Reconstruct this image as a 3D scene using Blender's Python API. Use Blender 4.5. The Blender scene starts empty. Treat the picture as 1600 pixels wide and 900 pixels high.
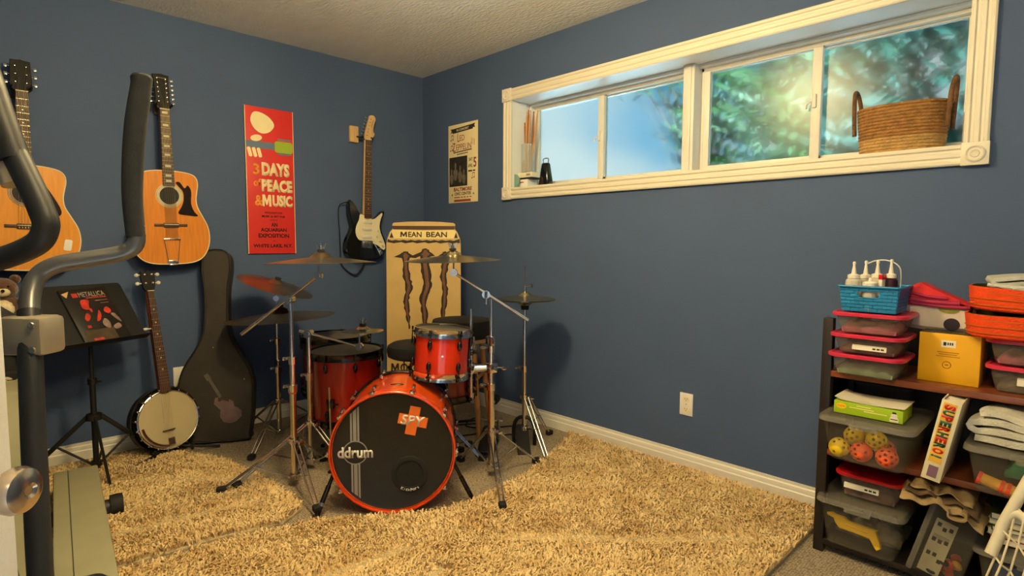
import bpy, bmesh, math, random
import numpy as np
from mathutils import Vector as V, Matrix as Mx, noise as mnoise

random.seed(7)
rng = np.random.default_rng(11)
SC = bpy.context.scene
COL = SC.collection
PI = math.pi
R = math.radians

# ------------------------------------------------------------------ camera, world, light, exposure
YAW, PITCH, ROLL = 2.3674, -0.0773, 0.0047
CAM = V((3.770, -2.698, 1.171))
fw = V((math.cos(YAW) * math.cos(PITCH), math.sin(YAW) * math.cos(PITCH), math.sin(PITCH)))
rt = V((math.sin(YAW), -math.cos(YAW), 0))
up = rt.cross(fw)
rt2 = rt * math.cos(ROLL) + up * math.sin(ROLL)
up2 = -rt * math.sin(ROLL) + up * math.cos(ROLL)
cd = bpy.data.cameras.new('camera')
cam = bpy.data.objects.new('camera', cd)
COL.objects.link(cam)
cm = Mx.Identity(4)
for i in range(3):
    cm[i][0], cm[i][1], cm[i][2], cm[i][3] = rt2[i], up2[i], -fw[i], CAM[i]
cam.matrix_world = cm
cd.sensor_width = 36.0
cd.lens = 892.43 / 1600 * 36
cd.clip_start = 0.02
SC.camera = cam

SC.view_settings.view_transform = 'Standard'
SC.view_settings.look = 'None'
SC.view_settings.gamma = 1.0
SC.view_settings.use_curve_mapping = False
SC.view_settings.exposure = 0.0

LAMP_COL = (1.0, 0.76, 0.36)
LAMP_STRENGTH = 206.0
LAMP2_STRENGTH = 98.0
DOORWAY_FILL_POWER = 12.0
LAMP_AT = (2.18, -1.72, 2.46)
LAMP2_AT = (3.50, -2.20, 2.46)
SKY_STRENGTH = 0.85
SUN_STRENGTH = 44.0

wd = bpy.data.worlds.new('sky')
SC.world = wd
wd.use_nodes = True
wn = wd.node_tree.nodes
wl = wd.node_tree.links
wn.clear()
wo = wn.new('ShaderNodeOutputWorld')
wb = wn.new('ShaderNodeBackground')
wt = wn.new('ShaderNodeTexCoord')
wz = wn.new('ShaderNodeTexNoise')
wz.inputs['Scale'].default_value = 5.0
wz.inputs['Detail'].default_value = 5.0
wr = wn.new('ShaderNodeValToRGB')
wr.color_ramp.elements[0].position = 0.37
wr.color_ramp.elements[0].color = (0.05, 0.47, 0.82, 1)
wr.color_ramp.elements[1].position = 0.53
wr.color_ramp.elements[1].color = (0.85, 1.0, 1.0, 1)
wl.new(wt.outputs['Generated'], wz.inputs['Vector'])
wl.new(wz.outputs['Fac'], wr.inputs['Fac'])
wl.new(wr.outputs['Color'], wb.inputs['Color'])
wb.inputs['Strength'].default_value = SKY_STRENGTH
wl.new(wb.outputs['Background'], wo.inputs['Surface'])

# sun from behind the house: lights the ground and planting outside, never enters the room
sl = bpy.data.lights.new('sun', 'SUN')
sl.energy = SUN_STRENGTH
sl.color = (0.66, 0.88, 1.0)
sl.angle = R(2)
so = bpy.data.objects.new('sun', sl)
COL.objects.link(so)
so.rotation_euler = V((0.25, 0.60, -1.0)).to_track_quat('-Z', 'Y').to_euler()

# added fill light, no known lamp, shining through the doorway behind the camera
hl = bpy.data.lights.new('doorway_fill', 'AREA')
hl.shape = 'DISK'
hl.size = 0.5
hl.energy = DOORWAY_FILL_POWER
hl.color = (1.0, 0.70, 0.33)
ho = bpy.data.objects.new('doorway_fill', hl)
COL.objects.link(ho)
ho.location = (3.95, -3.62, 2.30)
ho.rotation_euler = V((-0.18, 0.72, -0.75)).to_track_quat('-Z', 'Y').to_euler()


# ------------------------------------------------------------------ materials
def lin(c):
    c = c / 255.0
    return c / 12.92 if c <= 0.04045 else ((c + 0.055) / 1.055) ** 2.4


def rgb(r, g, b):
    return (lin(r), lin(g), lin(b), 1.0)


def P(name, col, rough=0.5, metal=0.0, spec=0.5, trans=0.0, ior=1.45, coat=0.0,
      noise=0.0, nscale=8.0, stretch=(1, 1, 1), bump=0.0, bscale=60.0, col2=None, detail=4.0, sheen=0.0):
    m = bpy.data.materials.new(name)
    m.use_nodes = True
    nt = m.node_tree
    b = nt.nodes['Principled BSDF']
    b.inputs['Base Color'].default_value = col
    b.inputs['Roughness'].default_value = rough
    b.inputs['Metallic'].default_value = metal
    b.inputs['Specular IOR Level'].default_value = spec
    b.inputs['Transmission Weight'].default_value = trans
    b.inputs['IOR'].default_value = ior
    b.inputs['Coat Weight'].default_value = coat
    b.inputs['Coat Roughness'].default_value = 0.08
    b.inputs['Sheen Weight'].default_value = sheen
    if noise or col2 or bump:
        tc = nt.nodes.new('ShaderNodeTexCoord')
        mp = nt.nodes.new('ShaderNodeMapping')
        mp.inputs['Scale'].default_value = stretch
        nt.links.new(tc.outputs['Object'], mp.inputs['Vector'])
    if noise or col2:
        nz = nt.nodes.new('ShaderNodeTexNoise')
        nz.inputs['Scale'].default_value = nscale
        nz.inputs['Detail'].default_value = detail
        nt.links.new(mp.outputs['Vector'], nz.inputs['Vector'])
        rp = nt.nodes.new('ShaderNodeValToRGB')
        c2 = col2 or tuple(max(0, c * (1 - noise)) for c in col[:3]) + (1,)
        c1 = col if col2 else tuple(min(1, c * (1 + noise)) for c in col[:3]) + (1,)
        rp.color_ramp.elements[0].color = c2
        rp.color_ramp.elements[1].color = c1
        rp.color_ramp.elements[0].position = 0.32
        rp.color_ramp.elements[1].position = 0.68
        nt.links.new(nz.outputs['Fac'], rp.inputs['Fac'])
        nt.links.new(rp.outputs['Color'], b.inputs['Base Color'])
    if bump:
        n2 = nt.nodes.new('ShaderNodeTexNoise')
        n2.inputs['Scale'].default_value = bscale
        n2.inputs['Detail'].default_value = 3.0
        nt.links.new(mp.outputs['Vector'], n2.inputs['Vector'])
        bp = nt.nodes.new('ShaderNodeBump')
        bp.inputs['Strength'].default_value = bump
        bp.inputs['Distance'].default_value = 0.01
        nt.links.new(n2.outputs['Fac'], bp.inputs['Height'])
        nt.links.new(bp.outputs['Normal'], b.inputs['Normal'])
    return m


def clear_mat(name, tint, body, fac, rough=0.25):
    """translucent plastic: a see-through sheet with a milky body"""
    m = bpy.data.materials.new(name)
    m.use_nodes = True
    nt = m.node_tree
    b = nt.nodes['Principled BSDF']
    b.inputs['Base Color'].default_value = body
    b.inputs['Roughness'].default_value = rough
    t = nt.nodes.new('ShaderNodeBsdfTransparent')
    t.inputs['Color'].default_value = tint
    mx = nt.nodes.new('ShaderNodeMixShader')
    mx.inputs['Fac'].default_value = fac
    nt.links.new(t.outputs[0], mx.inputs[1])
    nt.links.new(b.outputs[0], mx.inputs[2])
    nt.links.new(mx.outputs[0], nt.nodes['Material Output'].inputs['Surface'])
    return m


def emit_mat(name, col, strength):
    m = bpy.data.materials.new(name)
    m.use_nodes = True
    nt = m.node_tree
    nt.nodes.clear()
    e = nt.nodes.new('ShaderNodeEmission')
    e.inputs['Color'].default_value = (*col, 1)
    e.inputs['Strength'].default_value = strength
    o = nt.nodes.new('ShaderNodeOutputMaterial')
    nt.links.new(e.outputs[0], o.inputs['Surface'])
    return m


def frosted_mat():
    """frosted film on window glass: part clear, part scattering, soft gloss on the room side"""
    m = bpy.data.materials.new('frosted_glass')
    m.use_nodes = True
    nt = m.node_tree
    nt.nodes.clear()
    t = nt.nodes.new('ShaderNodeBsdfTransparent')
    t.inputs['Color'].default_value = (0.95, 1.0, 1.0, 1)
    rf = nt.nodes.new('ShaderNodeBsdfRefraction')
    rf.inputs['Roughness'].default_value = 0.32
    rf.inputs['IOR'].default_value = 1.15
    rf.inputs['Color'].default_value = (0.95, 1.0, 1.0, 1)
    g = nt.nodes.new('ShaderNodeBsdfGlossy')
    g.distribution = 'BECKMANN'
    g.inputs['Roughness'].default_value = 0.27
    m1 = nt.nodes.new('ShaderNodeMixShader')
    m1.inputs['Fac'].default_value = 0.55
    nt.links.new(t.outputs[0], m1.inputs[1])
    nt.links.new(rf.outputs[0], m1.inputs[2])
    m2 = nt.nodes.new('ShaderNodeMixShader')
    m2.inputs['Fac'].default_value = 0.022
    nt.links.new(m1.outputs[0], m2.inputs[1])
    nt.links.new(g.outputs[0], m2.inputs[2])
    o = nt.nodes.new('ShaderNodeOutputMaterial')
    nt.links.new(m2.outputs[0], o.inputs['Surface'])
    return m


def weave_mat(name, c1, c2, scale, bump):
    """looped berber: two crossed wave patterns"""
    m = bpy.data.materials.new(name)
    m.use_nodes = True
    nt = m.node_tree
    b = nt.nodes['Principled BSDF']
    b.inputs['Roughness'].default_value = 0.95
    b.inputs['Specular IOR Level'].default_value = 0.1
    tc = nt.nodes.new('ShaderNodeTexCoord')
    vo = nt.nodes.new('ShaderNodeTexVoronoi')
    vo.inputs['Scale'].default_value = scale
    vo.inputs['Randomness'].default_value = 0.45
    nt.links.new(tc.outputs['Object'], vo.inputs['Vector'])
    rp = nt.nodes.new('ShaderNodeValToRGB')
    rp.color_ramp.elements[0].color = c1
    rp.color_ramp.elements[1].color = c2
    rp.color_ramp.elements[1].position = 0.75
    nt.links.new(vo.outputs['Distance'], rp.inputs['Fac'])
    nt.links.new(rp.outputs['Color'], b.inputs['Base Color'])
    bp = nt.nodes.new('ShaderNodeBump')
    bp.inputs['Strength'].default_value = bump
    bp.inputs['Distance'].default_value = 0.006
    bp.invert = True
    nt.links.new(vo.outputs['Distance'], bp.inputs['Height'])
    nt.links.new(bp.outputs['Normal'], b.inputs['Normal'])
    return m


M = {}
M['wall'] = P('navy_wall_paint', rgb(72, 90, 126), 0.72, spec=0.3, noise=0.03, nscale=3, bump=0.12, bscale=220)
M['ceil'] = P('textured_ceiling', rgb(238, 238, 238), 0.9, spec=0.1, noise=0.03, nscale=6, stretch=(1, 2.4, 1), bump=1.0, bscale=30)
M['trim'] = P('white_gloss_trim', rgb(238, 234, 224), 0.38, noise=0.02, nscale=10)
M['jamb'] = P('white_jamb', rgb(232, 234, 234), 0.45, noise=0.02, nscale=10)
M['vinyl'] = P('cream_vinyl', rgb(226, 222, 212), 0.4, noise=0.02, nscale=14)
M['berber'] = weave_mat('berber_carpet', rgb(196, 182, 160), rgb(120, 106, 88), 110, 0.9)
M['rugbase'] = P('rug_backing', rgb(190, 172, 138), 0.95, spec=0.05, noise=0.15, nscale=30)
M['pile'] = P('shag_pile', rgb(248, 222, 170), 0.85, spec=0.1, col2=rgb(216, 182, 126), nscale=9, detail=6, sheen=0.2)
M['strip'] = P('orange_wood_strip', rgb(196, 118, 60), 0.5, noise=0.15, nscale=14, stretch=(0.2, 1, 1))
M['frost'] = frosted_mat()
M['lampglass'] = emit_mat('lamp_glow', LAMP_COL, LAMP_STRENGTH)
M['lampglass2'] = emit_mat('second_lamp_glow', LAMP_COL, LAMP2_STRENGTH)
M['chrome'] = P('chrome', rgb(215, 212, 208), 0.16, 1.0, noise=0.03, nscale=20)
M['steel'] = P('brushed_steel', rgb(190, 184, 176), 0.30, 1.0, noise=0.04, nscale=30)
M['nickel'] = P('satin_nickel', rgb(196, 180, 164), 0.24, 1.0, noise=0.04, nscale=30)
M['blackmetal'] = P('black_metal', rgb(17, 17, 19), 0.55, 0.0, noise=0.1, nscale=30)
M['rubber'] = P('black_rubber', rgb(22, 22, 23), 0.75, noise=0.1, nscale=30)
M['foam'] = P('black_foam', rgb(40, 41, 44), 0.85, noise=0.15, nscale=60, bump=0.12, bscale=300)
M['bronze'] = P('cymbal_bronze', rgb(206, 190, 146), 0.27, 1.0, noise=0.12, nscale=14)
M['bronze_red'] = P('aged_cymbal_bronze', rgb(164, 142, 108), 0.33, 1.0, noise=0.2, nscale=6)
M['orange_shell'] = P('orange_lacquer_shell', rgb(236, 82, 12), 0.22, coat=0.6, noise=0.22, nscale=9, stretch=(1, 1, 0.25))
M['tom_shell'] = P('red_orange_lacquer_shell', rgb(196, 44, 14), 0.22, coat=0.6, noise=0.22, nscale=9, stretch=(1, 1, 0.25))
M['casing'] = P('darkened_trim_paint', rgb(226, 219, 203), 0.38, noise=0.02, nscale=10)  # same paint as the trim, colour darkened to offset the strong lamplight here
M['red_shell'] = P('dark_red_lacquer_shell', rgb(126, 20, 11), 0.25, coat=0.5, noise=0.25, nscale=9, stretch=(1, 1, 0.25))
M['hoop_orange'] = P('orange_wood_hoop', rgb(222, 70, 22), 0.28, coat=0.4, noise=0.1, nscale=12)
M['blackhead'] = P('black_drum_head', rgb(30, 29, 28), 0.50, noise=0.12, nscale=20)
M['coated'] = P('coated_drum_head', rgb(92, 86, 76), 0.5, noise=0.08, nscale=14)
M['dkchrome'] = P('black_nickel', rgb(70, 68, 66), 0.25, 1.0, noise=0.05, nscale=30)
M['white'] = P('white_paint', rgb(236, 234, 228), 0.5, noise=0.02, nscale=20)
M['grey_print'] = P('grey_print', rgb(150, 148, 144), 0.55, noise=0.03, nscale=20)
M['orange_print'] = P('orange_sticker', rgb(240, 116, 30), 0.5, noise=0.03, nscale=20)
M['blackprint'] = P('black_print', rgb(24, 22, 22), 0.6, noise=0.05, nscale=20)
M['maple'] = P('maple_neck', rgb(214, 176, 122), 0.35, noise=0.12, nscale=12, stretch=(6, 1, 6))
M['spruce'] = P('amber_spruce_top', rgb(216, 134, 46), 0.28, coat=0.5, noise=0.10, nscale=30, stretch=(3, 0.25, 1))
M['spruce2'] = P('golden_spruce_top', rgb(228, 152, 48), 0.28, coat=0.5, noise=0.08, nscale=30, stretch=(3, 0.25, 1))
M['mahog'] = P('mahogany', rgb(96, 46, 24), 0.35, coat=0.3, noise=0.15, nscale=20, stretch=(4, 0.5, 4))
M['rosewood'] = P('rosewood', rgb(72, 46, 32), 0.45, noise=0.2, nscale=26, stretch=(4, 0.4, 4))
M['ebony'] = P('dark_headstock', rgb(22, 18, 16), 0.5, spec=0.3, noise=0.1, nscale=20)
M['ivory'] = P('ivory_plastic', rgb(236, 226, 192), 0.35, noise=0.03, nscale=20)
M['pearl'] = P('pearl_inlay', rgb(230, 226, 214), 0.3, noise=0.05, nscale=40)
M['blackgloss'] = P('black_gloss', rgb(14, 14, 15), 0.12, coat=0.8, noise=0.05, nscale=20)
M['tort'] = P('dark_pickguard', rgb(34, 22, 18), 0.2, noise=0.3, nscale=26)
M['string'] = P('string_steel', rgb(200, 190, 160), 0.3, 1.0, noise=0.03, nscale=30)


# ------------------------------------------------------------------ mesh builder
def frame(o, u, v):
    u = V(u).normalized()
    v = V(v)
    v = (v - u * v.dot(u)).normalized()
    w = u.cross(v)
    m = Mx.Identity(4)
    for i in range(3):
        m[i][0], m[i][1], m[i][2], m[i][3] = u[i], v[i], w[i], o[i]
    return m


def T(x, y, z):
    return Mx.Translation((x, y, z))


def rz(a):
    return Mx.Rotation(R(a), 4, 'Z')


def rx(a):
    return Mx.Rotation(R(a), 4, 'X')


def ry(a):
    return Mx.Rotation(R(a), 4, 'Y')


def catmull(pts, k=6):
    pts = [V(p) for p in pts]
    out = []
    n = len(pts)
    for i in range(n - 1):
        p0, p1, p2, p3 = pts[max(i - 1, 0)], pts[i], pts[i + 1], pts[min(i + 2, n - 1)]
        for j in range(k):
            t = j / k
            out.append(0.5 * ((2 * p1) + (p2 - p0) * t + (2 * p0 - 5 * p1 + 4 * p2 - p3) * t * t + (3 * p1 - p0 - 3 * p2 + p3) * t ** 3))
    out.append(pts[-1])
    return out


def closed_smooth(poly, k=5):
    n = len(poly)
    out = []
    P_ = [V((p[0], p[1], 0)) for p in poly]
    for i in range(n):
        p0, p1, p2, p3 = P_[i - 1], P_[i], P_[(i + 1) % n], P_[(i + 2) % n]
        for j in range(k):
            t = j / k
            q = 0.5 * ((2 * p1) + (p2 - p0) * t + (2 * p0 - 5 * p1 + 4 * p2 - p3) * t * t + (3 * p1 - p0 - 3 * p2 + p3) * t ** 3)
            out.append((q.x, q.y))
    return out


def rrect(w, d, r, n=5):
    out = []
    for cx, cy, a0 in ((w / 2 - r, d / 2 - r, 0), (-w / 2 + r, d / 2 - r, 90), (-w / 2 + r, -d / 2 + r, 180), (w / 2 - r, -d / 2 + r, 270)):
        for i in range(n + 1):
            a = R(a0 + 90 * i / n)
            out.append((cx + r * math.cos(a), cy + r * math.sin(a)))
    return out


def ellipse(a, b, n=32, cx=0, cy=0):
    return [(cx + a * math.cos(2 * PI * i / n), cy + b * math.sin(2 * PI * i / n)) for i in range(n)]


class MB:
    def __init__(s, xf=None):
        s.v, s.f = [], []
        s.xf = xf if xf is not None else Mx.Identity(4)

    def add(s, vs, fs, xf=None):
        m = s.xf @ xf if xf is not None else s.xf
        o = len(s.v)
        s.v += [m @ V(p) for p in vs]
        s.f += [tuple(i + o for i in f) for f in fs]
        return s

    def box(s, c, size, b=0.0, xf=None, seg=2):
        bm = bmesh.new()
        bmesh.ops.create_cube(bm, size=1.0)
        for v in bm.verts:
            v.co = V((v.co.x * size[0], v.co.y * size[1], v.co.z * size[2])) + V(c)
        if b > 0:
            b = min(b, min(size) * 0.45)
            bmesh.ops.bevel(bm, geom=bm.edges[:], offset=b, segments=seg, affect='EDGES', profile=0.5)
        bm.verts.index_update()
        s.add([v.co.copy() for v in bm.verts], [[v.index for v in f.verts] for f in bm.faces], xf)
        bm.free()
        return s

    def box2(s, lo, hi, b=0.0, xf=None):
        lo, hi = V(lo), V(hi)
        return s.box((lo + hi) / 2, hi - lo, b, xf)

    def rings(s, rings, close=True, cap0=True, cap1=True, xf=None, loop=False):
        n = len(rings[0])
        vs = [p for r in rings for p in r]
        fs = []
        m = len(rings)
        for i in range(m if loop else m - 1):
            a, b = i * n, ((i + 1) % m) * n
            for j in range(n if close else n - 1):
                k = (j + 1) % n
                fs.append((a + j, a + k, b + k, b + j))
        if not loop:
            if cap0:
                fs.append(tuple(reversed(range(n))))
            if cap1:
                fs.append(tuple((m - 1) * n + j for j in range(n)))
        return s.add(vs, fs, xf)

    def tube(s, pts, r, n=10, smooth=0, xf=None, loop=False, flat=None):
        pts = catmull(pts, smooth) if smooth else [V(p) for p in pts]
        m = len(pts)
        rad = r if isinstance(r, (list, tuple)) else None
        rs = []
        prev = None
        for i, p in enumerate(pts):
            if loop:
                t = (pts[(i + 1) % m] - pts[i - 1]).normalized()
            else:
                t = (pts[min(i + 1, m - 1)] - pts[max(i - 1, 0)]).normalized()
            if prev is None:
                a = V((0, 0, 1)) if abs(t.z) < 0.9 else V((1, 0, 0))
                nn = (a - t * a.dot(t)).normalized()
            else:
                nn = (prev - t * prev.dot(t)).normalized()
            prev = nn
            bb = t.cross(nn)
            if rad:
                x = i / (m - 1) * (len(rad) - 1)
                k = min(int(x), len(rad) - 2)
                ri = rad[k] + (rad[k + 1] - rad[k]) * (x - k)
            else:
                ri = r
            fl = flat if flat else 1.0
            rs.append([p + nn * (ri * math.cos(2 * PI * j / n)) + bb * (ri * fl * math.sin(2 * PI * j / n)) for j in range(n)])
        return s.rings(rs, xf=xf, loop=loop)

    def rod(s, a, b, r, r2=None, n=12, xf=None):
        return s.tube([a, b], [r, r if r2 is None else r2], n, xf=xf)

    def lathe(s, prof, n=32, xf=None):
        """profile of (radius, z), turned about local z"""
        rs = []
        for (r, z) in prof:
            rs.append([V((max(r, 1e-5) * math.cos(2 * PI * j / n), max(r, 1e-5) * math.sin(2 * PI * j / n), z)) for j in range(n)])
        if prof[0] == prof[-1]:
            return s.rings(rs[:-1], xf=xf, loop=True)
        hollow = prof[0][0] > 0.004 and prof[-1][0] > 0.004 and abs(prof[0][1] - prof[-1][1]) < 0.5 and prof[0] != prof[-1]
        if hollow:
            return s.rings(rs, xf=xf, loop=True)
        return s.rings(rs, xf=xf)

    def prism(s, poly, w0, w1, ch=0.0, xf=None):
        """outline in (u, v) given thickness along w; ch softens the front rim"""
        ar = sum(poly[i - 1][0] * poly[i][1] - poly[i][0] * poly[i - 1][1] for i in range(len(poly)))
        if ar < 0:
            poly = poly[::-1]
        rs = [[V((p[0], p[1], w0)) for p in poly]]
        if ch > 0:
            rs.append([V((p[0], p[1], w1 - ch)) for p in poly])
            n = len(poly)
            ins = []
            for i in range(n):
                e = V(poly[(i + 1) % n]) - V(poly[i - 1])
                nr = V((-e.y, e.x))
                nr = nr.normalized() if nr.length > 1e-9 else V((0, 0))
                ins.append(V((poly[i][0] + nr.x * ch, poly[i][1] + nr.y * ch, w1)))
            rs.append(ins)
        else:
            rs.append([V((p[0], p[1], w1)) for p in poly])
        return s.rings(rs, xf=xf)

    def ball(s, c, r, sc=(1, 1, 1), n=16, xf=None):
        rs = []
        h = n // 2
        for i in range(h + 1):
            a = PI * i / h
            q = max(math.sin(a), 1e-4)
            rs.append([V((c[0] + r * sc[0] * q * math.cos(2 * PI * j / n), c[1] + r * sc[1] * q * math.sin(2 * PI * j / n), c[2] - r * sc[2] * math.cos(a))) for j in range(n)])
        return s.rings(rs, xf=xf)

    def torus(s, c, R_, r, n=32, m=8, xf=None, ax=(1, 1)):
        pts = [V((c[0] + R_ * ax[0] * math.cos(2 * PI * i / n), c[1] + R_ * ax[1] * math.sin(2 * PI * i / n), c[2])) for i in range(n)]
        return s.tube(pts, r, m, xf=xf, loop=True)

    def tub(s, w, d, h, r, taper, wall, xf=None, rim=0.0):
        """open tapered tub with rounded corners, bottom at z = 0"""
        def ring(k, ins, z):
            return [V((p[0], p[1], z)) for p in rrect(w - 2 * taper * (1 - k) - 2 * ins, d - 2 * taper * (1 - k) - 2 * ins, max(r - ins, 0.004))]
        rs = [ring(0.0, 0.004, 0), ring(0.02, 0, 0.004), ring(0.5, 0, h * 0.5), ring(0.97, 0, h - rim)]
        if rim:
            rs += [ring(0.98, -rim * 0.6, h - rim), ring(1, -rim * 0.6, h), ring(1, wall, h)]
        else:
            rs += [ring(1, 0, h), ring(1, wall, h)]
        rs += [ring(0.5, wall, h * 0.5), ring(0.03, wall, wall + 0.003), ring(0.0, wall + 0.006, wall)]
        return s.rings(rs, xf=xf)

    def build(s, name, mat, parent=None, ang=35, smooth=True):
        me = bpy.data.meshes.new(name)
        me.from_pydata([tuple(p) for p in s.v], [], s.f)
        bm = bmesh.new()
        bm.from_mesh(me)
        bmesh.ops.recalc_face_normals(bm, faces=bm.faces[:])
        bm.to_mesh(me)
        bm.free()
        if smooth:
            me.polygons.foreach_set('use_smooth', [True] * len(me.polygons))
            me.set_sharp_from_angle(angle=R(ang))
        if mat is not None:
            me.materials.append(M[mat] if isinstance(mat, str) else mat)
        o = bpy.data.objects.new(name, me)
        COL.objects.link(o)
        if parent is not None:
            o.parent = parent
        return o


def tag(o, label, cat, group=None):
    o['label'] = label
    o['category'] = cat
    if group:
        o['group'] = group
    return o


def thing(name, label, cat, F=None, group=None):
    o = bpy.data.objects.new(name, None)
    o.empty_display_size = 0.05
    COL.objects.link(o)
    if F is not None:
        if not isinstance(F, Mx):
            F = T(*F)
        o.location = F.to_translation()
        o.rotation_euler = F.to_euler()
    return tag(o, label, cat, group)


def place(o, F):
    if not isinstance(F, Mx):
        F = T(*F)
    o.location = F.to_translation()
    o.rotation_euler = F.to_euler()
    return o


def dup(src, F, label, group=None):
    r = src.copy()
    COL.objects.link(r)
    place(r, F)
    r['label'] = label
    if group:
        r['group'] = group
    for ch in src.children:
        c = ch.copy()
        COL.objects.link(c)
        c.parent = r
        for g in ch.children:
            d = g.copy()
            COL.objects.link(d)
            d.parent = c
    return r


def struct(o):
    o['kind'] = 'structure'
    return o


def text(txt, mat, parent, xf, width=None, height=None, bold=0.0, ext=0.0004, align='CENTER', name='lettering', shear=0.0, spacing=1.0):
    """lettering as mesh: local x right, y up, centred on xf; scaled to width and/or height"""
    cu = bpy.data.curves.new(name, 'FONT')
    cu.body = txt
    cu.align_x = align
    cu.align_y = 'CENTER'
    cu.size = 1.0
    cu.offset = bold
    cu.shear = shear
    cu.space_character = spacing
    cu.resolution_u = 3
    tmp = bpy.data.objects.new('tmp', cu)
    COL.objects.link(tmp)
    dg = bpy.context.evaluated_depsgraph_get()
    me = bpy.data.meshes.new_from_object(tmp.evaluated_get(dg))
    bpy.data.objects.remove(tmp)
    bpy.data.curves.remove(cu)
    n = len(me.vertices)
    co = np.empty(n * 3)
    me.vertices.foreach_get('co', co)
    co = co.reshape(-1, 3)
    lo, hi = co.min(0), co.max(0)
    c = (lo + hi) / 2
    w, h = hi[0] - lo[0], hi[1] - lo[1]
    sx = width / w if width else None
    sy = height / h if height else None
    if sx is None:
        sx = sy
    if sy is None:
        sy = sx
    if align == 'LEFT':
        c[0] = lo[0]
    co = (co - c) * np.array([sx, sy, 0])
    me.vertices.foreach_set('co', co.ravel())
    bm = bmesh.new()
    bm.from_mesh(me)
    r = bmesh.ops.extrude_face_region(bm, geom=bm.faces[:])
    for e in r['geom']:
        if isinstance(e, bmesh.types.BMVert):
            e.co.z += ext
    bmesh.ops.recalc_face_normals(bm, faces=bm.faces[:])
    bm.to_mesh(me)
    bm.free()
    me.transform(xf)
    me.materials.clear()
    me.materials.append(M[mat] if isinstance(mat, str) else mat)
    o = bpy.data.objects.new(name, me)
    COL.objects.link(o)
    if parent is not None:
        o.parent = parent
    return o


def letter_m(mat, parent, xf, w, h, ext=0.0005, wt=0.26):
    """a heavy capital M drawn as one outline"""
    q = [(0, 0), (0.03, 1), (wt + 0.04, 1), (0.5, 0.50), (0.96 - wt, 1), (0.97, 1), (1, 0), (1 - wt * 0.9, 0), (0.985 - wt, 0.56), (0.57, 0.12), (0.43, 0.12), (wt + 0.015, 0.56), (wt * 0.9, 0)]
    m = MB()
    m.prism([((a - 0.5) * w, (b_ - 0.5) * h) for a, b_ in q], 0, ext, xf=xf)
    return m.build('lettering', mat, parent)

# ------------------------------------------------------------------ room shell
H = 2.46
RX, RY = 4.45, -3.25            # far end of the window wall, wall behind the camera
WX0, WX1, WZ0, WZ1 = 1.005, 3.408, 1.540, 2.118   # window opening


def LW(y, z, x=0.0):
    return frame((x, y, z), (0, 1, 0), (0, 0, 1))


def RW(x, z, y=0.0):
    return frame((x, y, z), (1, 0, 0), (0, 0, 1))


b = MB()
b.box2((-0.2, -4.6, -0.1), (RX + 0.2, 0.3, 0.0))
struct(b.build('floor', 'berber', smooth=False))
b = MB()
b.box2((-0.2, RY - 0.2, H), (RX + 0.2, 0.3, H + 0.1))
struct(b.build('ceiling', 'ceil', smooth=False))
b = MB()
b.box2((-0.15, RY - 0.15, 0), (0, 0.27, H))
struct(b.build('wall_left', 'wall', smooth=False))
b = MB()
j = 0.0125
b.box2((0, 0, 0), (WX0 - j, 0.27, H))
b.box2((WX1 + j, 0, 0), (RX, 0.27, H))
b.box2((WX0 - j, 0, 0), (WX1 + j, 0.27, WZ0 - j))
b.box2((WX0 - j, 0, WZ1 + j), (WX1 + j, 0.27, H))
struct(b.build('wall_right', 'wall', smooth=False))
b = MB()
b.box2((RX, RY - 0.15, 0), (RX + 0.15, 0.27, H))
struct(b.build('wall_far', 'wall', smooth=False))
b = MB()
b.box2((0, RY - 0.15, 0), (3.45, RY, H))
b.box2((4.27, RY - 0.15, 0), (RX, RY, H))
b.box2((3.45, RY - 0.15, 2.06), (4.27, RY, H))
struct(b.build('wall_back', 'wall', smooth=False))


def base_prof(h):
    return [(0, 0), (0.016, 0), (0.016, h * 0.52), (0.012, h * 0.58), (0.0125, h * 0.66), (0.010, h * 0.80), (0.006, h * 0.86), (0.006, h), (0, h)]


BH = 0.092


def skirting(name, a, bb, nrm):
    a, bb, nrm = V(a), V(bb), V(nrm)
    rs = []
    for p in (a, bb):
        rs.append([p + nrm * q[0] + V((0, 0, q[1])) for q in base_prof(BH)])
    m = MB()
    m.rings(rs)
    struct(m.build(name, 'trim', ang=20))


skirting('baseboard_left', (0, RY, 0), (0, 0, 0), (1, 0, 0))
skirting('baseboard_right', (0, 0, 0), (RX, 0, 0), (0, -1, 0))
skirting('baseboard_back', (0, RY, 0), (3.38, RY, 0), (0, 1, 0))
m = MB()
m.box2((2.0, -0.028, 0.0), (3.30, -0.0165, 0.013), 0.002)
struct(m.build('trim_5', 'strip'))

# window surround: fluted casing with bullseye corner blocks
TW = 0.075


def casing(name, x0, z0, x1, z1, horiz):
    m = MB()
    prof = [(0.0, 0.0), (0.0, 0.016), (0.006, 0.020), (0.014, 0.020), (0.019, 0.013), (0.026, 0.013), (0.031, 0.019), (0.044, 0.019), (0.049, 0.013), (0.056, 0.013), (0.061, 0.020), (0.069, 0.020), (0.075, 0.016), (0.075, 0.0)]
    rs = []
    if horiz:
        for x in (x0, x1):
            rs.append([V((x, -d, z0 + t)) for t, d in prof])
    else:
        for z in (z0, z1):
            rs.append([V((x0 + t, -d, z)) for t, d in prof])
    m.rings(rs)
    return struct(m.build(name, 'casing', ang=20))


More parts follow.
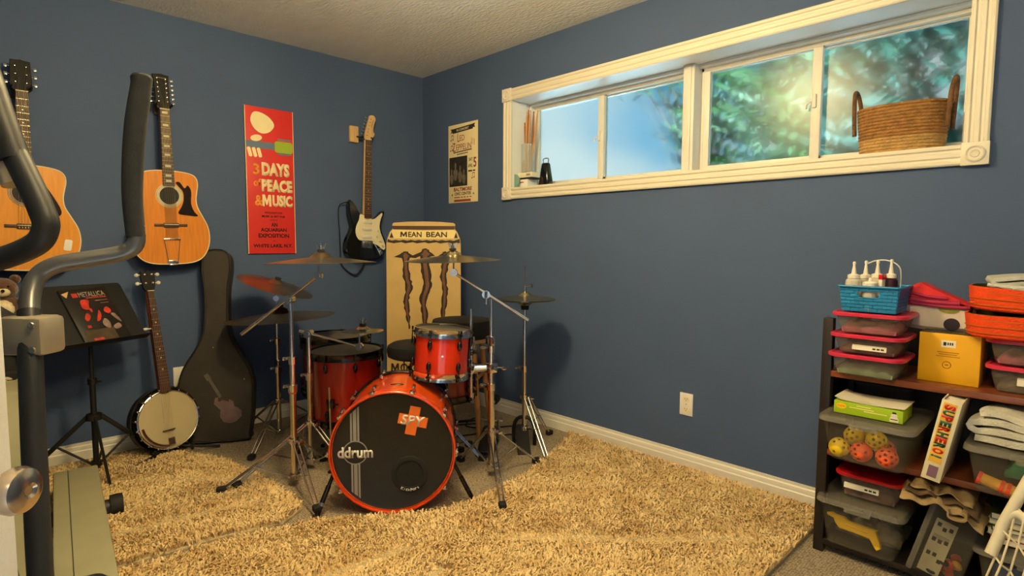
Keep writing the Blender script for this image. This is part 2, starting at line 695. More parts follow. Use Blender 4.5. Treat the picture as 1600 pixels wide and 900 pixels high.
OX0, OX1, OZ0, OZ1 = WX0 - TW + 0.004, WX1 + TW - 0.008, WZ0 - TW + 0.004, WZ1 + TW - 0.004
casing('trim_1', OX0 + TW, WZ1 - 0.004, OX1 - TW, 0, True)
casing('trim_2', OX0 + TW, OZ0, OX1 - TW, 0, True)
casing('trim_3', OX0, OZ0 + TW, 0, OZ1 - TW, False)
casing('trim_4', OX1 - TW, OZ0 + TW, 0, OZ1 - TW, False)
k = 6
for cx, cz in ((OX0, OZ1 - TW), (OX0, OZ0), (OX1 - TW, OZ0), (OX1 - TW, OZ1 - TW)):
    m = MB(RW(cx + TW / 2, cz + TW / 2))
    m.box((0, 0, 0.0125), (TW + 0.008, TW + 0.008, 0.025), 0.002)
    m.lathe([(0.0, 0.025), (0.031, 0.025), (0.031, 0.028), (0.026, 0.031), (0.021, 0.027), (0.015, 0.027), (0.012, 0.031), (0.007, 0.028), (0.0, 0.031)], 28)
    struct(m.build('trim_%d' % k, 'casing', ang=25))
    k += 1

# window unit: jambs, frames, two sliders with two panes each
win = bpy.data.objects.new('window_1', None)
COL.objects.link(win)
struct(win)
WY = 0.25
m = MB()
m.box2((WX0 - 0.012, 0.0, WZ0), (WX0, 0.27, WZ1))
m.box2((WX1, 0.0, WZ0), (WX1 + 0.012, 0.27, WZ1))
m.box2((WX0 - 0.012, 0.0, WZ1), (WX1 + 0.012, 0.27, WZ1 + 0.012))
m.box2((WX0 - 0.012, -0.002, WZ0 - 0.012), (WX1 + 0.012, 0.27, WZ0))
m.build('jamb', 'jamb', win, smooth=False)
m = MB()
m.box2((WX0, 0.165, WZ1 - 0.016), (WX1, 0.215, WZ1), 0.003)
m.box2((WX0, 0.165, WZ0), (WX0 + 0.012, 0.215, WZ1), 0.003)
m.build('stop_moulding', 'jamb', win)
m = MB()
m.box2((2.178, 0.125, WZ0), (2.242, 0.268, WZ1), 0.003)
m.box2((2.196, 0.119, WZ0), (2.226, 0.126, WZ1), 0.002)
m.build('mullion', 'vinyl', win)


def sash(x0, x1, y, nm):
    z0, z1 = WZ0 + 0.045, 2.078
    m = MB()
    s_ = 0.042
    m.box2((x0, y - 0.014, z1), (x1, y + 0.014, z1 + 0.03), 0.003)
    m.box2((x0, y - 0.014, z0 - 0.03), (x1, y + 0.014, z0 + 0.006), 0.003)
    m.box2((x0, y - 0.0145, z0 - 0.03), (x0 + s_, y + 0.0145, z1 + 0.03), 0.003)
    m.box2((x1 - s_, y - 0.0145, z0 - 0.03), (x1, y + 0.0145, z1 + 0.03), 0.003)
    o = m.build('sash', 'vinyl', win)
    g = MB()
    g.box2((x0 + s_ - 0.004, y - 0.0025, z0), (x1 - s_ + 0.004, y + 0.0025, z1 + 0.004))
    g.build('pane', 'frost', o, smooth=False)
    return o


for (a, mid, c) in ((WX0 + 0.002, 1.565, 2.178), (2.242, 2.802, WX1 - 0.002)):
    fr = MB()
    fr.box2((a, 0.205, 2.085), (c, 0.268, WZ1), 0.002)
    fr.box2((a, 0.205, WZ0), (c, 0.268, WZ0 + 0.020), 0.002)
    fr.box2((a, 0.205, WZ0), (a + 0.014, 0.268, WZ1), 0.002)
    fr.box2((c - 0.014, 0.205, WZ0), (c, 0.268, WZ1), 0.002)
    fr.build('frame', 'vinyl', win)
    s1 = sash(a + 0.004, mid + 0.033, 0.222, 'a')
    s2 = sash(mid - 0.020, c - 0.004, 0.252, 'b')
    l = MB()
    l.box((mid + 0.006, 0.203, 1.84), (0.018, 0.014, 0.062), 0.004)
    l.tube([(mid - 0.004, 0.200, 1.835), (mid - 0.022, 0.196, 1.828), (mid - 0.026, 0.196, 1.806)], 0.0045, 8, 4)
    l.build('latch', 'vinyl', s1)
    l = MB()
    l.box((c - 0.020, 0.235, 1.86), (0.012, 0.012, 0.07), 0.003)
    l.build('latch', 'grey_print', s2)

# ground and planting outside the pane
M['soil'] = P('outdoor_gravel', rgb(182, 186, 184), 0.95, noise=0.3, nscale=8)
b = MB()
b.box2((-6, 0.3, 1.20), (9, 9.0, 1.30))
struct(b.build('floor_outside', 'soil', smooth=False))
M['leaf_a'] = P('leaf_green', rgb(44, 84, 34), 0.6, noise=0.35, nscale=6)
M['leaf_b'] = P('leaf_blue_green', rgb(22, 74, 62), 0.6, noise=0.35, nscale=6)
M['bark'] = P('bark', rgb(84, 70, 56), 0.9, noise=0.3, nscale=14)


def shrub(name, cx, cy, cz, rx_, ry_, rz_, n, size, mat, label, seed, off=(0, 0)):
    g = np.random.default_rng(seed)
    o = thing(name, label, 'shrub', (cx, cy, 1.30), 'planting outside the window')
    st = MB()
    tips = []
    for i in range(6):
        a = g.uniform(0, 2 * PI)
        tip = V((off[0] + math.cos(a) * rx_ * 0.6, off[1] + math.sin(a) * ry_ * 0.6, cz - 1.30 + g.uniform(-0.2, 0.5) * rz_))
        st.tube([(0, 0, 0), (tip.x * 0.3, tip.y * 0.3, tip.z * 0.5), tip], [0.03, 0.018, 0.006], 7, 4)
    st.build('branch', 'bark', o)
    d = g.normal(size=(n, 3))
    d /= np.linalg.norm(d, axis=1)[:, None]
    p = d * np.array([rx_, ry_, rz_]) * g.uniform(0.25, 1.0, n)[:, None] ** 0.6 + np.array([off[0], off[1], cz - 1.30])
    p += g.normal(size=(n, 3)) * 0.05
    p[:, 2] = np.maximum(p[:, 2], 0.01)
    e1 = g.normal(size=(n, 3))
    e1 /= np.linalg.norm(e1, axis=1)[:, None]
    e2 = np.cross(e1, g.normal(size=(n, 3)))
    e2 /= np.linalg.norm(e2, axis=1)[:, None]
    s = size * g.uniform(0.6, 1.3, n)[:, None]
    q = np.stack([p - e1 * s, p + e2 * s * 0.42, p + e1 * s, p - e2 * s * 0.42], 1)
    me = bpy.data.meshes.new('foliage')
    me.from_pydata(q.reshape(-1, 3).tolist(), [], np.arange(n * 4).reshape(-1, 4).tolist())
    me.materials.append(M[mat])
    f = bpy.data.objects.new('foliage', me)
    COL.objects.link(f)
    f.parent = o


shrub('leafy_shrub', 1.50, 1.66, 2.86, 0.50, 0.26, 0.34, 800, 0.06, 'leaf_b', 'dark leafy branch hanging outside the second frosted pane', 3, (-0.52, 0))
shrub('leafy_shrub', 1.90, 0.90, 2.00, 0.26, 0.22, 0.62, 420, 0.055, 'leaf_a', 'green shrub outside the third frosted pane, right of the mullion', 4)
shrub('leafy_shrub', 2.20, 1.85, 2.45, 0.62, 0.32, 1.05, 2400, 0.06, 'leaf_a', 'tall green shrub outside behind the latch of the right window', 6)
shrub('leafy_shrub', 3.20, 1.20, 2.15, 0.72, 0.40, 0.88, 3000, 0.055, 'leaf_b', 'dense blue green shrub outside the rightmost frosted pane', 5)

# ceiling lights (just above the picture)
for nm_, at_, mt_ in (('round frosted globe ceiling light in the middle of the room', LAMP_AT, 'lampglass'), ('dimmer round globe ceiling light nearer the door', LAMP2_AT, 'lampglass2')):
    cl = thing('ceiling_light', nm_, 'ceiling light', T(*at_), 'ceiling lights')
    m = MB()
    m.lathe([(0, -0.050), (0.030, -0.050), (0.055, -0.030), (0.075, -0.012), (0.078, 0.0), (0, 0)], 40)
    m.build('base', 'nickel', cl)
    m = MB()
    m.ball((0, 0, -0.160), 0.118, n=32)
    m.build('glass_globe', mt_, cl)

# outlet
o = thing('wall_outlet', 'white double power outlet low on the navy wall', 'outlet', RW(2.318, 0.341))
m = MB()
m.box((0, 0, 0.003), (0.074, 0.118, 0.006), 0.0025)
m.build('cover_plate', 'white', o)
for s in (1, -1):
    m = MB()
    m.prism(closed_smooth([(-0.016, s * 0.026 - 0.010), (0.016, s * 0.026 - 0.010), (0.017, s * 0.026 + 0.008), (0, s * 0.026 + 0.015), (-0.017, s * 0.026 + 0.008)], 3), 0.0055, 0.0075)
    r_ = m.build('receptacle', 'ivory', o)
    m = MB()
    for u in (-0.006, 0.006):
        m.box((u, s * 0.026 + 0.003, 0.0075), (0.002, 0.008, 0.001))
    m.lathe([(0, 0.0072), (0.0022, 0.0072), (0.0022, 0.0080), (0, 0.0080)], 10, xf=T(0, s * 0.026 - 0.006, 0))
    m.build('slots', 'blackprint', r_)
m = MB()
m.lathe([(0, 0.005), (0.003, 0.006), (0.003, 0.0072), (0, 0.0076)], 10)
m.build('screw', 'steel', o)
o = thing('wall_outlet', 'white outlet on the left wall, half hidden behind the black guitar case', 'outlet', LW(-1.768, 0.375))
m = MB()
m.box((0, 0, 0.003), (0.074, 0.118, 0.006), 0.0025)
m.build('cover_plate', 'white', o)

# ------------------------------------------------------------------ rugs
from mathutils.geometry import tessellate_polygon


def inside(poly, x, y):
    c = np.zeros(len(x), bool)
    n = len(poly)
    for i in range(n):
        x1, y1 = poly[i - 1]
        x2, y2 = poly[i]
        t = ((y1 > y) != (y2 > y)) & (x < (x2 - x1) * (y - y1) / (y2 - y1 + 1e-12) + x1)
        c ^= t
    return c


def rug(label, poly, dens, ridge, seed, hgt=0.030):
    g = np.random.default_rng(seed)
    m = MB()
    m.prism(poly, 0.001, 0.014, 0.004)
    o = m.build('shag_rug', 'rugbase')
    tag(o, label, 'rug')
    xs = [p[0] for p in poly]
    ys = [p[1] for p in poly]
    area = (max(xs) - min(xs)) * (max(ys) - min(ys))
    n = int(area * dens)
    x = g.uniform(min(xs), max(xs), n)
    y = g.uniform(min(ys), max(ys), n)
    k = inside(poly, x, y)
    x, y = x[k], y[k]
    n = len(x)
    # soft undulation of the pile, with parting lines
    hh = hgt * g.uniform(0.7, 1.15, n)
    lean_x = 0.35 * np.sin(x * 9 + y * 4) + 0.3 * np.sin(y * 13 - x * 5)
    lean_y = 0.35 * np.cos(x * 7 - y * 6) + 0.2
    for (ax, ay, bx, by, w_) in ridge:
        dx, dy = bx - ax, by - ay
        L = math.hypot(dx, dy)
        t = ((x - ax) * dx + (y - ay) * dy) / L
        s = ((x - ax) * -dy + (y - ay) * dx) / L
        wgt = np.exp(-(s / w_) ** 2) * ((t > 0) & (t < L))
        hh = hh * (1 - 0.8 * wgt)
        lean_x += wgt * np.sign(s) * -dy / L * 2.0
        lean_y += wgt * np.sign(s) * dx / L * 2.0
    a = g.uniform(0, 2 * PI, n)
    r1 = g.uniform(0.15, 0.75, n)
    lx = (np.cos(a) * r1 + lean_x * 0.5) * hh * 0.9
    ly = (np.sin(a) * r1 + lean_y * 0.5) * hh * 0.9
    w = g.uniform(0.0018, 0.0036, n)
    b2 = g.uniform(0, 2 * PI, n)
    wx, wy = np.cos(b2) * w, np.sin(b2) * w
    z0 = np.full(n, 0.010)
    curl = g.normal(size=(n, 2)) * 0.006
    lv = [(0.0, 0.0, 0.6), (0.30, 0.55, 1.15), (0.75, 0.92, 1.0), (1.15, 0.88, 0.35)]
    vs = []
    for f, zf, wf in lv:
        cxp = x + lx * f + curl[:, 0] * f
        cyp = y + ly * f + curl[:, 1] * f
        cz = z0 + hh * zf
        vs.append(np.stack([cxp - wx * wf, cyp - wy * wf, cz], 1))
        vs.append(np.stack([cxp + wx * wf, cyp + wy * wf, cz], 1))
    q = np.stack(vs, 1).reshape(-1, 3)
    base = (np.arange(n) * 8)[:, None, None]
    fc = (base + np.array([[0, 1, 3, 2], [2, 3, 5, 4], [4, 5, 7, 6]])[None]).reshape(-1, 4)
    me = bpy.data.meshes.new('pile')
    me.vertices.add(len(q))
    me.vertices.foreach_set('co', q.ravel())
    me.loops.add(fc.size)
    me.loops.foreach_set('vertex_index', fc.ravel().astype(np.int32))
    me.polygons.add(len(fc))
    me.polygons.foreach_set('loop_start', (np.arange(len(fc)) * 4).astype(np.int32))
    me.polygons.foreach_set('use_smooth', [True] * len(fc))
    me.update(calc_edges=True)
    me.materials.append(M['pile'])
    p = bpy.data.objects.new('pile', me)
    COL.objects.link(p)
    p.parent = o
    p['kind'] = 'stuff'


rug('large cream shag rug in front of the bass drum, along the window wall',
    [(3.02, -0.06), (3.025, -1.5), (3.02, -3.1), (1.465, -3.1), (1.455, -2.35), (1.50, -1.95), (1.56, -1.68), (1.70, -1.50), (1.86, -1.28), (1.88, -1.05), (1.84, -0.75), (1.76, -0.45), (1.62, -0.12), (1.56, -0.06)],
    27000, [(1.9, -2.6, 2.0, -1.5, 0.035), (2.2, -1.2, 2.9, -0.5, 0.035), (2.35, -2.2, 2.2, -1.5, 0.035)], 21)
rug('second cream shag rug on the left, in front of the banjo and guitar case',
    [(1.405, -3.1), (1.385, -2.35), (1.42, -1.98), (1.475, -1.78), (1.40, -1.66), (1.05, -1.66), (0.62, -1.72), (0.36, -1.84), (0.16, -2.0), (0.12, -3.1)],
    27000, [(0.5, -2.2, 0.9, -1.75, 0.04), (1.1, -2.4, 1.2, -1.75, 0.04)], 22)

# ------------------------------------------------------------------ things on the walls
def dread(w_, h_):
    """dreadnought outline, bottom at v = 0"""
    half = [(0.0, 0.0), (0.10, 0.006), (0.155, 0.032), (0.188, 0.085), (0.200, 0.150), (0.192, 0.215), (0.166, 0.275), (0.143, 0.325), (0.137, 0.370), (0.143, 0.415), (0.149, 0.455), (0.144, 0.490), (0.118, 0.514), (0.05, 0.526)]
    sx, sy = w_ / 0.40, h_ / 0.526
    right = [(p[0] * sx, p[1] * sy) for p in half]
    left = [(-p[0] * sx, p[1] * sy) for p in reversed(half[1:])]
    return closed_smooth(right + left, 4)


def acoustic(label, F, w_, h_, nutv, topv, twelve):
    g = thing('acoustic_guitar', label, 'guitar', F)
    out = dread(w_, h_)
    D = 0.105
    m = MB()
    m.prism(out, 0.012, D)
    m.build('body', 'mahog', g)
    m = MB()
    m.prism([(p[0], p[1]) for p in out], D - 0.001, D + 0.003, 0.002)
    sb = m.build('soundboard', 'spruce' if twelve else 'spruce2', g)
    m = MB()
    m.tube([V((p[0] * 0.993, (p[1] - h_ / 2) * 0.994 + h_ / 2, D + 0.0022)) for p in out], 0.0028, 6, loop=True)
    m.build('binding', 'ivory', sb)
    hv = h_ * 0.735
    hr = 0.049
    m = MB()
    m.lathe([(0, 0), (hr, 0), (hr, 0.0008), (0, 0.0008)], 40, xf=T(0, hv, D + 0.003))
    m.build('soundhole', 'blackprint', sb)
    m = MB()
    for r0, r1 in ((hr, hr + 0.018),):
        m.lathe([(r0, 0), (r1, 0), (r1, 0.0013), (r0, 0.0013), (r0, 0)], 48, xf=T(0, hv, D + 0.003))
    m.build('rosette', 'ivory' if twelve else 'mahog', sb)
    m = MB()
    for r0 in (hr + 0.004, hr + 0.010, hr + 0.015):
        m.torus((0, hv, D + 0.0043), r0, 0.0010, 48, 5)
    m.build('rosette_rings', 'rosewood' if twelve else 'ivory', sb)
    # pickguard on the treble side
    if twelve:
        pg = [(0.035, hv + 0.075), (0.055, hv + 0.078), (0.078, hv + 0.045), (0.095, hv + 0.062), (0.112, hv + 0.028), (0.108, hv - 0.04), (0.122, hv - 0.085), (0.140, hv - 0.112), (0.085, hv - 0.108), (0.04, hv - 0.098), (0.058, hv - 0.060), (0.071, hv - 0.02), (0.069, hv + 0.025), (0.05, hv + 0.052)]
    else:
        pg = [(0.035, hv + 0.060), (0.06, hv + 0.062), (0.095, hv + 0.01), (0.130, hv - 0.06), (0.135, hv - 0.095), (0.115, hv - 0.108), (0.075, hv - 0.095), (0.035, hv - 0.064), (0.060, hv - 0.035), (0.071, hv), (0.06, hv + 0.04)]
    m = MB()
    m.prism(closed_smooth(pg, 3), D + 0.003, D + 0.0052)
    m.build('pickguard', 'tort', sb)
    # bridge
    bv = h_ * 0.42
    m = MB()
    m.box((0, bv, D + 0.007), (0.075, 0.026, 0.009), 0.002)
    for s in (1, -1):
        m.box((s * 0.058, bv, D + 0.005), (0.05, 0.016, 0.005), 0.002)
    br = m.build('bridge', 'rosewood', g)
    m = MB()
    m.box((0, bv + 0.004, D + 0.0125), (0.072, 0.003, 0.004), 0.001)
    if not twelve:
        for i in range(6):
            m.ball((-0.028 + i * 0.0112, bv - 0.007, D + 0.012), 0.003, n=8)
    m.build('saddle', 'ivory', br)
    if twelve:
        m = MB()
        tv = bv - 0.078
        m.box((0, tv, D + 0.010), (0.088, 0.009, 0.006), 0.002)
        for s in (1, -1):
            m.rod((s * 0.040, tv, D + 0.009), (s * 0.024, 0.016, D + 0.007), 0.0022, n=8)
        m.box((0, 0.012, D + 0.005), (0.056, 0.022, 0.005), 0.002)
        m.box((0, -0.002, D - 0.012), (0.04, 0.006, 0.035), 0.002)
        m.build('tailpiece', 'chrome', g)
        send = tv
    else:
        send = bv - 0.006
    # neck, fretboard, headstock
    nh = nutv
    m = MB()
    m.tube([(0, h_ * 0.93, D - 0.0255), (0, nh, D - 0.0195)], [0.0295, 0.0235], 14)
    m.box((0, h_ * 0.945, D - 0.05), (0.056, 0.06, 0.09), 0.012)
    m.build('neck', 'mahog', g)
    m = MB()
    fb0 = hv + hr + 0.006
    m.prism([(-0.030, fb0), (0.030, fb0), (0.0235, nh), (-0.0235, nh)], D + 0.004, D + 0.011, 0.001)
    fb = m.build('fretboard', 'rosewood', g)
    sc = nh - bv
    m = MB()
    ib = MB()
    for i in range(1, 20):
        fv = nh - sc * (1 - 2 ** (-i / 12))
        if fv < fb0:
            break
        w2 = 0.0235 + (nh - fv) / (nh - fb0) * 0.0065
        m.box((0, fv, D + 0.0112), (w2 * 2 - 0.001, 0.0014, 0.0012))
        fp = nh - sc * (1 - 2 ** (-(i - 0.5) / 12))
        if i in (3, 5, 7, 9, 12, 15, 17) or (twelve and i == 1):
            if twelve:
                ib.box((0, fp, D + 0.0112), (0.028, 0.012, 0.0008), 0.0003)
            else:
                ib.lathe([(0, 0), (0.0035, 0), (0.0035, 0.0008), (0, 0.0008)], 12, xf=T(0, fp, D + 0.011))
    m.build('frets', 'string', fb)
    ib.build('inlays', 'pearl', fb)
    m = MB()
    m.box((0, nh + 0.002, D + 0.009), (0.047, 0.005, 0.011), 0.001)
    m.build('nut', 'ivory', g)
    hl_ = topv - nh
    hw = 0.037
    m = MB()
    if twelve:
        hs = [(-0.026, 0.004), (0.026, 0.004), (0.043, 0.028), (0.035, 0.06), (0.037, hl_ * 0.8), (0.041, hl_ * 0.97), (0.018, hl_ * 0.985), (0, hl_ * 1.0), (-0.018, hl_ * 0.985), (-0.041, hl_ * 0.97), (-0.037, hl_ * 0.8), (-0.035, 0.06), (-0.043, 0.028)]
    else:
        hs = [(-0.026, 0.004), (0.026, 0.004), (0.042, 0.02), (0.041, 0.07), (0.038, hl_ * 0.97), (0.01, hl_ * 0.985), (0, hl_), (-0.01, hl_ * 0.985), (-0.038, hl_ * 0.97), (-0.041, 0.07), (-0.042, 0.02)]
    HT = T(0, nh, D - 0.006) @ rx(-9)
    m.prism(hs, -0.014, 0.002, 0.0015, xf=HT)
    hd = m.build('headstock', 'ebony', g)
    npeg = 6 if twelve else 3
    for s in (1, -1):
        for i in range(npeg):
            vv = 0.045 + i * (hl_ - 0.075) / (npeg - 1) * (1 if twelve else 0.93)
            m = MB()
            m.lathe([(0, 0.002), (0.0048, 0.002), (0.0042, 0.006), (0.0032, 0.010), (0, 0.011)], 10, xf=HT @ T(s * 0.021, vv, 0))
            m.rod((s * 0.033, vv, -0.010), (s * 0.050, vv, -0.010), 0.0028, n=8, xf=HT)
            m.box((s * 0.055, vv, -0.010), (0.013, 0.016 if not twelve else 0.011, 0.006), 0.002, xf=HT)
            m.build('tuning_peg', 'chrome', hd)
    m = MB()
    ns = 12 if twelve else 6
    for i in range(ns):
        t = i / (ns - 1) - 0.5
        side = 1 if t > 0 else -1
        m.rod((t * 0.058, send, D + 0.014), (t * 0.038, nh + 0.003, D + 0.0155), 0.0006, n=4)
        kk = (i if t < 0 else ns - 1 - i)
        vv = 0.045 + kk * (hl_ - 0.075) / (npeg - 1) * (1 if twelve else 0.93)
        q = HT @ V((side * 0.021, vv, 0.006))
        m.rod((t * 0.038, nh + 0.003, D + 0.0155), q, 0.0006, n=4)
    m.build('strings', 'string', g)
    m = MB()
    m.torus((0, -0.003, D * 0.5), 0.004, 0.003, 12, 6, xf=rx(0))
    m.lathe([(0, 0), (0.006, 0), (0.007, 0.008), (0, 0.010)], 12, xf=T(0, 0.0, D * 0.5) @ rx(90))
    m.build('strap_button', 'chrome', g)
    if twelve:
        m = MB()
        m.tube([HT @ V((-0.022 + 0.0036 * i, hl_ * 0.88 + (0.003 if i % 2 else -0.003), 0.0022)) for i in range(13)], 0.0007, 5)
        m.build('scroll_inlay', 'ivory', hd)
    return g


def yoke_hanger(label, F):
    h = thing('guitar_hanger', label, 'hanger', F)
    m = MB()
    m.box((0, 0, 0.008), (0.06, 0.075, 0.016), 0.005)
    m.build('mounting_block', 'rosewood', h)
    m = MB()
    m.rod((0, 0, 0.014), (0, 0, 0.072), 0.006)
    for s in (1, -1):
        m.tube([(0, 0, 0.068), (s * 0.026, 0.0, 0.068), (s * 0.036, 0.002, 0.074), (s * 0.037, 0.006, 0.118), (s * 0.037, 0.012, 0.128)], 0.0065, 10, 4)
    m.build('yoke', 'rubber', h)


acoustic('amber twelve-string acoustic guitar hanging right of the black foam exercise grip', LW(-1.806, 1.046, 0.0) @ rz(0.9), 0.398, 0.524, 0.858, 1.062, True)
yoke_hanger('black yoke hanger holding the twelve-string guitar', LW(-1.820, 1.923))
yg = acoustic('golden six-string acoustic guitar hanging at the far left, cut by the picture edge', LW(-2.437, 1.028, 0.0) @ rz(-1.0), 0.425, 0.515, 0.862, 1.022, False)
m = MB()
m.prism(rrect(0.032, 0.056, 0.008), 0.108, 0.1095, xf=T(0.158, 0.128, 0) @ rz(-8))
m.build('sticker', 'white', yg)
yoke_hanger('black yoke hanger holding the six-string guitar at far left', LW(-2.424, 1.905))

# --- electric guitar
F = LW(-0.560, 1.052, 0.0) @ rz(-1.4)
g = thing('electric_guitar', 'black electric guitar with cream pickguard hanging by the standee', 'guitar', F)
bo = [(0, 0), (.08, .006), (.135, .034), (.160, .085), (.153, .145), (.128, .198), (.117, .245), (.124, .295), (.142, .338), (.140, .358), (.122, .352), (.092, .318), (.062, .296), (.036, .290), (.030, .305), (-.030, .318), (-.052, .330), (-.080, .368), (-.112, .408), (-.132, .412), (-.143, .385), (-.135, .315), (-.120, .252), (-.128, .200), (-.155, .145), (-.166, .085), (-.145, .030), (-.085, .005)]
bo = closed_smooth(bo, 4)
B0, B1 = 0.038, 0.083
m = MB()
m.prism(bo, B0, B1, 0.006)
m.build('body', 'blackgloss', g)
pgd = [(-.030, .318), (.030, .305), (.036, .292), (.062, .298), (.092, .322), (.118, .342), (.124, .330), (.110, .296), (.100, .245), (.110, .200), (.128, .160), (.150, .105), (.146, .078), (.128, .076), (.085, .105), (.045, .118), (.042, .136), (-.045, .136), (-.075, .150), (-.092, .190), (-.088, .235), (-.066, .285), (-.058, .322)]
m = MB()
m.prism(closed_smooth(pgd, 3), B1, B1 + 0.0025, 0.001)
pgo = m.build('pickguard', 'ivory', g)
for i, (vv, an) in enumerate(((0.268, 0), (0.218, 0), (0.164, 9))):
    m = MB()
    m.prism(rrect(0.078, 0.019, 0.009), B1 + 0.002, B1 + 0.009, 0.0015, xf=T(0, vv, 0) @ rz(an))
    pk = m.build('pickup', 'white', pgo)
    m = MB()
    for q in range(6):
        m.lathe([(0, 0), (0.0026, 0), (0.0026, 0.0012), (0, 0.0012)], 8, xf=T(0, vv, B1 + 0.009) @ rz(an) @ T(-0.027 + q * 0.0108, 0, 0))
    m.build('pole_pieces', 'steel', pk)
for (u, vv) in ((0.083, 0.170), (0.107, 0.140), (0.130, 0.108)):
    m = MB()
    m.lathe([(0, 0), (0.0125, 0), (0.0115, 0.006), (0.009, 0.016), (0, 0.017)], 20, xf=T(u, vv, B1 + 0.0025))
    m.build('knob', 'ivory', pgo)
m = MB()
m.box((0.085, 0.205, B1 + 0.006), (0.006, 0.03, 0.002), 0.0006, xf=None)
m.rod((0.085, 0.207, B1 + 0.003), (0.087, 0.212, B1 + 0.016), 0.003, n=8)
m.build('pickup_switch', 'ivory', pgo)
m = MB()
m.box((0, 0.108, B1 + 0.003), (0.088, 0.048, 0.005), 0.001)
for q in range(6):
    m.box((-0.027 + q * 0.0108, 0.112, B1 + 0.008), (0.009, 0.030, 0.006), 0.001)
m.build('bridge', 'chrome', g)
m = MB()
m.tube([(0.042, 0.118, B1 + 0.006), (0.06, 0.10, B1 + 0.018), (0.085, 0.05, B1 + 0.028), (0.092, 0.03, B1 + 0.029)], 0.003, 8, 4)
m.build('tremolo_arm', 'chrome', g)
m = MB()
m.prism(rrect(0.026, 0.05, 0.012), B1 - 0.002, B1 + 0.004, 0.001, xf=T(0.110, 0.062, 0) @ rz(35))
m.lathe([(0, 0), (0.006, 0), (0.006, 0.008), (0, 0.008)], 12, xf=T(0.110, 0.062, B1 + 0.003))
m.build('jack_plate', 'chrome', g)
nutv, topv = 0.852, 1.022
m = MB()
m.tube([(0, 0.29, B1 - 0.0195), (0, nutv, B1 - 0.0135)], [0.027, 0.021], 14)
m.build('neck', 'maple', g)
m = MB()
m.prism([(-0.028, 0.297), (0.028, 0.297), (0.0215, nutv), (-0.0215, nutv)], B1 + 0.0075, B1 + 0.0145, 0.001)
fb = m.build('fretboard', 'rosewood', g)
m = MB()
ib = MB()
sc_ = nutv - 0.112
for i in range(1, 22):
    fv = nutv - sc_ * (1 - 2 ** (-i / 12))
    w2 = 0.0215 + (nutv - fv) / (nutv - 0.297) * 0.0065
    m.box((0, fv, B1 + 0.0148), (w2 * 2 - 0.001, 0.0013, 0.0012))
    if i in (3, 5, 7, 9, 12, 15, 17, 19):
        fp = nutv - sc_ * (1 - 2 ** (-(i - 0.5) / 12))
        ib.lathe([(0, 0), (0.003, 0), (0.003, 0.0006), (0, 0.0006)], 10, xf=T(0, fp, B1 + 0.0145))
m.build('frets', 'string', fb)
ib.build('inlays', 'pearl', fb)
m = MB()
m.box((0, nutv + 0.002, B1 + 0.012), (0.043, 0.005, 0.010), 0.001)
m.build('nut', 'ivory', g)
hs = closed_smooth([(-.0215, 0), (.0215, 0), (.030, .012), (.046, .030), (.050, .048), (.040, .060), (.042, .095), (.052, .128), (.058, .150), (.050, .168), (.032, .175), (.010, .168), (.004, .148), (-.010, .10), (-.022, .05), (-.026, .02)], 3)
m = MB()
m.prism(hs, B1 - 0.006, B1 + 0.008, 0.001, xf=T(0, nutv + 0.004, 0))
hd = m.build('headstock', 'maple', g)
for i in range(6):
    t = i / 5
    u, vv = -0.014 + t * 0.030, nutv + 0.03 + t * 0.118
    m = MB()
    m.lathe([(0, 0), (0.0045, 0), (0.0038, 0.008), (0, 0.009)], 10, xf=T(u, vv, B1 + 0.008))
    m.rod((u - 0.014, vv + 0.002, B1), (u - 0.030, vv + 0.006, B1), 0.0026, n=8)
    m.box((u - 0.034, vv + 0.007, B1), (0.011, 0.012, 0.006), 0.002)
    m.build('tuning_peg', 'chrome', hd)
m = MB()
m.tube([T(0.031, nutv + 0.118, B1 + 0.0082) @ rz(72) @ V((-0.028 + 0.005 * i, 0.004 if i % 2 else -0.003, 0)) for i in range(12)], 0.001, 5, 2)
m.build('scroll_mark', 'blackprint', hd)
m = MB()
for i in range(6):
    t = i / 5
    x0 = -0.026 + i * 0.0104
    x1 = -0.017 + i * 0.0068
    m.rod((x0, 0.112, B1 + 0.0115), (x1, nutv + 0.003, B1 + 0.0185), 0.0005, n=4)
    m.rod((x1, nutv + 0.003, B1 + 0.0185), (-0.014 + t * 0.030, nutv + 0.03 + t * 0.118, B1 + 0.014), 0.0005, n=4)
m.build('strings', 'string', g)
m = MB()
m.tube([(-0.128, 0.408, 0.060), (-0.155, 0.40, 0.045), (-0.185, 0.375, 0.02), (-0.186, 0.30, 0.012), (-0.178, 0.20, 0.012), (-0.172, 0.08, 0.014), (-0.165, -0.03, 0.015), (-0.11, -0.09, 0.018), (-0.05, -0.11, 0.02), (-0.01, -0.06, 0.035), (0.0, 0.0, 0.055)], 0.008, 8, 6, flat=0.45)
m.ball((-0.128, 0.411, 0.060), 0.011, n=10)
m.build('strap', 'rubber', g)
# wooden hanger beside its headstock
h = thing('guitar_hanger', 'light wooden hanger block beside the electric guitar headstock', 'hanger', LW(-0.608, 1.945))
m = MB()
m.prism(rrect(0.066, 0.115, 0.006), 0.0, 0.020, 0.003)
m.build('mounting_block', 'maple', h)
m = MB()
m.rod((0.018, -0.015, 0.018), (0.028, -0.022, 0.055), 0.005)
for s in (1, -1):
    m.tube([(0.028, -0.022, 0.052), (0.052 + s * 0.034, -0.026, 0.060), (0.058 + s * 0.034, -0.024, 0.095)], 0.006, 8, 4)
m.build('yoke', 'rubber', h)

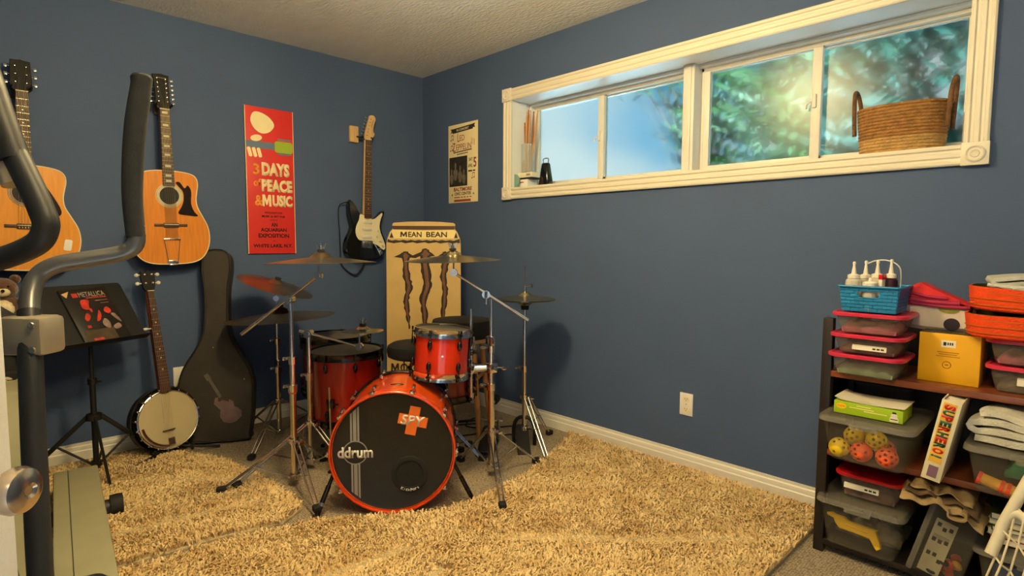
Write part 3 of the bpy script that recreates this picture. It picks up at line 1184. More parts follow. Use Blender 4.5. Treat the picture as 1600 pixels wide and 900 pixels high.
# --- red festival sign
M['sign_red'] = P('red_sign_paint', rgb(214, 48, 44), 0.5, noise=0.05, nscale=6)
M['cream'] = P('cream_print', rgb(246, 230, 182), 0.55, noise=0.02, nscale=20)
M['amber'] = P('amber_print', rgb(244, 160, 60), 0.55, noise=0.02, nscale=20)
M['slate'] = P('slate_blue_print', rgb(98, 118, 142), 0.55, noise=0.03, nscale=20)
M['lime'] = P('lime_print', rgb(150, 178, 48), 0.55, noise=0.03, nscale=20)
F = LW(-1.206, 1.563)
SW, SH = 0.308, 0.925
sg = thing('festival_sign', 'tall red festival sign with cream lettering on the left wall', 'sign', F)
m = MB()
m.box((0, 0, 0.007), (SW, SH, 0.014), 0.001)
m.build('board', 'sign_red', sg)
m = MB()
zz = 0.0142
m.box((-0.152, 0, 0.0072), (0.004, SH + 0.001, 0.0146))
m.box((0.1525, 0, 0.0072), (0.003, SH + 0.001, 0.0146))
m.build('edge_band', 'cream', sg)


def sx(px):
    return (px - 148) / 270 * SW


# plain generic shapes where the poster carries its picture
m = MB()
m.prism(closed_smooth([(-0.118, 0.375), (-0.10, 0.425), (-0.055, 0.43), (0.0, 0.405), (0.03, 0.36), (0.0, 0.315), (-0.05, 0.300), (-0.095, 0.325)], 4), zz, zz + 0.0006)
m.build('oval_print', 'cream', sg)
m = MB()
m.box2((-0.15, 0.205, zz), (0.03, 0.248, zz + 0.0006))
for a_ in (0.268, 0.176):
    m.box2((0.05, a_, zz), (0.135, a_ + 0.012, zz + 0.0006))
m.build('bar_print', 'slate', sg)
m = MB()
m.prism(rrect(0.118, 0.072, 0.016), zz, zz + 0.0006, xf=T(0.088, 0.226, 0))
m.build('block_print', 'lime', sg)
for u in (-0.128, -0.098, -0.068):
    m = MB()
    m.prism(rrect(0.022, 0.062, 0.010), zz, zz + 0.0006, xf=T(u, 0.178, 0) @ rz(14))
    m.build('stroke_print', 'cream', sg)
m = MB()
m.prism(ellipse(0.036, 0.020), zz, zz + 0.0006, xf=T(-0.085, 0.268, 0) @ rz(12))
m.build('oval_print', 'cream', sg)
L_ = lambda t, mt, u, v, w, h, b=0.035: text(t, mt, sg, T(u, v, zz), width=w, height=h, bold=b, ext=0.0006)
L_('3', 'amber', -0.090, 0.073, 0.040, 0.070, 0.03)
L_('DAYS', 'cream', 0.033, 0.078, 0.180, 0.086, 0.06)
L_('of', 'amber', -0.086, -0.010, 0.046, 0.050, 0.02)
L_('PEACE', 'cream', 0.040, -0.026, 0.200, 0.080, 0.06)
L_('&', 'amber', -0.078, -0.124, 0.052, 0.068, 0.035)
letter_m('cream', sg, T(-0.030, -0.122, zz), 0.058, 0.074, 0.0006)
L_('USIC', 'cream', 0.072, -0.122, 0.132, 0.076, 0.06)
L_('WOODSTOCK', 'blackprint', 0.012, -0.200, 0.118, 0.013)
L_('MUSIC & ART FAIR', 'blackprint', 0.012, -0.223, 0.152, 0.014)
L_('presents', 'blackprint', 0.012, -0.247, 0.05, 0.012, 0.005)
L_('AN', 'blackprint', 0.014, -0.276, 0.040, 0.026)
L_('AQUARIAN', 'blackprint', 0.010, -0.311, 0.168, 0.027)
L_('EXPOSITION', 'blackprint', 0.010, -0.347, 0.198, 0.027)
L_('in', 'blackprint', 0.012, -0.380, 0.014, 0.010, 0.005)
L_('WHITE LAKE, N.Y.', 'blackprint', 0.004, -0.414, 0.252, 0.027)

# --- concert poster on the window wall
M['paper'] = P('yellowed_paper', rgb(238, 222, 176), 0.7, noise=0.04, nscale=5)
M['brownred'] = P('brown_red_print', rgb(150, 66, 44), 0.6, noise=0.05, nscale=20)
M['photo_dark'] = P('dark_photo_print', rgb(42, 38, 34), 0.6, noise=0.4, nscale=26)
M['photo_mid'] = P('grey_photo_print', rgb(108, 100, 88), 0.6, noise=0.3, nscale=40)
PW, PH = 0.333, 0.570
cp = thing('concert_poster', 'cream concert poster with dark band photo on the window wall', 'poster', RW(0.494, 1.757))
m = MB()
m.box((0, 0, 0.002), (PW, PH, 0.004), 0.0005)
m.build('sheet', 'paper', cp)
zz2 = 0.0041
L2 = lambda t, mt, u, v, w, h, b=0.0, a=0: text(t, mt, cp, T(u, v, zz2) @ rz(a), width=w, height=h, bold=b, ext=0.0004)
m = MB()
m.prism([(-0.140, 0.225), (-0.115, 0.232), (-0.115, 0.222), (0.115, 0.232), (0.115, 0.242), (0.140, 0.240), (0.130, 0.255), (0.140, 0.270), (0.110, 0.266), (-0.110, 0.256), (-0.140, 0.258), (-0.128, 0.242)], zz2, zz2 + 0.0005)
m.build('banner_print', 'photo_dark', cp)
text('IN CONCERT', 'paper', cp, T(0, 0.244, zz2 + 0.0005) @ rz(2), width=0.14, height=0.016, bold=0.02, ext=0.0004)
L2('L', 'brownred', -0.048, 0.188, 0.022, 0.062)
L2('ED', 'brownred', -0.006, 0.182, 0.055, 0.040)
L2('Z', 'brownred', -0.100, 0.122, 0.034, 0.062)
L2('EPPELIN', 'brownred', 0.012, 0.118, 0.170, 0.042)
m = MB()
m.box2((-0.156, -0.165, zz2), (0.052, 0.050, zz2 + 0.0004))
m.build('photo', 'photo_dark', cp)
m = MB()
for u, v_, h_, w_ in ((-0.128, -0.10, 0.085, 0.022), (-0.083, -0.065, 0.10, 0.024), (-0.030, -0.085, 0.095, 0.024), (0.014, -0.105, 0.08, 0.022)):
    m.prism(closed_smooth([(u - w_ * 0.5, v_ - h_ * 0.5), (u + w_ * 0.5, v_ - h_ * 0.5), (u + w_, v_ + h_ * 0.12), (u + w_ * 0.35, v_ + h_ * 0.3), (u + w_ * 0.45, v_ + h_ * 0.6), (u, v_ + h_ * 0.75), (u - w_ * 0.45, v_ + h_ * 0.6), (u - w_ * 0.35, v_ + h_ * 0.3), (u - w_, v_ + h_ * 0.12)], 3), zz2 + 0.0004, zz2 + 0.0007)
m.build('photo_figures', 'photo_mid', cp)
L2('SAT.', 'blackprint', 0.092, 0.018, 0.044, 0.024, 0.01)
L2('APRIL', 'blackprint', 0.086, -0.026, 0.050, 0.024, 0.01)
L2('5', 'brownred', 0.137, -0.005, 0.032, 0.070, 0.02)
L2('BALTIMORE', 'brownred', 0.0, -0.188, 0.205, 0.028, 0.03)
L2('CIVIC CENTER', 'blackprint', 0.0, -0.220, 0.190, 0.022, 0.02)
L2('*', 'blackprint', -0.122, -0.226, 0.016, 0.016, 0.02)
L2('*', 'blackprint', 0.122, -0.226, 0.016, 0.016, 0.02)
m = MB()
for u, w_ in ((-0.065, 0.065), (-0.010, 0.022), (0.022, 0.022), (0.055, 0.022), (0.088, 0.022)):
    m.box2((u - w_ / 2, -0.250, zz2), (u + w_ / 2, -0.243, zz2 + 0.0004))
m.build('price_line_print', 'brownred', cp)
m = MB()
for k_ in range(11):
    m.box2((-0.105 + k_ * 0.019, 0.078 + 0.0008 * k_, zz2), (-0.105 + k_ * 0.019 + 0.015, 0.087 + 0.0008 * k_, zz2 + 0.0004))
for k_ in range(7):
    m.box2((-0.065 + k_ * 0.018, 0.063 + 0.0008 * k_, zz2), (-0.065 + k_ * 0.018 + 0.014, 0.070 + 0.0008 * k_, zz2 + 0.0004))
for u, w_ in ((0.085, 0.045), (0.128, 0.022)):
    m.box2((u - w_ / 2, -0.068, zz2), (u + w_ / 2, -0.058, zz2 + 0.0004))
m.build('small_line_print', 'blackprint', cp)
m = MB()
m.box2((-0.10, -0.278, zz2), (0.09, -0.262, zz2 + 0.0004))
for u, v_ in ((-0.135, 0.175), (-0.140, 0.10), (0.105, -0.115)):
    m.prism(ellipse(0.007, 0.005, 12), zz2, zz2 + 0.0004, xf=T(u, v_, 0))
    m.prism(ellipse(0.007, 0.005, 12), zz2, zz2 + 0.0004, xf=T(u + 0.022, v_ + 0.004, 0))
    m.box2((u + 0.005, v_, zz2), (u + 0.0075, v_ + 0.035, zz2 + 0.0004))
    m.box2((u + 0.027, v_ + 0.004, zz2), (u + 0.0295, v_ + 0.038, zz2 + 0.0004))
    m.box2((u + 0.005, v_ + 0.032, zz2), (u + 0.0295, v_ + 0.038, zz2 + 0.0004))
for i in range(3):
    m.box((0.10 + i * 0.016, 0.150 - i * 0.006, zz2 + 0.0002), (0.003, 0.045, 0.0004), 0, xf=None)
m.build('note_print', 'brownred', cp)

# ------------------------------------------------------------------ can-shaped standee in the corner
M['card'] = P('tan_card_print', rgb(206, 174, 112), 0.55, noise=0.05, nscale=8, stretch=(1, 1, 0.3))
M['cardcream'] = P('cream_card_print', rgb(240, 220, 150), 0.55, noise=0.04, nscale=10)
M['cocoa'] = P('cocoa_print', rgb(74, 48, 34), 0.55, noise=0.12, nscale=10)
M['darkcocoa'] = P('dark_brown_print', rgb(40, 26, 18), 0.55, noise=0.15, nscale=10)
M['mocha'] = P('mocha_print', rgb(112, 74, 50), 0.55, noise=0.25, nscale=9)
M['cardedge'] = P('pale_card_edge', rgb(226, 214, 182), 0.7, noise=0.05, nscale=12)
F = frame((0.60, -0.44, 0.0), (0.699, 0.715, 0), (-0.02, 0.02, 1))
st = thing('can_standee', 'tan drink can standee with dark claw marks standing in the corner', 'standee', F)
sc_ = 0.00131


def zc(x, y):
    return ((x - 325) * sc_, 1.315 - (y - 48) * sc_)


out = [zc(165, 60), zc(172, 52), zc(240, 47), zc(330, 45), zc(420, 47), zc(482, 52), zc(490, 60), zc(487, 82), zc(500, 100), zc(514, 132), zc(518, 160), zc(518, 960), zc(500, 1010), zc(485, 1046), zc(165, 1046), zc(150, 1010), zc(134, 960), zc(134, 160), zc(140, 132), zc(152, 100), zc(168, 82)]
m = MB()
m.prism(out, -0.014, 0.0)
m.build('board', 'cardedge', st)
m = MB()
m.prism(out, 0.0, 0.001)
m.build('printed_face', 'card', st)
z1 = 0.0011


def flat(poly, mat, name, z=z1, par=None):
    m = MB()
    m.prism([zc(*p) for p in poly], z, z + 0.0005)
    return m.build(name, mat, par or st)


flat([(166, 68), (489, 68), (486, 86), (330, 88), (169, 86)], 'cocoa', 'rim_band')
flat([(168, 88), (330, 92), (486, 88), (500, 106), (508, 132), (330, 134), (146, 132), (156, 106)], 'cardcream', 'name_band')
jag = [(142, 136)] + [(142 + i * 20, 140 + (i % 2) * 4) for i in range(1, 18)] + [(512, 134), (515, 156)] + [(512 - i * 20, 152 + (i % 3) * 3) for i in range(1, 18)] + [(139, 152)]
flat(jag, 'darkcocoa', 'torn_band')
for xx in ((150, 108, 172, 130), (484, 108, 504, 130)):
    flat([(xx[0], xx[3]), ((xx[0] + xx[2]) / 2, xx[1] - 8), (xx[2], xx[3])], 'darkcocoa', 'corner_mark', z1 + 0.0006)
letter_m('darkcocoa', st, T(*zc(224, 112), z1 + 0.0005), 0.046, 0.036, 0.0005, 0.22)
text('EAN', 'darkcocoa', st, T(*zc(282, 112), z1 + 0.0005), width=0.090, height=0.036, bold=0.02, ext=0.0005)
text('BEAN', 'darkcocoa', st, T(*zc(394, 112), z1 + 0.0005), width=0.140, height=0.036, bold=0.02, ext=0.0005)


def claw(pts, seed, name):
    g = np.random.default_rng(seed)
    c = catmull([(p[0], p[1], p[2]) for p in pts], 4)
    L, Rr, L2_, R2_ = [], [], [], []
    for i, p in enumerate(c):
        w = max(p.z / 2, 0.6)
        a, b_ = g.uniform(-4, 5), g.uniform(-4, 5)
        L.append((p.x - w - max(a, -w * 0.5), p.y))
        Rr.append((p.x + w + max(b_, -w * 0.5), p.y))
        if 1 < i < len(c) - 2:
            L2_.append((p.x - w * 0.42 + a * 0.3, p.y))
            R2_.append((p.x + w * 0.42 + b_ * 0.3, p.y))
    o = flat(L + Rr[::-1], 'darkcocoa', name)
    flat(L2_ + R2_[::-1], 'mocha', 'inner_stroke', z1 + 0.0005, o)
    return o


claw([(231, 200, 20), (232, 222, 40), (234, 260, 32), (238, 330, 34), (250, 380, 36), (238, 440, 26), (236, 480, 26), (245, 540, 18), (253, 603, 3)], 1, 'claw_stroke')
claw([(336, 184, 16), (336, 205, 52), (333, 250, 46), (340, 320, 46), (345, 380, 42), (326, 440, 38), (326, 480, 30), (332, 540, 28), (332, 620, 22), (336, 690, 4)], 2, 'claw_stroke')
claw([(436, 200, 16), (440, 222, 44), (438, 262, 38), (428, 330, 30), (436, 390, 28), (434, 450, 26), (428, 520, 22), (426, 600, 16), (420, 680, 3)], 3, 'claw_stroke')
flat([(172, 228), (200, 216), (215, 206), (232, 198), (250, 208), (270, 220), (285, 214), (310, 203), (336, 182), (352, 200), (368, 206), (386, 222), (362, 226), (340, 222), (312, 222), (285, 234), (262, 232), (240, 236), (210, 234)], 'darkcocoa', 'claw_crest', z1 + 0.0002)
flat([(400, 224), (424, 208), (438, 197), (456, 208), (482, 222), (455, 232), (425, 232)], 'darkcocoa', 'claw_crest', z1 + 0.0002)
flat([(220, 222), (234, 208), (250, 222), (244, 234), (228, 234)], 'mocha', 'crest_fill', z1 + 0.0009)
flat([(312, 216), (336, 194), (360, 212), (350, 222), (325, 222)], 'mocha', 'crest_fill', z1 + 0.0009)
xx = 176
for ch_, w_ in (('M', 42), ('O', 40), ('N', 40), ('S', 36), ('T', 36), ('E', 34), ('R', 38)):
    if ch_ == 'M':
        letter_m('darkcocoa', st, T(*zc(xx, 806), z1), w_ * sc_, 46 * sc_, 0.0005, 0.22)
    else:
        text(ch_, 'darkcocoa', st, T(*zc(xx, 806), z1), width=w_ * sc_, height=46 * sc_, bold=0.025, ext=0.0005)
    if ch_ == 'O':
        flat([(xx - 4, 768), (xx + 4, 768), (xx + 4, 846), (xx - 4, 846)], 'darkcocoa', 'letter_bar')
    xx += 47

# ------------------------------------------------------------------ drum kit
a_ = R(-39)
BW = V((math.cos(a_), math.sin(a_), 0))
BU = V((-BW.y, BW.x, 0))
BR, BL = 0.270, 0.42
F = frame((1.70, -1.388, 0.001), BU, (0, 0, 1))
bd = thing('bass_drum', 'orange bass drum with black front head at the front of the kit', 'drum', F)
AX = T(0, BR, 0)
m = MB()
m.lathe([(BR - 0.016, -BL + 0.012), (BR - 0.010, -BL + 0.010), (BR - 0.010, -0.012), (BR - 0.016, -0.014), (BR - 0.016, -BL + 0.012)], 72, xf=AX)
m.build('shell', 'orange_shell', bd)
for nm, w0, w1 in (('front_hoop', -0.040, 0.004), ('rear_hoop', -BL - 0.004, -BL + 0.040)):
    m = MB()
    m.lathe([(BR - 0.007, w0), (BR, w0 + 0.002), (BR, w1 - 0.002), (BR - 0.002, w1), (BR - 0.007, w1), (BR - 0.008, w0)], 72, xf=AX)
    hp = m.build(nm, 'hoop_orange' if nm == 'front_hoop' else 'dkchrome', bd)
m = MB()
m.lathe([(0, -0.016), (BR - 0.022, -0.016), (BR - 0.016, -0.012), (BR - 0.008, -0.014), (BR - 0.008, -0.024), (0, -0.024)], 72, xf=AX)
fh = m.build('front_head', 'blackhead', bd)
m = MB()
m.lathe([(0, -BL + 0.016), (BR - 0.016, -BL + 0.016), (BR - 0.008, -BL + 0.014), (BR - 0.008, -BL + 0.024), (0, -BL + 0.024)], 72, xf=AX)
m.build('batter_head', 'coated', bd)
hz_ = -0.0158
def headprint(name, mat, u0, v0, u1, v1, z0=0.0, z1=0.0006):
    # printed band, its ends cut to the round of the head
    m = MB()
    e = lambda u, v: math.copysign(min(abs(v), math.sqrt(0.2475 ** 2 - u * u)), v)
    m.prism([(u0, e(u0, v0)), (u1, e(u1, v0)), (u1, e(u1, v1)), (u0, e(u0, v1))], z0, z1, xf=AX @ T(0, 0, hz_))
    m.build(name, mat, fh)


headprint('stripe_print', 'grey_print', -0.180, 0.050, -0.142, 0.240)
headprint('stripe_print', 'grey_print', -0.178, -0.240, -0.140, -0.050)
for u in (-0.172, -0.1535):
    headprint('pinstripe_print', 'blackprint', u, 0.052, u + 0.0035, 0.240, 0.0005, 0.0010)
    headprint('pinstripe_print', 'blackprint', u + 0.002, -0.240, u + 0.0055, -0.052, 0.0005, 0.0010)
m = MB()
m.lathe([(0, 0.0006), (0.0485, 0.0006), (0.0485, 0.0011), (0, 0.0011)], 40, xf=AX @ T(-0.160, 0.0, hz_))
m.build('roundel_print', 'blackhead', fh)
m = MB()
m.lathe([(0.048, 0), (0.0525, 0), (0.0525, 0.0012), (0.048, 0.0012), (0.048, 0)], 40, xf=AX @ T(-0.160, 0.0, hz_))
m.build('ring_print', 'grey_print', fh)
text('ddrum', 'white', fh, AX @ T(-0.160, 0.001, hz_ + 0.001), width=0.150, height=0.050, bold=0.03, ext=0.0008)
cr = MB()
XR = AX @ T(0.086, 0.135, hz_) @ rz(-12)
cr.prism([(-0.0625, -0.023), (-0.023, -0.023), (-0.023, -0.063), (0.023, -0.063), (0.023, -0.023), (0.0625, -0.023), (0.0625, 0.023), (0.023, 0.023), (0.023, 0.063), (-0.023, 0.063), (-0.023, 0.023), (-0.0625, 0.023)], 0, 0.0009, xf=XR)
stk = cr.build('cross_sticker', 'orange_print', fh)
text('SPY', 'white', stk, XR @ rz(4) @ T(0.0, 0.0, 0.001), width=0.104, height=0.044, bold=0.02, ext=0.0007, shear=0.15)
PX = AX @ T(0.071, -0.101, hz_)
m = MB()
m.lathe([(0.057, -0.002), (0.060, 0.005), (0.068, 0.006), (0.078, 0.003), (0.080, 0.0), (0.057, -0.002)], 48, xf=PX)
pr = m.build('port_ring', 'rubber', fh)
m = MB()
m.lathe([(0, 0.0), (0.058, 0.0), (0.058, 0.0006), (0, 0.0006)], 40, xf=PX)
m.build('port_hole', 'rubber', pr)
word = 'KickPort'
for i, chx in enumerate(word):
    an = 242 + i * 8.4
    text(chx, 'white', pr, PX @ rz(an + 90) @ T(0, -0.0695, 0.0062), height=0.013 if chx in 'KP' else 0.010, bold=0.02, ext=0.0006)
# lugs, rods and claws round the shell
for i in range(10):
    an = 90 - 18 + i * 36
    if 230 < an < 310:
        continue
    B = AX @ rz(an - 90)
    for q0, sg in ((0.0, -1), (-BL, 1)):
        m = MB()
        m.rod((0, BR + 0.007, q0 - sg * 0.010), (0, BR + 0.007, q0 + sg * 0.115), 0.003, n=8, xf=B)
        m.box((0, BR + 0.007, q0 + sg * 0.095), (0.017, 0.015, 0.050), 0.006, xf=B)
        m.box((0, BR + 0.001, q0 + sg * 0.095), (0.013, 0.018, 0.034), 0.004, xf=B)
        m.box((0, BR + 0.004, q0 + sg * 0.012), (0.022, 0.010, 0.036), 0.003, xf=B)
        m.rod((0, BR + 0.007, q0 - sg * 0.004), (0, BR + 0.007, q0 - sg * 0.012), 0.005, n=8, xf=B)
        m.build('lug', 'chrome', bd)
m = MB()
m.prism(ellipse(0.030, 0.011, 24), 0, 0.0025, 0.001, xf=AX @ T(0.005, BR - 0.0105, -0.16) @ rx(-90))
m.build('badge', 'dkchrome', bd)
# spurs
for s, foot in ((-1, (1.515, -1.648)), (1, (1.842, -1.060))):
    loc = F.inverted() @ V((foot[0], foot[1], 0.012))
    top = V((s * (BR - 0.02), 0.20, -0.10))
    knee = top.lerp(loc, 0.45)
    m = MB()
    m.rod(top, knee, 0.008)
    m.rod(knee, loc, 0.0105, 0.011)
    sp = m.build('spur', 'dkchrome', bd)
    m = MB()
    m.rod(loc + (knee - loc).normalized() * 0.055, loc + (knee - loc).normalized() * -0.004, 0.012, 0.007)
    m.build('spur_tip', 'rubber' if s > 0 else 'chrome', sp)
    m = MB()
    m.box(top + V((-s * 0.004, 0, 0)), (0.03, 0.05, 0.04), 0.008)
    m.ball(top + V((s * 0.02, 0.015, 0)), 0.010, n=10)
    m.build('spur_bracket', 'chrome', bd)


def drum(name, label, cat, F, r, d, shell, head, nlug, hoop='dkchrome', lugs=True, phase=0.0):
    """upright drum, bottom hoop at z = 0"""
    t = thing(name, label, cat, F)
    m = MB()
    m.lathe([(r - 0.012, 0.010), (r - 0.006, 0.006), (r - 0.006, d - 0.006), (r - 0.012, d - 0.010), (r - 0.012, 0.010)], 56)
    m.build('shell', shell, t)
    m = MB()
    m.lathe([(0, d), (r - 0.010, d), (r - 0.004, d - 0.003), (r - 0.004, d - 0.012), (0, d - 0.004)], 56)
    m.build('batter_head', head, t)
    m = MB()
    m.lathe([(0, 0), (r - 0.010, 0), (r - 0.004, 0.003), (r - 0.004, 0.012), (0, 0.004)], 56)
    m.build('bottom_head', 'coated', t)
    for z0 in (d - 0.028, -0.008):
        m = MB()
        m.lathe([(r - 0.002, z0), (r + 0.004, z0), (r + 0.002, z0 + 0.010), (r + 0.002, z0 + 0.034), (r + 0.004, z0 + 0.037), (r - 0.003, z0 + 0.037), (r - 0.002, z0)], 56)
        m.build('hoop', hoop, t)
    if lugs:
        for i in range(nlug):
            B = rz(phase + 360 / nlug * i)
            for sgn, zc_ in ((1, d - 0.062), (-1, 0.062)):
                m = MB()
                m.ball((r + 0.004, 0, zc_), 0.016, (0.7, 0.75, 1.5), 12, xf=B)
                m.rod((r + 0.011, 0, zc_), (r + 0.011, 0, zc_ + sgn * 0.070), 0.0027, n=8, xf=B)
                m.rod((r + 0.011, 0, zc_ + sgn * 0.058), (r + 0.011, 0, zc_ + sgn * 0.072), 0.005, n=8, xf=B)
                m.box((r + 0.008, 0, zc_ + sgn * 0.048), (0.014, 0.016, 0.012), 0.003, xf=B)
                m.build('lug', 'dkchrome', t)
    return t


def tomlegs(t, r, d, zb, angs):
    for an in angs:
        B = rz(an)
        m = MB()
        m.rod((r + 0.022, 0, 0.22), (r + 0.022, 0, -zb + 0.02), 0.0055, xf=B)
        m.tube([(r + 0.022, 0, -zb + 0.03), (r + 0.026, 0, -zb + 0.016), (r + 0.040, 0, -zb + 0.008)], 0.0055, 8, 4, xf=B)
        lg = m.build('leg', 'chrome', t)
        m = MB()
        m.rod((r + 0.034, 0, -zb + 0.010), (r + 0.052, 0, -zb + 0.008), 0.010, 0.011, xf=B)
        m.build('rubber_foot', 'rubber', lg)
        m = MB()
        m.box((r + 0.012, 0, 0.13), (0.03, 0.04, 0.05), 0.008, xf=B)
        m.rod((r + 0.02, 0.018, 0.13), (r + 0.02, 0.045, 0.13), 0.005, n=8, xf=B)
        m.build('leg_bracket', 'dkchrome', t)


t = drum('floor_tom', 'front dark red floor tom behind the bass drum', 'drum', T(0.955, -1.195, 0.225) @ rx(1), 0.192, 0.368, 'red_shell', 'coated', 8, phase=-15)
tomlegs(t, 0.192, 0.368, 0.225, (-52, 70, 190))
t = drum('floor_tom', 'rear dark red floor tom nearer the left wall', 'drum', T(0.505, -1.03, 0.255), 0.200, 0.345, 'red_shell', 'coated', 8, phase=8)
tomlegs(t, 0.200, 0.345, 0.255, (-65, 60, 180))
rt_ = drum('rack_tom', 'orange red rack tom clamped above the right of the bass drum', 'drum', T(1.575, -1.035, 0.535) @ rx(-3) @ ry(2), 0.134, 0.225, 'tom_shell', 'coated', 6, hoop='chrome', phase=-62)
m = MB()
m.lathe([(0, 0), (0.005, 0), (0.005, 0.002), (0, 0.002)], 12, xf=rz(-36) @ T(0.1285, 0, 0.115) @ ry(90))
m.build('vent_badge', 'chrome', rt_)
m = MB()
m.box((0, 0, 0), (0.012, 0.05, 0.06), 0.006, xf=rz(68) @ T(0.136, 0, 0.11))
m.ball((0, 0, 0), 0.017, n=12, xf=rz(68) @ T(0.150, 0, 0.11))
m.rod((0.15, 0, 0.11), (0.185, 0, 0.11), 0.010, xf=rz(68))
m.build('mount_bracket', 'dkchrome', rt_)
sn = drum('snare_drum', 'dark red snare drum low behind the rack tom', 'drum', T(1.34, -0.840, 0.350), 0.170, 0.160, 'red_shell', 'coated', 8, phase=12)
M['cymbal_lathe'] = M['bronze']


def legset(t, base, feet, zu, zl, mat='chrome', tip='rubber', w=0.012):
    bx, by = base
    for (fx, fy, fz) in feet:
        d = V((fx - bx, fy - by, 0))
        L = d.length
        d.normalize()
        n = V((-d.y, d.x, 0))
        m = MB()
        foot = V((d.x * L, d.y * L, fz + 0.012))
        for s in (1, -1):
            a = d * 0.028 + n * s * w + V((0, 0, zu))
            e = foot + n * s * w * 0.8 + V((0, 0, 0.012)) - d * 0.015
            m.tube([a, e], 0.0042, 8)
        midp = (d * 0.028 + V((0, 0, zu))).lerp(foot, 0.52)
        m.rod(d * 0.024 + V((0, 0, zl)), midp, 0.0042, n=8)
        m.rod(midp - n * w * 1.2, midp + n * w * 1.2, 0.004, n=8)
        lg = m.build('leg', mat, t)
        m = MB()
        q = frame(foot, d, (0, 0, 1))
        m.box((0, 0.004, 0), (0.045, 0.030, 0.034), 0.009, xf=q)
        m.build('rubber_foot', tip, lg)
    m = MB()
    m.lathe([(0.010, zl - 0.014), (0.024, zl - 0.012), (0.024, zl + 0.012), (0.010, zl + 0.014)], 16)
    m.build('collar', 'chrome', t)
    m = MB()
    m.lathe([(0.010, zu - 0.014), (0.024, zu - 0.012), (0.024, zu + 0.012), (0.010, zu + 0.014)], 16)
    m.rod((0.02, 0.0, zu), (0.05, 0.01, zu), 0.0045, n=8)
    m.box((0.055, 0.011, zu), (0.008, 0.030, 0.016), 0.004)
    m.build('collar', 'chrome', t)


def poles(t, secs, mat='chrome'):
    """telescoping tube sections [(z0, z1, r)] with clamps at the joins"""
    for i, (z0, z1, r) in enumerate(secs):
        m = MB()
        m.lathe([(0, z0), (r, z0), (r, z1), (0, z1)], 18)
        p = m.build('pole', mat, t)
        if i < len(secs) - 1:
            m = MB()
            m.lathe([(r * 0.8, z1 - 0.028), (r + 0.006, z1 - 0.028), (r + 0.007, z1 + 0.006), (r * 0.7, z1 + 0.010)], 16)
            m.box((-(r + 0.012), 0, z1 - 0.010), (0.022, 0.016, 0.026), 0.005)
            m.rod((-(r + 0.015), 0, z1 - 0.010), (-(r + 0.034), -0.006, z1 - 0.010), 0.004, n=8)
            m.box((-(r + 0.040), -0.008, z1 - 0.010), (0.010, 0.034, 0.016), 0.005)
            m.build('height_clamp', 'chrome', p)


def cymbal(label, F, r, mat='bronze', nut=True, felt=True, bell=None):
    c = thing('cymbal', label, 'cymbal', F)
    bell = bell or r * 0.21
    h = r * 0.10
    top = [(0.004, h + 0.026 * bell / 0.05), (bell * 0.35, h + 0.024 * bell / 0.05), (bell * 0.75, h + 0.013 * bell / 0.05), (bell, h + 0.001)]
    for i in range(1, 9):
        q = bell + (r - bell) * i / 8
        top.append((q, h * (1 - ((q - bell) / (r - bell)) ** 1.25)))
    prof = top + [(r, -0.0012)] + [(a, b_ - 0.0016) for a, b_ in reversed(top[:-1])]
    m = MB()
    m.lathe([(0, top[0][1])] + prof + [(0, top[0][1] - 0.0016)], 64)
    m.build('bow', mat, c, ang=50)
    zt = top[0][1]
    if felt:
        m = MB()
        m.lathe([(0, zt - 0.016), (0.018, zt - 0.016), (0.018, zt - 0.003), (0, zt - 0.003)], 18)
        m.lathe([(0, zt), (0.017, zt), (0.017, zt + 0.010), (0, zt + 0.010)], 18)
        m.build('felt', 'rubber', c)
    if nut:
        m = MB()
        m.rod((0, 0, zt - 0.02), (0, 0, zt + 0.040), 0.0032, n=8)
        m.lathe([(0, zt + 0.010), (0.009, zt + 0.010), (0.008, zt + 0.024), (0, zt + 0.026)], 14)
        for s in (1, -1):
            m.prism(closed_smooth([(0.004, 0.012), (0.010, 0.010), (0.024, 0.032), (0.020, 0.038), (0.010, 0.028)], 2) if s > 0 else closed_smooth([(-0.004, 0.012), (-0.010, 0.010), (-0.024, 0.032), (-0.020, 0.038), (-0.010, 0.028)], 2), -0.0025, 0.0025, xf=T(0, 0, zt) @ frame((0, 0, 0), (0.7, 0.7, 0), (0, 0, 1)))
        m.build('wing_nut', 'chrome', c)
    return c


def boom(t, a, b, tilt, r=0.0075):
    """boom arm from a to b through tilter at tilt (local coordinates)"""
    a, b, tilt = V(a), V(b), V(tilt)
    m = MB()
    m.rod(a, b, r, r * 0.85)
    d = (b - a).normalized()
    m.rod(a - d * 0.002, a + d * 0.085, r * 1.18)
    arm = m.build('boom_arm', 'chrome', t)
    m = MB()
    n = V((-d.y, d.x, 0)).normalized()
    side = frame(tilt, d, n)
    m.rod(tilt - n * 0.022, tilt + n * 0.022, 0.020, n=18)
    m.rod(tilt - n * 0.030, tilt + n * 0.030, 0.012, n=14)
    m.box(tilt + n * 0.040, (0.012, 0.012, 0.034), 0.004)
    m.rod(tilt, tilt - V((0, 0, 0.05)), 0.0115, n=12)
    m.build('tilter', 'chrome', t)
    m = MB()
    m.rod(b - n * 0.012, b + n * 0.012, 0.019, n=18)
    m.rod(b - n * 0.018, b + n * 0.018, 0.010, n=12)
    m.rod(b, b + V((0, 0, 0.075)), 0.0042, n=10)
    m.build('cymbal_tilter', 'chrome', arm)


def O(P_, base):
    return V(P_) - V((base[0], base[1], base[2]))


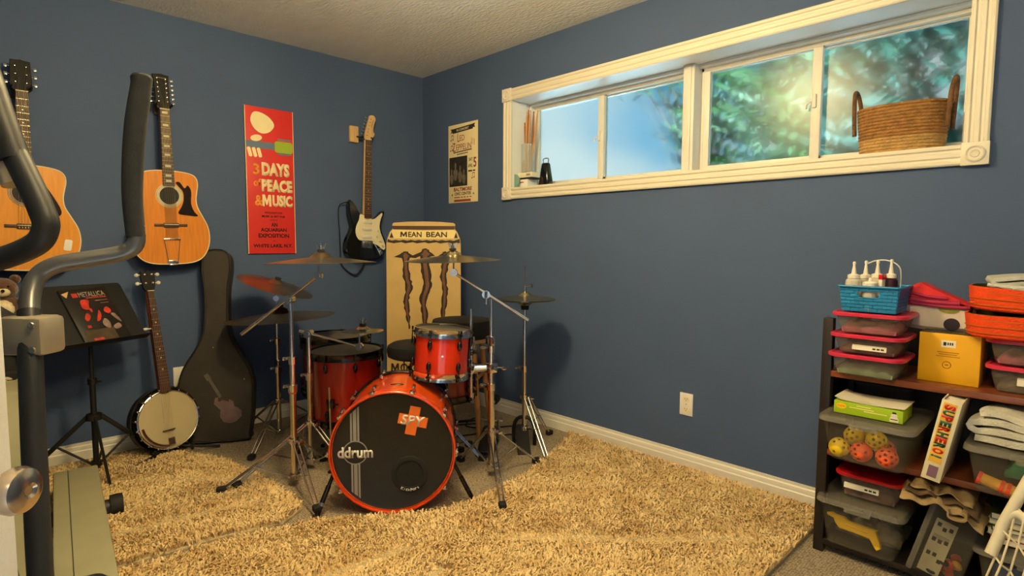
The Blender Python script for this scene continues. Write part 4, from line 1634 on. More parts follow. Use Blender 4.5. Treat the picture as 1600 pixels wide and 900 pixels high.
# left boom stand and its crash
A = (1.127, -1.572, 0.0)
t = thing('cymbal_stand', 'chrome boom stand left of the bass drum, nearest the camera', 'cymbal stand', T(*A))
poles(t, [(0.045, 0.49, 0.0155), (0.44, 0.625, 0.0130), (0.58, 0.90, 0.0100)])
m = MB()
m.lathe([(0.012, 0.455), (0.0175, 0.455), (0.0175, 0.470), (0.012, 0.470)], 18)
m.build('memory_lock', 'hoop_orange', t)
legset(t, A[:2], [(1.020, -1.870, 0.022), (1.500, -1.640, 0.022), (0.92, -1.325, 0.0)], 0.225, 0.050)
boom(t, O((0.964, -1.740, 0.739), A), O((1.222, -1.476, 1.018), A), O((1.125, -1.574, 0.905), A))
cymbal('bronze crash cymbal on the left boom stand, highest cymbal on the left', T(1.232, -1.466, 1.078) @ ry(-1.5), 0.250, 'bronze_red')

# right boom stand with crash and tom clamp
D_ = (1.692, -0.808, 0.0)
t = thing('cymbal_stand', 'chrome boom stand right of the bass drum holding the rack tom', 'cymbal stand', T(*D_))
poles(t, [(0.030, 0.47, 0.0165), (0.44, 0.66, 0.0140), (0.60, 0.90, 0.0100)])
legset(t, D_[:2], [(2.030, -1.048, 0.022), (1.735, -0.520, 0.0), (1.440, -0.800, 0.0)], 0.235, 0.055)
boom(t, O((1.819, -0.679, 0.795), D_), O((1.562, -0.941, 1.028), D_), O((1.674, -0.826, 0.922), D_))
m = MB()
cA = O((1.690, -0.810, 0.555), D_)
cB = O((1.620, -0.882, 0.550), D_)
m.rod(cA, cB, 0.021, n=16)
for q in (cA, cB):
    m.box(q, (0.056, 0.056, 0.052), 0.012, xf=None)
m.rod(cA + V((0.02, 0.02, 0)), cA + V((0.05, 0.04, 0)), 0.005, n=8)
m.box(cA + V((0.055, 0.043, 0)), (0.012, 0.034, 0.018), 0.005)
m.build('multi_clamp', 'chrome', t)
m = MB()
m.box(cA + V((0.0, 0.0, 0.135)), (0.05, 0.034, 0.05), 0.010)
m.build('spare_clamp', 'chrome', t)
m = MB()
m.rod(O((1.622, -0.880, 0.405), D_), O((1.622, -0.880, 0.850), D_), 0.0085, n=12)
m.rod(O((1.622, -0.880, 0.640), D_), O((1.622, -0.880, 0.710), D_), 0.019, n=14)
m.rod(O((1.622, -0.880, 0.665), D_), O((1.632, -0.872, 0.66), D_), 0.012, n=12)
m.build('tom_arm', 'chrome', t)
cymbal('bronze crash cymbal on the right boom stand, in front of the can standee', T(1.560, -0.943, 1.088) @ rx(1.5), 0.236)

# straight stand behind, ride and tilted crash
B_ = (0.408, -1.352, 0.0)
t = thing('cymbal_stand', 'straight chrome cymbal stand at the back left of the kit', 'cymbal stand', T(*B_))
poles(t, [(0.030, 0.43, 0.0135), (0.38, 0.60, 0.0110), (0.56, 0.74, 0.0080), (0.70, 0.90, 0.0050)])
legset(t, B_[:2], [(0.640, -1.600, 0.0), (0.15, -1.49, 0.0), (0.40, -1.02, 0.0)], 0.235, 0.045)
m = MB()
m.rod((-0.014, 0.006, 0.845), (0.014, -0.006, 0.845), 0.016, n=16)
m.build('tilter', 'chrome', t)
m = MB()
m.box((0, 0, 0.46), (0.05, 0.02, 0.04), 0.006)
m.build('spare_clamp', 'chrome', t)
cymbal('wide bronze ride cymbal, the lower one on the back left stand', T(0.428, -1.332, 0.730) @ rz(45) @ ry(-3.5), 0.305, 'bronze_red', nut=False)
cymbal('tilted bronze crash cymbal above the ride on the back left stand', T(0.408, -1.352, 0.915) @ rz(45) @ ry(19), 0.215, 'bronze_red', nut=False)

# splash stand
C_ = (0.988, -1.424, 0.0)
t = thing('cymbal_stand', 'slim chrome stand with angled arm before the front floor tom', 'cymbal stand', T(*C_))
poles(t, [(0.028, 0.50, 0.0140), (0.44, 0.70, 0.0105)])
legset(t, C_[:2], [(1.010, -1.800, 0.022), (1.270, -1.330, 0.0), (0.72, -1.37, 0.0)], 0.245, 0.050)
boom(t, O((0.955, -1.456, 0.724), C_), O((1.168, -1.239, 0.645), C_), O((0.988, -1.424, 0.712), C_), 0.006)
cymbal('small bronze splash cymbal on the angled arm above the front floor tom', T(1.180, -1.226, 0.726), 0.104, bell=0.034)

# hi-hat
Hh = (1.488, -0.362, 0.0)
t = thing('hi_hat_stand', 'chrome hi-hat stand with black pedal frame by the window wall', 'hi-hat stand', T(*Hh))
poles(t, [(0.060, 0.46, 0.0130), (0.40, 0.80, 0.0095)])
m = MB()
m.lathe([(0, 0.78), (0.004, 0.78), (0.004, 1.045), (0, 1.045)], 10)
m.build('pull_rod', 'chrome', t)
m = MB()
m.lathe([(0, 0.795), (0.022, 0.795), (0.026, 0.835), (0.018, 0.838), (0, 0.838)], 18)
m.build('seat_cup', 'rubber', t)
legset(t, Hh[:2], [(1.770, -0.468, 0.0), (1.478, -0.130, 0.0)], 0.285, 0.10)
m = MB()
m.tube([(-0.055, -0.03, 0.0), (-0.055, -0.03, 0.10), (-0.035, -0.02, 0.15), (0.0, 0.0, 0.165), (0.035, 0.02, 0.15), (0.055, 0.03, 0.10), (0.055, 0.03, 0.004)], 0.011, 10, 5)
m.build('pedal_frame', 'blackmetal', t)
m = MB()
q = frame((0.05, -0.06, 0.05), (0.64, 0.77, 0), (-0.55, 0.46, 0.42))
m.prism(rrect(0.075, 0.24, 0.02), -0.006, 0.004, 0.002, xf=q)
m.build('footboard', 'blackmetal', t)
m = MB()
m.box((0.0, -0.005, 0.010), (0.13, 0.07, 0.012), 0.004, xf=rz(-40) @ T(0.0, -0.005, 0))
m.build('base_plate', 'blackmetal', t)
for nm_, FF in (('bottom hi-hat cymbal, turned upward, against the window wall', T(1.488, -0.362, 0.852) @ rx(180)), ('top hi-hat cymbal with clutch, against the window wall', T(1.488, -0.362, 0.858))):
    c = cymbal(nm_, FF, 0.176, nut=False, felt=False, bell=0.045)
    if 'top' in nm_:
        m = MB()
        m.lathe([(0, 0.020), (0.015, 0.022), (0.015, 0.034), (0.008, 0.036), (0.008, 0.078), (0, 0.080)], 16)
        m.rod((0.005, 0, 0.066), (0.042, 0.012, 0.074), 0.0035, n=8)
        m.box((0.044, 0.012, 0.076), (0.010, 0.008, 0.024), 0.003)
        m.build('clutch', 'chrome', c)

# throne
t = thing('drum_throne', 'round black drum throne between the floor toms and rack tom', 'stool', T(1.045, -0.815, 0.0))
m = MB()
m.lathe([(0, 0.515), (0.135, 0.515), (0.155, 0.525), (0.160, 0.56), (0.155, 0.585), (0.13, 0.600), (0, 0.604)], 44)
m.build('cushion', 'rubber', t)
poles(t, [(0.09, 0.40, 0.0145), (0.35, 0.515, 0.0125)])
legset(t, (1.045, -0.815), [(1.045 + 0.30 * math.cos(R(a)), -0.815 + 0.30 * math.sin(R(a)), 0) for a in (20, 140, 260)], 0.30, 0.10)

# snare stand
t = thing('snare_stand', 'chrome snare stand under the low snare drum', 'drum stand', T(1.33, -0.835, 0.0))
poles(t, [(0.05, 0.24, 0.012), (0.2, 0.30, 0.009)])
legset(t, (1.33, -0.835), [(1.33 + 0.22 * math.cos(R(a)), -0.835 + 0.22 * math.sin(R(a)), 0) for a in (35, 100, 215)], 0.20, 0.06)
for a in (20, 140, 260):
    B = rz(a)
    m = MB()
    m.tube([(0.01, 0, 0.30), (0.09, 0, 0.318), (0.165, 0, 0.345), (0.184, 0, 0.352), (0.186, 0, 0.385)], 0.006, 8, 4, xf=B)
    m.build('basket_arm', 'chrome', t)

# wooden stool with black cushion
t = thing('wooden_stool', 'wooden stool with thick black seat behind the rack tom', 'stool', T(1.06, -0.475, 0.0) @ rz(35))
m = MB()
m.lathe([(0, 0.600), (0.175, 0.600), (0.185, 0.612), (0.188, 0.680), (0.180, 0.705), (0, 0.712)], 44)
m.build('cushion', 'rubber', t)
m = MB()
m.lathe([(0, 0.575), (0.165, 0.575), (0.170, 0.600), (0, 0.600)], 40)
m.build('seat_board', 'oakwood' if 'oakwood' in M else 'maple', t)
M['stoolwood'] = P('warm_stool_wood', rgb(186, 126, 70), 0.45, noise=0.18, nscale=20, stretch=(3, 3, 0.4))
for su in (1, -1):
    for sv in (1, -1):
        m = MB()
        m.tube([(su * 0.095, sv * 0.095, 0.58), (su * 0.145, sv * 0.145, 0.0)], [0.018, 0.016], 12)
        m.build('leg', 'stoolwood', t)
for z, k in ((0.26, 0.123), (0.36, 0.114)):
    m = MB()
    if z < 0.3:
        for s in (1, -1):
            m.rod((-k, s * k, z), (k, s * k, z), 0.011)
    else:
        for s in (1, -1):
            m.rod((s * k, -k, z), (s * k, k, z), 0.011)
    m.build('stretcher', 'stoolwood', t)

# double kick pedal: slave pedal with drive shaft
t = thing('double_kick_pedal', 'black kick pedal with drive shaft on the carpet behind the right boom stand', 'pedal', T(1.30, -0.56, 0.0))
m = MB()
q = frame((0.09, 0.02, 0.005), (0.75, 0.66, 0), (0, 0, 1)) @ rx(-90)
m.prism(rrect(0.10, 0.29, 0.02), 0.0, 0.010, 0.002, xf=frame((0.09, 0.0, 0.002), (0.77, 0.64, 0), (-0.64, 0.77, 0)))
m.build('base_plate', 'blackmetal', t)
m = MB()
m.prism(rrect(0.085, 0.25, 0.03), 0.0, 0.008, 0.003, xf=frame((0.09, 0.0, 0.055), (0.77, 0.64, 0), (-0.61, 0.73, 0.30)))
m.build('footboard', 'blackmetal', t)
m = MB()
for s in (-0.05, 0.05):
    m.rod((0.0 + s * 0.77, 0.10 + s * 0.64, 0.0), (0.0 + s * 0.77, 0.10 + s * 0.64, 0.13), 0.010, n=10)
m.rod((-0.06, 0.05, 0.12), (0.06, 0.15, 0.12), 0.008, n=10)
m.rod((0.0, 0.10, 0.12), (-0.02, 0.16, 0.24), 0.004, n=8)
m.build('frame', 'steel', t)
m = MB()
m.rod((-0.06, 0.05, 0.12), (-0.20, -0.10, 0.105), 0.008, n=10)
m.rod((-0.06, 0.05, 0.10), (-0.20, -0.10, 0.085), 0.005, n=10)
m.build('drive_shaft', 'blackmetal', t)
m = MB()
m.rod((-0.02, 0.15, 0.225), (-0.035, 0.185, 0.235), 0.025, n=16)
m.build('beater', 'rubber', t)
t = thing('kick_pedal', 'black kick pedal behind the bass drum, right of its rear hoop', 'pedal', frame((1.283, -0.965, 0.002), (0.63, 0.777, 0), (-0.777, 0.63, 0)))
m = MB()
m.prism(rrect(0.11, 0.28, 0.02), 0.0, 0.010, 0.002, xf=T(0.0, 0.0, 0))
m.build('base_plate', 'blackmetal', t)
m = MB()
m.prism(rrect(0.085, 0.25, 0.03), 0.0, 0.008, 0.003, xf=T(0, 0.0, 0.06) @ rx(-14))
m.build('footboard', 'blackmetal', t)
m = MB()
for s in (-0.05, 0.05):
    m.rod((s, -0.10, 0.0), (s, -0.10, 0.20), 0.010, n=10)
m.rod((-0.06, -0.10, 0.19), (0.06, -0.10, 0.19), 0.009, n=10)
m.build('frame', 'steel', t)

# loose cable on the carpet
m = MB()
m.tube([(1.10, -0.62, 0.006), (1.18, -0.40, 0.006), (1.10, -0.26, 0.006), (0.98, -0.30, 0.03), (1.0, -0.40, 0.006), (1.12, -0.34, 0.006), (1.24, -0.16, 0.006), (1.36, -0.22, 0.006), (1.30, -0.34, 0.006)], 0.0042, 8, 6)
tag(m.build('power_cable', 'rubber'), 'black cable curled on the carpet under the wooden stool', 'cable')

# ------------------------------------------------------------------ guitar case, banjo, music stand
M['case'] = P('black_case_vinyl', rgb(50, 45, 40), 0.62, noise=0.15, nscale=10, bump=0.15, bscale=180)
M['case_trim'] = P('black_case_piping', rgb(24, 22, 21), 0.6, noise=0.1, nscale=20)
M['print_mauve'] = P('faded_mauve_print', rgb(108, 88, 88), 0.6, noise=0.2, nscale=16)
M['print_olive'] = P('faded_olive_print', rgb(92, 86, 76), 0.6, noise=0.15, nscale=16)
ln = 0.125
cu_ = V((0.5031, 0.8642, 0))
cn_ = cu_.cross(V((0, 0, 1)))
ct = V((0, 0, 1)) * math.cos(ln) - cn_ * math.sin(ln)
F = frame((0.254, -1.659, 0.018), cu_, ct)
t = thing('guitar_case', 'black guitar case with faded guitar print leaning on the left wall', 'guitar case', F)
half = [(0.155, 0.0), (0.178, 0.03), (0.192, 0.12), (0.198, 0.26), (0.197, 0.34), (0.180, 0.41), (0.150, 0.470), (0.112, 0.53), (0.082, 0.59), (0.066, 0.65), (0.060, 0.75), (0.062, 0.88), (0.072, 0.96), (0.076, 1.02), (0.070, 1.08), (0.045, 1.112), (0.0, 1.12)]
out = closed_smooth([(p[0], p[1]) for p in half] + [(-p[0], p[1]) for p in reversed(half[:-1])], 3)
m = MB()
m.prism(out, -0.112, -0.004, 0.008)
m.build('shell', 'case', t)
m = MB()
m.tube([V((p[0], p[1], -0.010)) for p in out], 0.0055, 6, loop=True)
m.build('piping', 'case_trim', t)
m = MB()
m.prism([(-0.040, 0.350), (-0.028, 0.362), (0.030, 0.258), (0.016, 0.248)], -0.004, -0.003)
m.prism(rrect(0.026, 0.040, 0.004), -0.004, -0.003, xf=T(-0.046, 0.372, 0) @ rz(32))
m.build('neck_print', 'print_olive', t)
m = MB()
m.prism([(0.010, 0.252), (-0.006, 0.250), (-0.012, 0.214), (0.010, 0.192), (0.024, 0.178), (0.020, 0.140), (0.040, 0.108), (0.075, 0.098), (0.108, 0.108), (0.136, 0.136), (0.138, 0.168), (0.118, 0.186), (0.098, 0.196), (0.092, 0.224), (0.070, 0.240), (0.066, 0.224), (0.046, 0.232), (0.030, 0.236), (0.020, 0.226), (0.008, 0.232)], -0.004, -0.003)
m.build('body_print', 'print_mauve', t)
m = MB()
m.ball((0.152, 0.352, -0.003), 0.006, n=8)
m.ball((-0.015, 0.545, -0.003), 0.0045, n=8)
m.build('rivet', 'steel', t)

bju = V((-0.2, 0.98, 0)).normalized()
bjn = bju.cross(V((0, 0, 1)))
F = frame((0.318, -1.893, 0.050), bju, V((0, 0, 1)) * math.cos(0.2) - bjn * math.sin(0.2)) @ rz(0.6)
t = thing('banjo', 'banjo with white drum head leaning on its stand by the left wall', 'banjo', F)
r_ = 0.154
cv = r_ + 0.008
M['hide'] = P('cream_banjo_head', rgb(186, 172, 136), 0.55, noise=0.06, nscale=6)
m = MB()
m.lathe([(r_ + 0.003, -0.002), (r_ + 0.006, -0.06), (r_ - 0.006, -0.06), (r_ - 0.006, -0.004), (r_ + 0.003, -0.002)], 56, xf=T(0, cv, 0))
m.build('rim', 'ebony', t)
m = MB()
m.lathe([(0, -0.088), (0.156, -0.098), (r_ + 0.020, -0.084), (r_ + 0.024, -0.034), (r_ + 0.018, -0.034), (r_ + 0.016, -0.078), (0, -0.090)], 56, xf=T(0, cv, 0))
m.build('resonator', 'ebony', t)
m = MB()
m.lathe([(0, 0), (r_ - 0.006, 0), (r_ - 0.001, -0.004), (r_ - 0.001, -0.010), (0, -0.006)], 56, xf=T(0, cv, 0))
hd = m.build('head', 'hide', t)
m = MB()
m.torus((0, cv, -0.003), r_ + 0.001, 0.0055, 64, 8)
m.torus((0, cv, -0.052), r_ + 0.010, 0.0045, 64, 6)
m.build('tension_hoop', 'chrome', t)
m = MB()
for i in range(20):
    B = T(0, cv, 0) @ rz(360 / 20 * i + 9)
    m.rod((r_ + 0.011, 0, 0.004), (r_ + 0.011, 0, -0.060), 0.0026, n=6, xf=B)
    m.box((r_ + 0.007, 0, -0.001), (0.014, 0.009, 0.008), 0.002, xf=B)
m.build('tension_hooks', 'chrome', t)
m = MB()
m.box((-0.01, cv - 0.055, 0.007), (0.062, 0.004, 0.012), 0.001, xf=None)
m.build('bridge', 'rosewood', t)
m = MB()
m.prism(rrect(0.034, 0.040, 0.004), 0.004, 0.012, 0.003, xf=T(-0.004, cv - 0.118, 0))
m.build('tailpiece', 'nickel', t)
m = MB()
m.tube([V((0.0, cv, 0.004)) + V((math.cos(R(a)) * (r_ - 0.016), math.sin(R(a)) * (r_ - 0.016), 0.004)) for a in range(188, 262, 6)], 0.012, 8, flat=0.4)
m.build('armrest', 'mahog', t)
NL = 0.99
m = MB()
m.tube([(0, cv + r_ - 0.01, -0.0175), (0, 0.80, -0.0135), (0, NL - 0.12, -0.0095)], [0.026, 0.022, 0.018], 12)
m.box((0, cv + r_ + 0.02, -0.025), (0.042, 0.05, 0.05), 0.012)
m.build('neck', 'mahog', t)
m = MB()
m.prism([(-0.027, cv + r_ - 0.002), (0.027, cv + r_ - 0.002), (0.016, NL - 0.12), (-0.016, NL - 0.12), (-0.018, NL - 0.30), (-0.024, NL - 0.33)], 0.008, 0.014, 0.001)
fb = m.build('fretboard', 'rosewood', t)
m = MB()
ib = MB()
sc2 = NL - 0.12 - (cv - 0.055)
for i in range(1, 20):
    fv = NL - 0.12 - sc2 * (1 - 2 ** (-i / 12))
    if fv < cv + r_:
        break
    w2 = 0.016 + (NL - 0.12 - fv) * 0.018
    m.box((0, fv, 0.0142), (w2 * 2, 0.0014, 0.0012))
    if i in (3, 5, 7, 10, 12, 15):
        fp = NL - 0.12 - sc2 * (1 - 2 ** (-(i - 0.5) / 12))
        ib.ball((0, fp, 0.0142), 0.0045, (1, 1, 0.2), 8)
m.build('frets', 'string', fb)
ib.build('inlays', 'pearl', fb)
m = MB()
m.prism(closed_smooth([(-0.017, NL - 0.12), (0.017, NL - 0.12), (0.030, NL - 0.095), (0.036, NL - 0.04), (0.030, NL - 0.008), (0.012, NL - 0.014), (0, NL), (-0.012, NL - 0.014), (-0.030, NL - 0.008), (-0.036, NL - 0.04), (-0.030, NL - 0.095)], 3), -0.012, 0.004, 0.001)
hd = m.build('headstock', 'ebony', t)
m = MB()
m.box((0, NL - 0.119, 0.012), (0.033, 0.004, 0.010), 0.001)
m.build('nut', 'ivory', t)
for s in (1, -1):
    for vv in (NL - 0.075, NL - 0.028):
        m = MB()
        m.rod((s * 0.018, vv, 0.003), (s * 0.018, vv, 0.014), 0.004, n=8)
        m.rod((s * 0.030, vv, -0.006), (s * 0.045, vv, -0.006), 0.003, n=8)
        m.ball((s * 0.053, vv, -0.006), 0.011, (1, 0.9, 0.8), 10)
        m.build('tuning_peg', 'pearl', hd)
m = MB()
m.rod((-0.020, NL - 0.325, -0.002), (-0.040, NL - 0.325, -0.002), 0.003, n=8)
m.ball((-0.048, NL - 0.325, -0.002), 0.011, (1.2, 0.8, 0.8), 10)
m.build('fifth_string_peg', 'pearl', t)
m = MB()
for i in range(5):
    tt = i / 4 - 0.5
    x0 = -0.004 + tt * 0.044
    e = (tt * 0.026, NL - 0.118, 0.017) if i else (-0.020, NL - 0.325, 0.015)
    m.rod((-0.004 + tt * 0.02, cv - 0.105, 0.012), (x0 * 1.0 - 0.006, cv - 0.055, 0.0135), 0.0005, n=4)
    m.rod((x0 - 0.006, cv - 0.055, 0.0135), e, 0.0005, n=4)
m.build('strings', 'string', t)

t = thing('banjo_stand', 'low black tripod stand cradling the banjo', 'instrument stand', T(0.30, -1.90, 0.0))
m = MB()
m.rod((-0.045, 0.0, 0.03), (-0.105, 0.0, 0.36), 0.009)
m.build('mast', 'blackmetal', t)
for dx, dy in ((0.110, -0.225), (0.02, 0.24)):
    m = MB()
    m.tube([(-0.045, 0.0, 0.06), (dx * 0.5, dy * 0.5, 0.036), (dx, dy, 0.022 if dy < 0 else 0.010)], 0.008, 8, 3)
    m.build('leg', 'blackmetal', t)
for s in (-1, 1):
    m = MB()
    m.tube([(-0.05, s * 0.02, 0.05), (-0.03, s * 0.09, 0.045), (0.055, s * 0.09, 0.040), (0.066, s * 0.09, 0.075)], 0.007, 8, 4)
    m.build('cradle_arm', 'rubber', t)
m = MB()
m.tube([(-0.105, -0.05, 0.36), (-0.09, 0.0, 0.36), (-0.105, 0.05, 0.36)], 0.008, 8, 3)
m.build('back_rest', 'rubber', t)

# music stand
an = R(25)
t = thing('music_stand', 'black folding music stand with wide flat desk at left', 'music stand', T(0.315, -2.235, 0.0))
m = MB()
m.lathe([(0, 0.04), (0.013, 0.04), (0.013, 0.48), (0, 0.48)], 14)
m.lathe([(0, 0.45), (0.009, 0.45), (0.009, 0.72), (0, 0.72)], 14)
m.lathe([(0.008, 0.465), (0.020, 0.465), (0.020, 0.495), (0.008, 0.495)], 14)
m.rod((0, 0, 0.48), (0.02, 0.035, 0.48), 0.006)
m.build('pole', 'blackmetal', t)
m = MB()
m.lathe([(0.010, 0.285), (0.034, 0.285), (0.034, 0.315), (0.010, 0.315)], 16)
m.lathe([(0.010, 0.05), (0.024, 0.05), (0.024, 0.075), (0.010, 0.075)], 16)
m.build('collar', 'blackmetal', t)
for dx, dy in ((-0.07, 0.300), (-0.08, -0.30), (0.29, 0.01)):
    d = V((dx, dy, 0))
    L = d.length
    d.normalize()
    m = MB()
    m.tube([d * 0.030 + V((0, 0, 0.30)), d * L + V((0, 0, 0.022))], 0.011, 8, flat=0.6)
    mp = (d * 0.030 + V((0, 0, 0.30))).lerp(d * L + V((0, 0, 0.014)), 0.45)
    m.rod(d * 0.02 + V((0, 0, 0.062)), mp, 0.006, n=8)
    lg = m.build('leg', 'blackmetal', t)
    m = MB()
    m.ball(d * L + V((0, 0, 0.018)), 0.015, n=10)
    m.build('rubber_foot', 'rubber', lg)
nrm = V((math.cos(an) * math.cos(R(35)), math.sin(an) * math.cos(R(35)), math.sin(R(35))))
du = V((-math.sin(an), math.cos(an), 0))
dv = nrm.cross(du)
DF = frame(V((0.30, -2.215, 0.818)), du, dv)
loc = T(-0.315, 2.235, 0) @ DF
m = MB()
m.prism(rrect(0.420, 0.345, 0.018), -0.012, -0.009, xf=loc)
m.box((0, -0.170, 0.012), (0.420, 0.004, 0.044), 0.001, xf=loc)
m.build('desk', 'blackmetal', t)
m = MB()
m.rod(V((0, 0, 0.70)), loc @ V((0, -0.02, -0.014)), 0.009)
m.box((0, -0.02, -0.022), (0.06, 0.05, 0.018), 0.005, xf=loc)
m.build('desk_bracket', 'blackmetal', t)

# song book on it
M['bookcover'] = P('black_book_cover', rgb(30, 26, 24), 0.35, noise=0.25, nscale=10)
M['cover_red'] = P('red_cover_print', rgb(188, 52, 36), 0.4, noise=0.4, nscale=40)
M['cover_grey'] = P('grey_cover_print', rgb(132, 112, 106), 0.4, noise=0.4, nscale=40)
M['cover_olive'] = P('olive_cover_print', rgb(70, 58, 42), 0.4, noise=0.3, nscale=30)
M['titlegrey'] = P('pale_title_print', rgb(168, 160, 148), 0.4, noise=0.05, nscale=20)
F = DF @ T(0.008, -0.008, -0.008) @ rz(1.5)
t = thing('song_book', 'black metal band song book with red photo cover on the music stand', 'book', F)
m = MB()
m.box((0, 0, 0.005), (0.222, 0.302, 0.010), 0.001)
m.build('pages', 'paper', t)
m = MB()
m.box((0, 0, 0.0106), (0.224, 0.304, 0.0012), 0.0003)
m.box((-0.1121, 0, 0.005), (0.001, 0.302, 0.0115))
cv_ = m.build('cover', 'bookcover', t)
zz = 0.0113
text('METALLICA', 'titlegrey', cv_, T(0.030, 0.116, zz), width=0.125, height=0.028, bold=0.0, ext=0.0004)
m = MB()
m.box2((-0.064, 0.103, zz), (-0.038, 0.126, zz + 0.0003))
m.build('photo_print', 'cover_red', cv_)
m = MB()
m.box2((-0.005, 0.092, zz), (0.092, 0.098, zz + 0.0003))
m.build('photo_print', 'cover_red', cv_)
m = MB()
m.prism(closed_smooth([(-0.045, 0.04), (-0.02, 0.03), (-0.008, 0.06), (0.0, 0.08), (-0.02, 0.088), (-0.04, 0.08)], 3), zz, zz + 0.0003)
m.build('photo_print', 'cover_red', cv_)
m = MB()
m.prism(closed_smooth([(-0.02, 0.035), (-0.012, 0.01), (-0.006, 0.03)], 3), zz, zz + 0.0003)
m.build('photo_print', 'cover_red', cv_)
m = MB()
m.prism(closed_smooth([(-0.06, -0.02), (-0.04, 0.01), (-0.028, -0.01), (-0.05, -0.035)], 3), zz, zz + 0.0003)
m.build('photo_print', 'cover_red', cv_)
m = MB()
m.prism(closed_smooth([(0.005, -0.01), (0.022, 0.02), (0.025, -0.005), (0.008, -0.035), (-0.01, -0.04)], 3), zz, zz + 0.0003)
m.build('photo_print', 'cover_red', cv_)
m = MB()
m.prism(closed_smooth([(0.045, 0.015), (0.068, 0.035), (0.08, 0.01), (0.062, -0.005)], 3), zz, zz + 0.0003)
m.build('photo_print', 'cover_red', cv_)
m = MB()
m.box2((-0.066, -0.072, zz), (-0.048, -0.058, zz + 0.0003))
m.build('photo_print', 'cover_red', cv_)
m = MB()
m.box2((-0.068, -0.146, zz), (-0.020, -0.132, zz + 0.0003))
m.build('photo_print', 'cover_red', cv_)
m = MB()
m.prism(closed_smooth([(0.01, -0.055), (0.03, -0.03), (0.045, -0.05), (0.04, -0.085), (0.02, -0.082)], 3), zz, zz + 0.0003)
m.build('figure_print', 'cover_grey', cv_)
m = MB()
m.prism(closed_smooth([(0.052, -0.08), (0.085, -0.066), (0.09, -0.09), (0.06, -0.098)], 3), zz, zz + 0.0003)
m.build('figure_print', 'cover_grey', cv_)
m = MB()
m.prism(closed_smooth([(0.07, -0.01), (0.09, -0.01), (0.104, -0.06), (0.09, -0.05)], 3), zz, zz + 0.0003)
m.build('figure_print', 'cover_grey', cv_)
m = MB()
m.box2((0.03, 0.074, zz), (0.092, 0.077, zz + 0.0003))
m.build('figure_print', 'cover_grey', cv_)
m = MB()
m.box2((0.05, 0.058, zz), (0.09, 0.061, zz + 0.0003))
m.build('figure_print', 'cover_grey', cv_)
m = MB()
m.box2((-0.098, -0.148, zz - 0.0001), (0.05, -0.085, zz + 0.0001))
m.build('lower_print', 'cover_olive', cv_)
m = MB()
m.prism([(-0.108, 0.128), (-0.070, 0.140), (-0.092, 0.104)], zz, zz + 0.0003)
m.build('corner_emblem', 'maple', cv_)

# ------------------------------------------------------------------ exercise machine in the left foreground
M['beige_plastic'] = P('beige_machine_plastic', rgb(152, 148, 120), 0.55, noise=0.04, nscale=10, bump=0.05, bscale=300)
M['gunmetal'] = P('gunmetal_tube', rgb(112, 112, 112), 0.34, 0.6, noise=0.05, nscale=20)
M['darktube'] = P('charcoal_tube', rgb(44, 45, 48), 0.45, 0.2, noise=0.06, nscale=20)
M['champagne'] = P('champagne_metal', rgb(182, 170, 146), 0.42, 0.5, noise=0.05, nscale=24)
ET = V((1.0, -2.55, 0.0))
et = thing('exercise_machine', 'beige and grey elliptical exercise machine with black foam grips in left foreground', 'exercise machine', T(*ET))
W = T(-ET.x, -ET.y, -ET.z)
ax_ = V((1.0, -0.100, 0)).normalized()
ay_ = V((-ax_.y, ax_.x, 0))
BF = W @ frame((0.60, -2.350, 0.0), ax_, ay_)      # u along the beam, v across, w up
m = MB()
m.box2((0.0, -0.080, 0.020), (1.12, 0.080, 0.150), 0.008, xf=BF)
bm_ = m.build('rail_cover', 'beige_plastic', et)
m = MB()
m.box2((0.004, -0.030, 0.149), (1.116, -0.0275, 0.1512), 0, xf=BF)
m.build('seam', 'darktube', bm_)
m = MB()
prof = [(-0.16, 0.012), (1.12, 0.012), (1.14, 0.11), (0.62, 0.135), (0.52, 0.18), (0.44, 0.42), (0.34, 0.56), (0.20, 0.60), (0.0, 0.58), (-0.12, 0.48), (-0.18, 0.25)]
pp = closed_smooth(prof, 3)
m.prism(pp, -0.38, -0.105, 0.02, xf=BF @ Mx(((1, 0, 0, 0), (0, 0, 1, 0), (0, 1, 0, 0), (0, 0, 0, 1))))
m.build('flywheel_housing', 'beige_plastic', et)
m = MB()
m.tube([(0.30, -0.46, 0.05), (0.30, 0.125, 0.05)], 0.034, 18, xf=BF)
sb_ = m.build('stabilizer', 'darktube', et)
for v0, v1 in ((0.105, 0.150), (-0.49, -0.44)):
    m = MB()
    m.tube([(0.30, v0, 0.051), (0.30, (v0 + v1) / 2, 0.051), (0.30, v1, 0.051)], [0.048, 0.050, 0.048], 22, xf=BF)
    m.build('end_cap', 'rubber', sb_)
m = MB()
m.tube([(0.98, -0.44, 0.04), (0.98, 0.06, 0.04)], 0.034, 16, xf=BF)
m.build('stabilizer', 'darktube', et)
m = MB()
m.prism(rrect(0.34, 0.125, 0.04), 0.158, 0.190, 0.008, xf=BF @ T(1.312, -0.012, 0))
m.build('pedal', 'darktube', et)
m = MB()
m.tube([W @ V(p) for p in [(1.75, -2.47, 0.135), (2.30, -2.56, 0.16), (2.76, -2.630, 0.20)]], 0.022, 14, 4)
m.build('pedal_rail', 'darktube', et)
m = MB()
m.tube([W @ V(p) for p in [(2.775, -2.632, 0.19), (2.745, -2.631, 0.45), (2.712, -2.630, 0.680), (2.662, -2.625, 0.86), (2.622, -2.620, 0.995), (2.588, -2.616, 1.06)]], 0.0160, 18, 5)
ar = m.build('swing_arm', 'darktube', et)
m = MB()
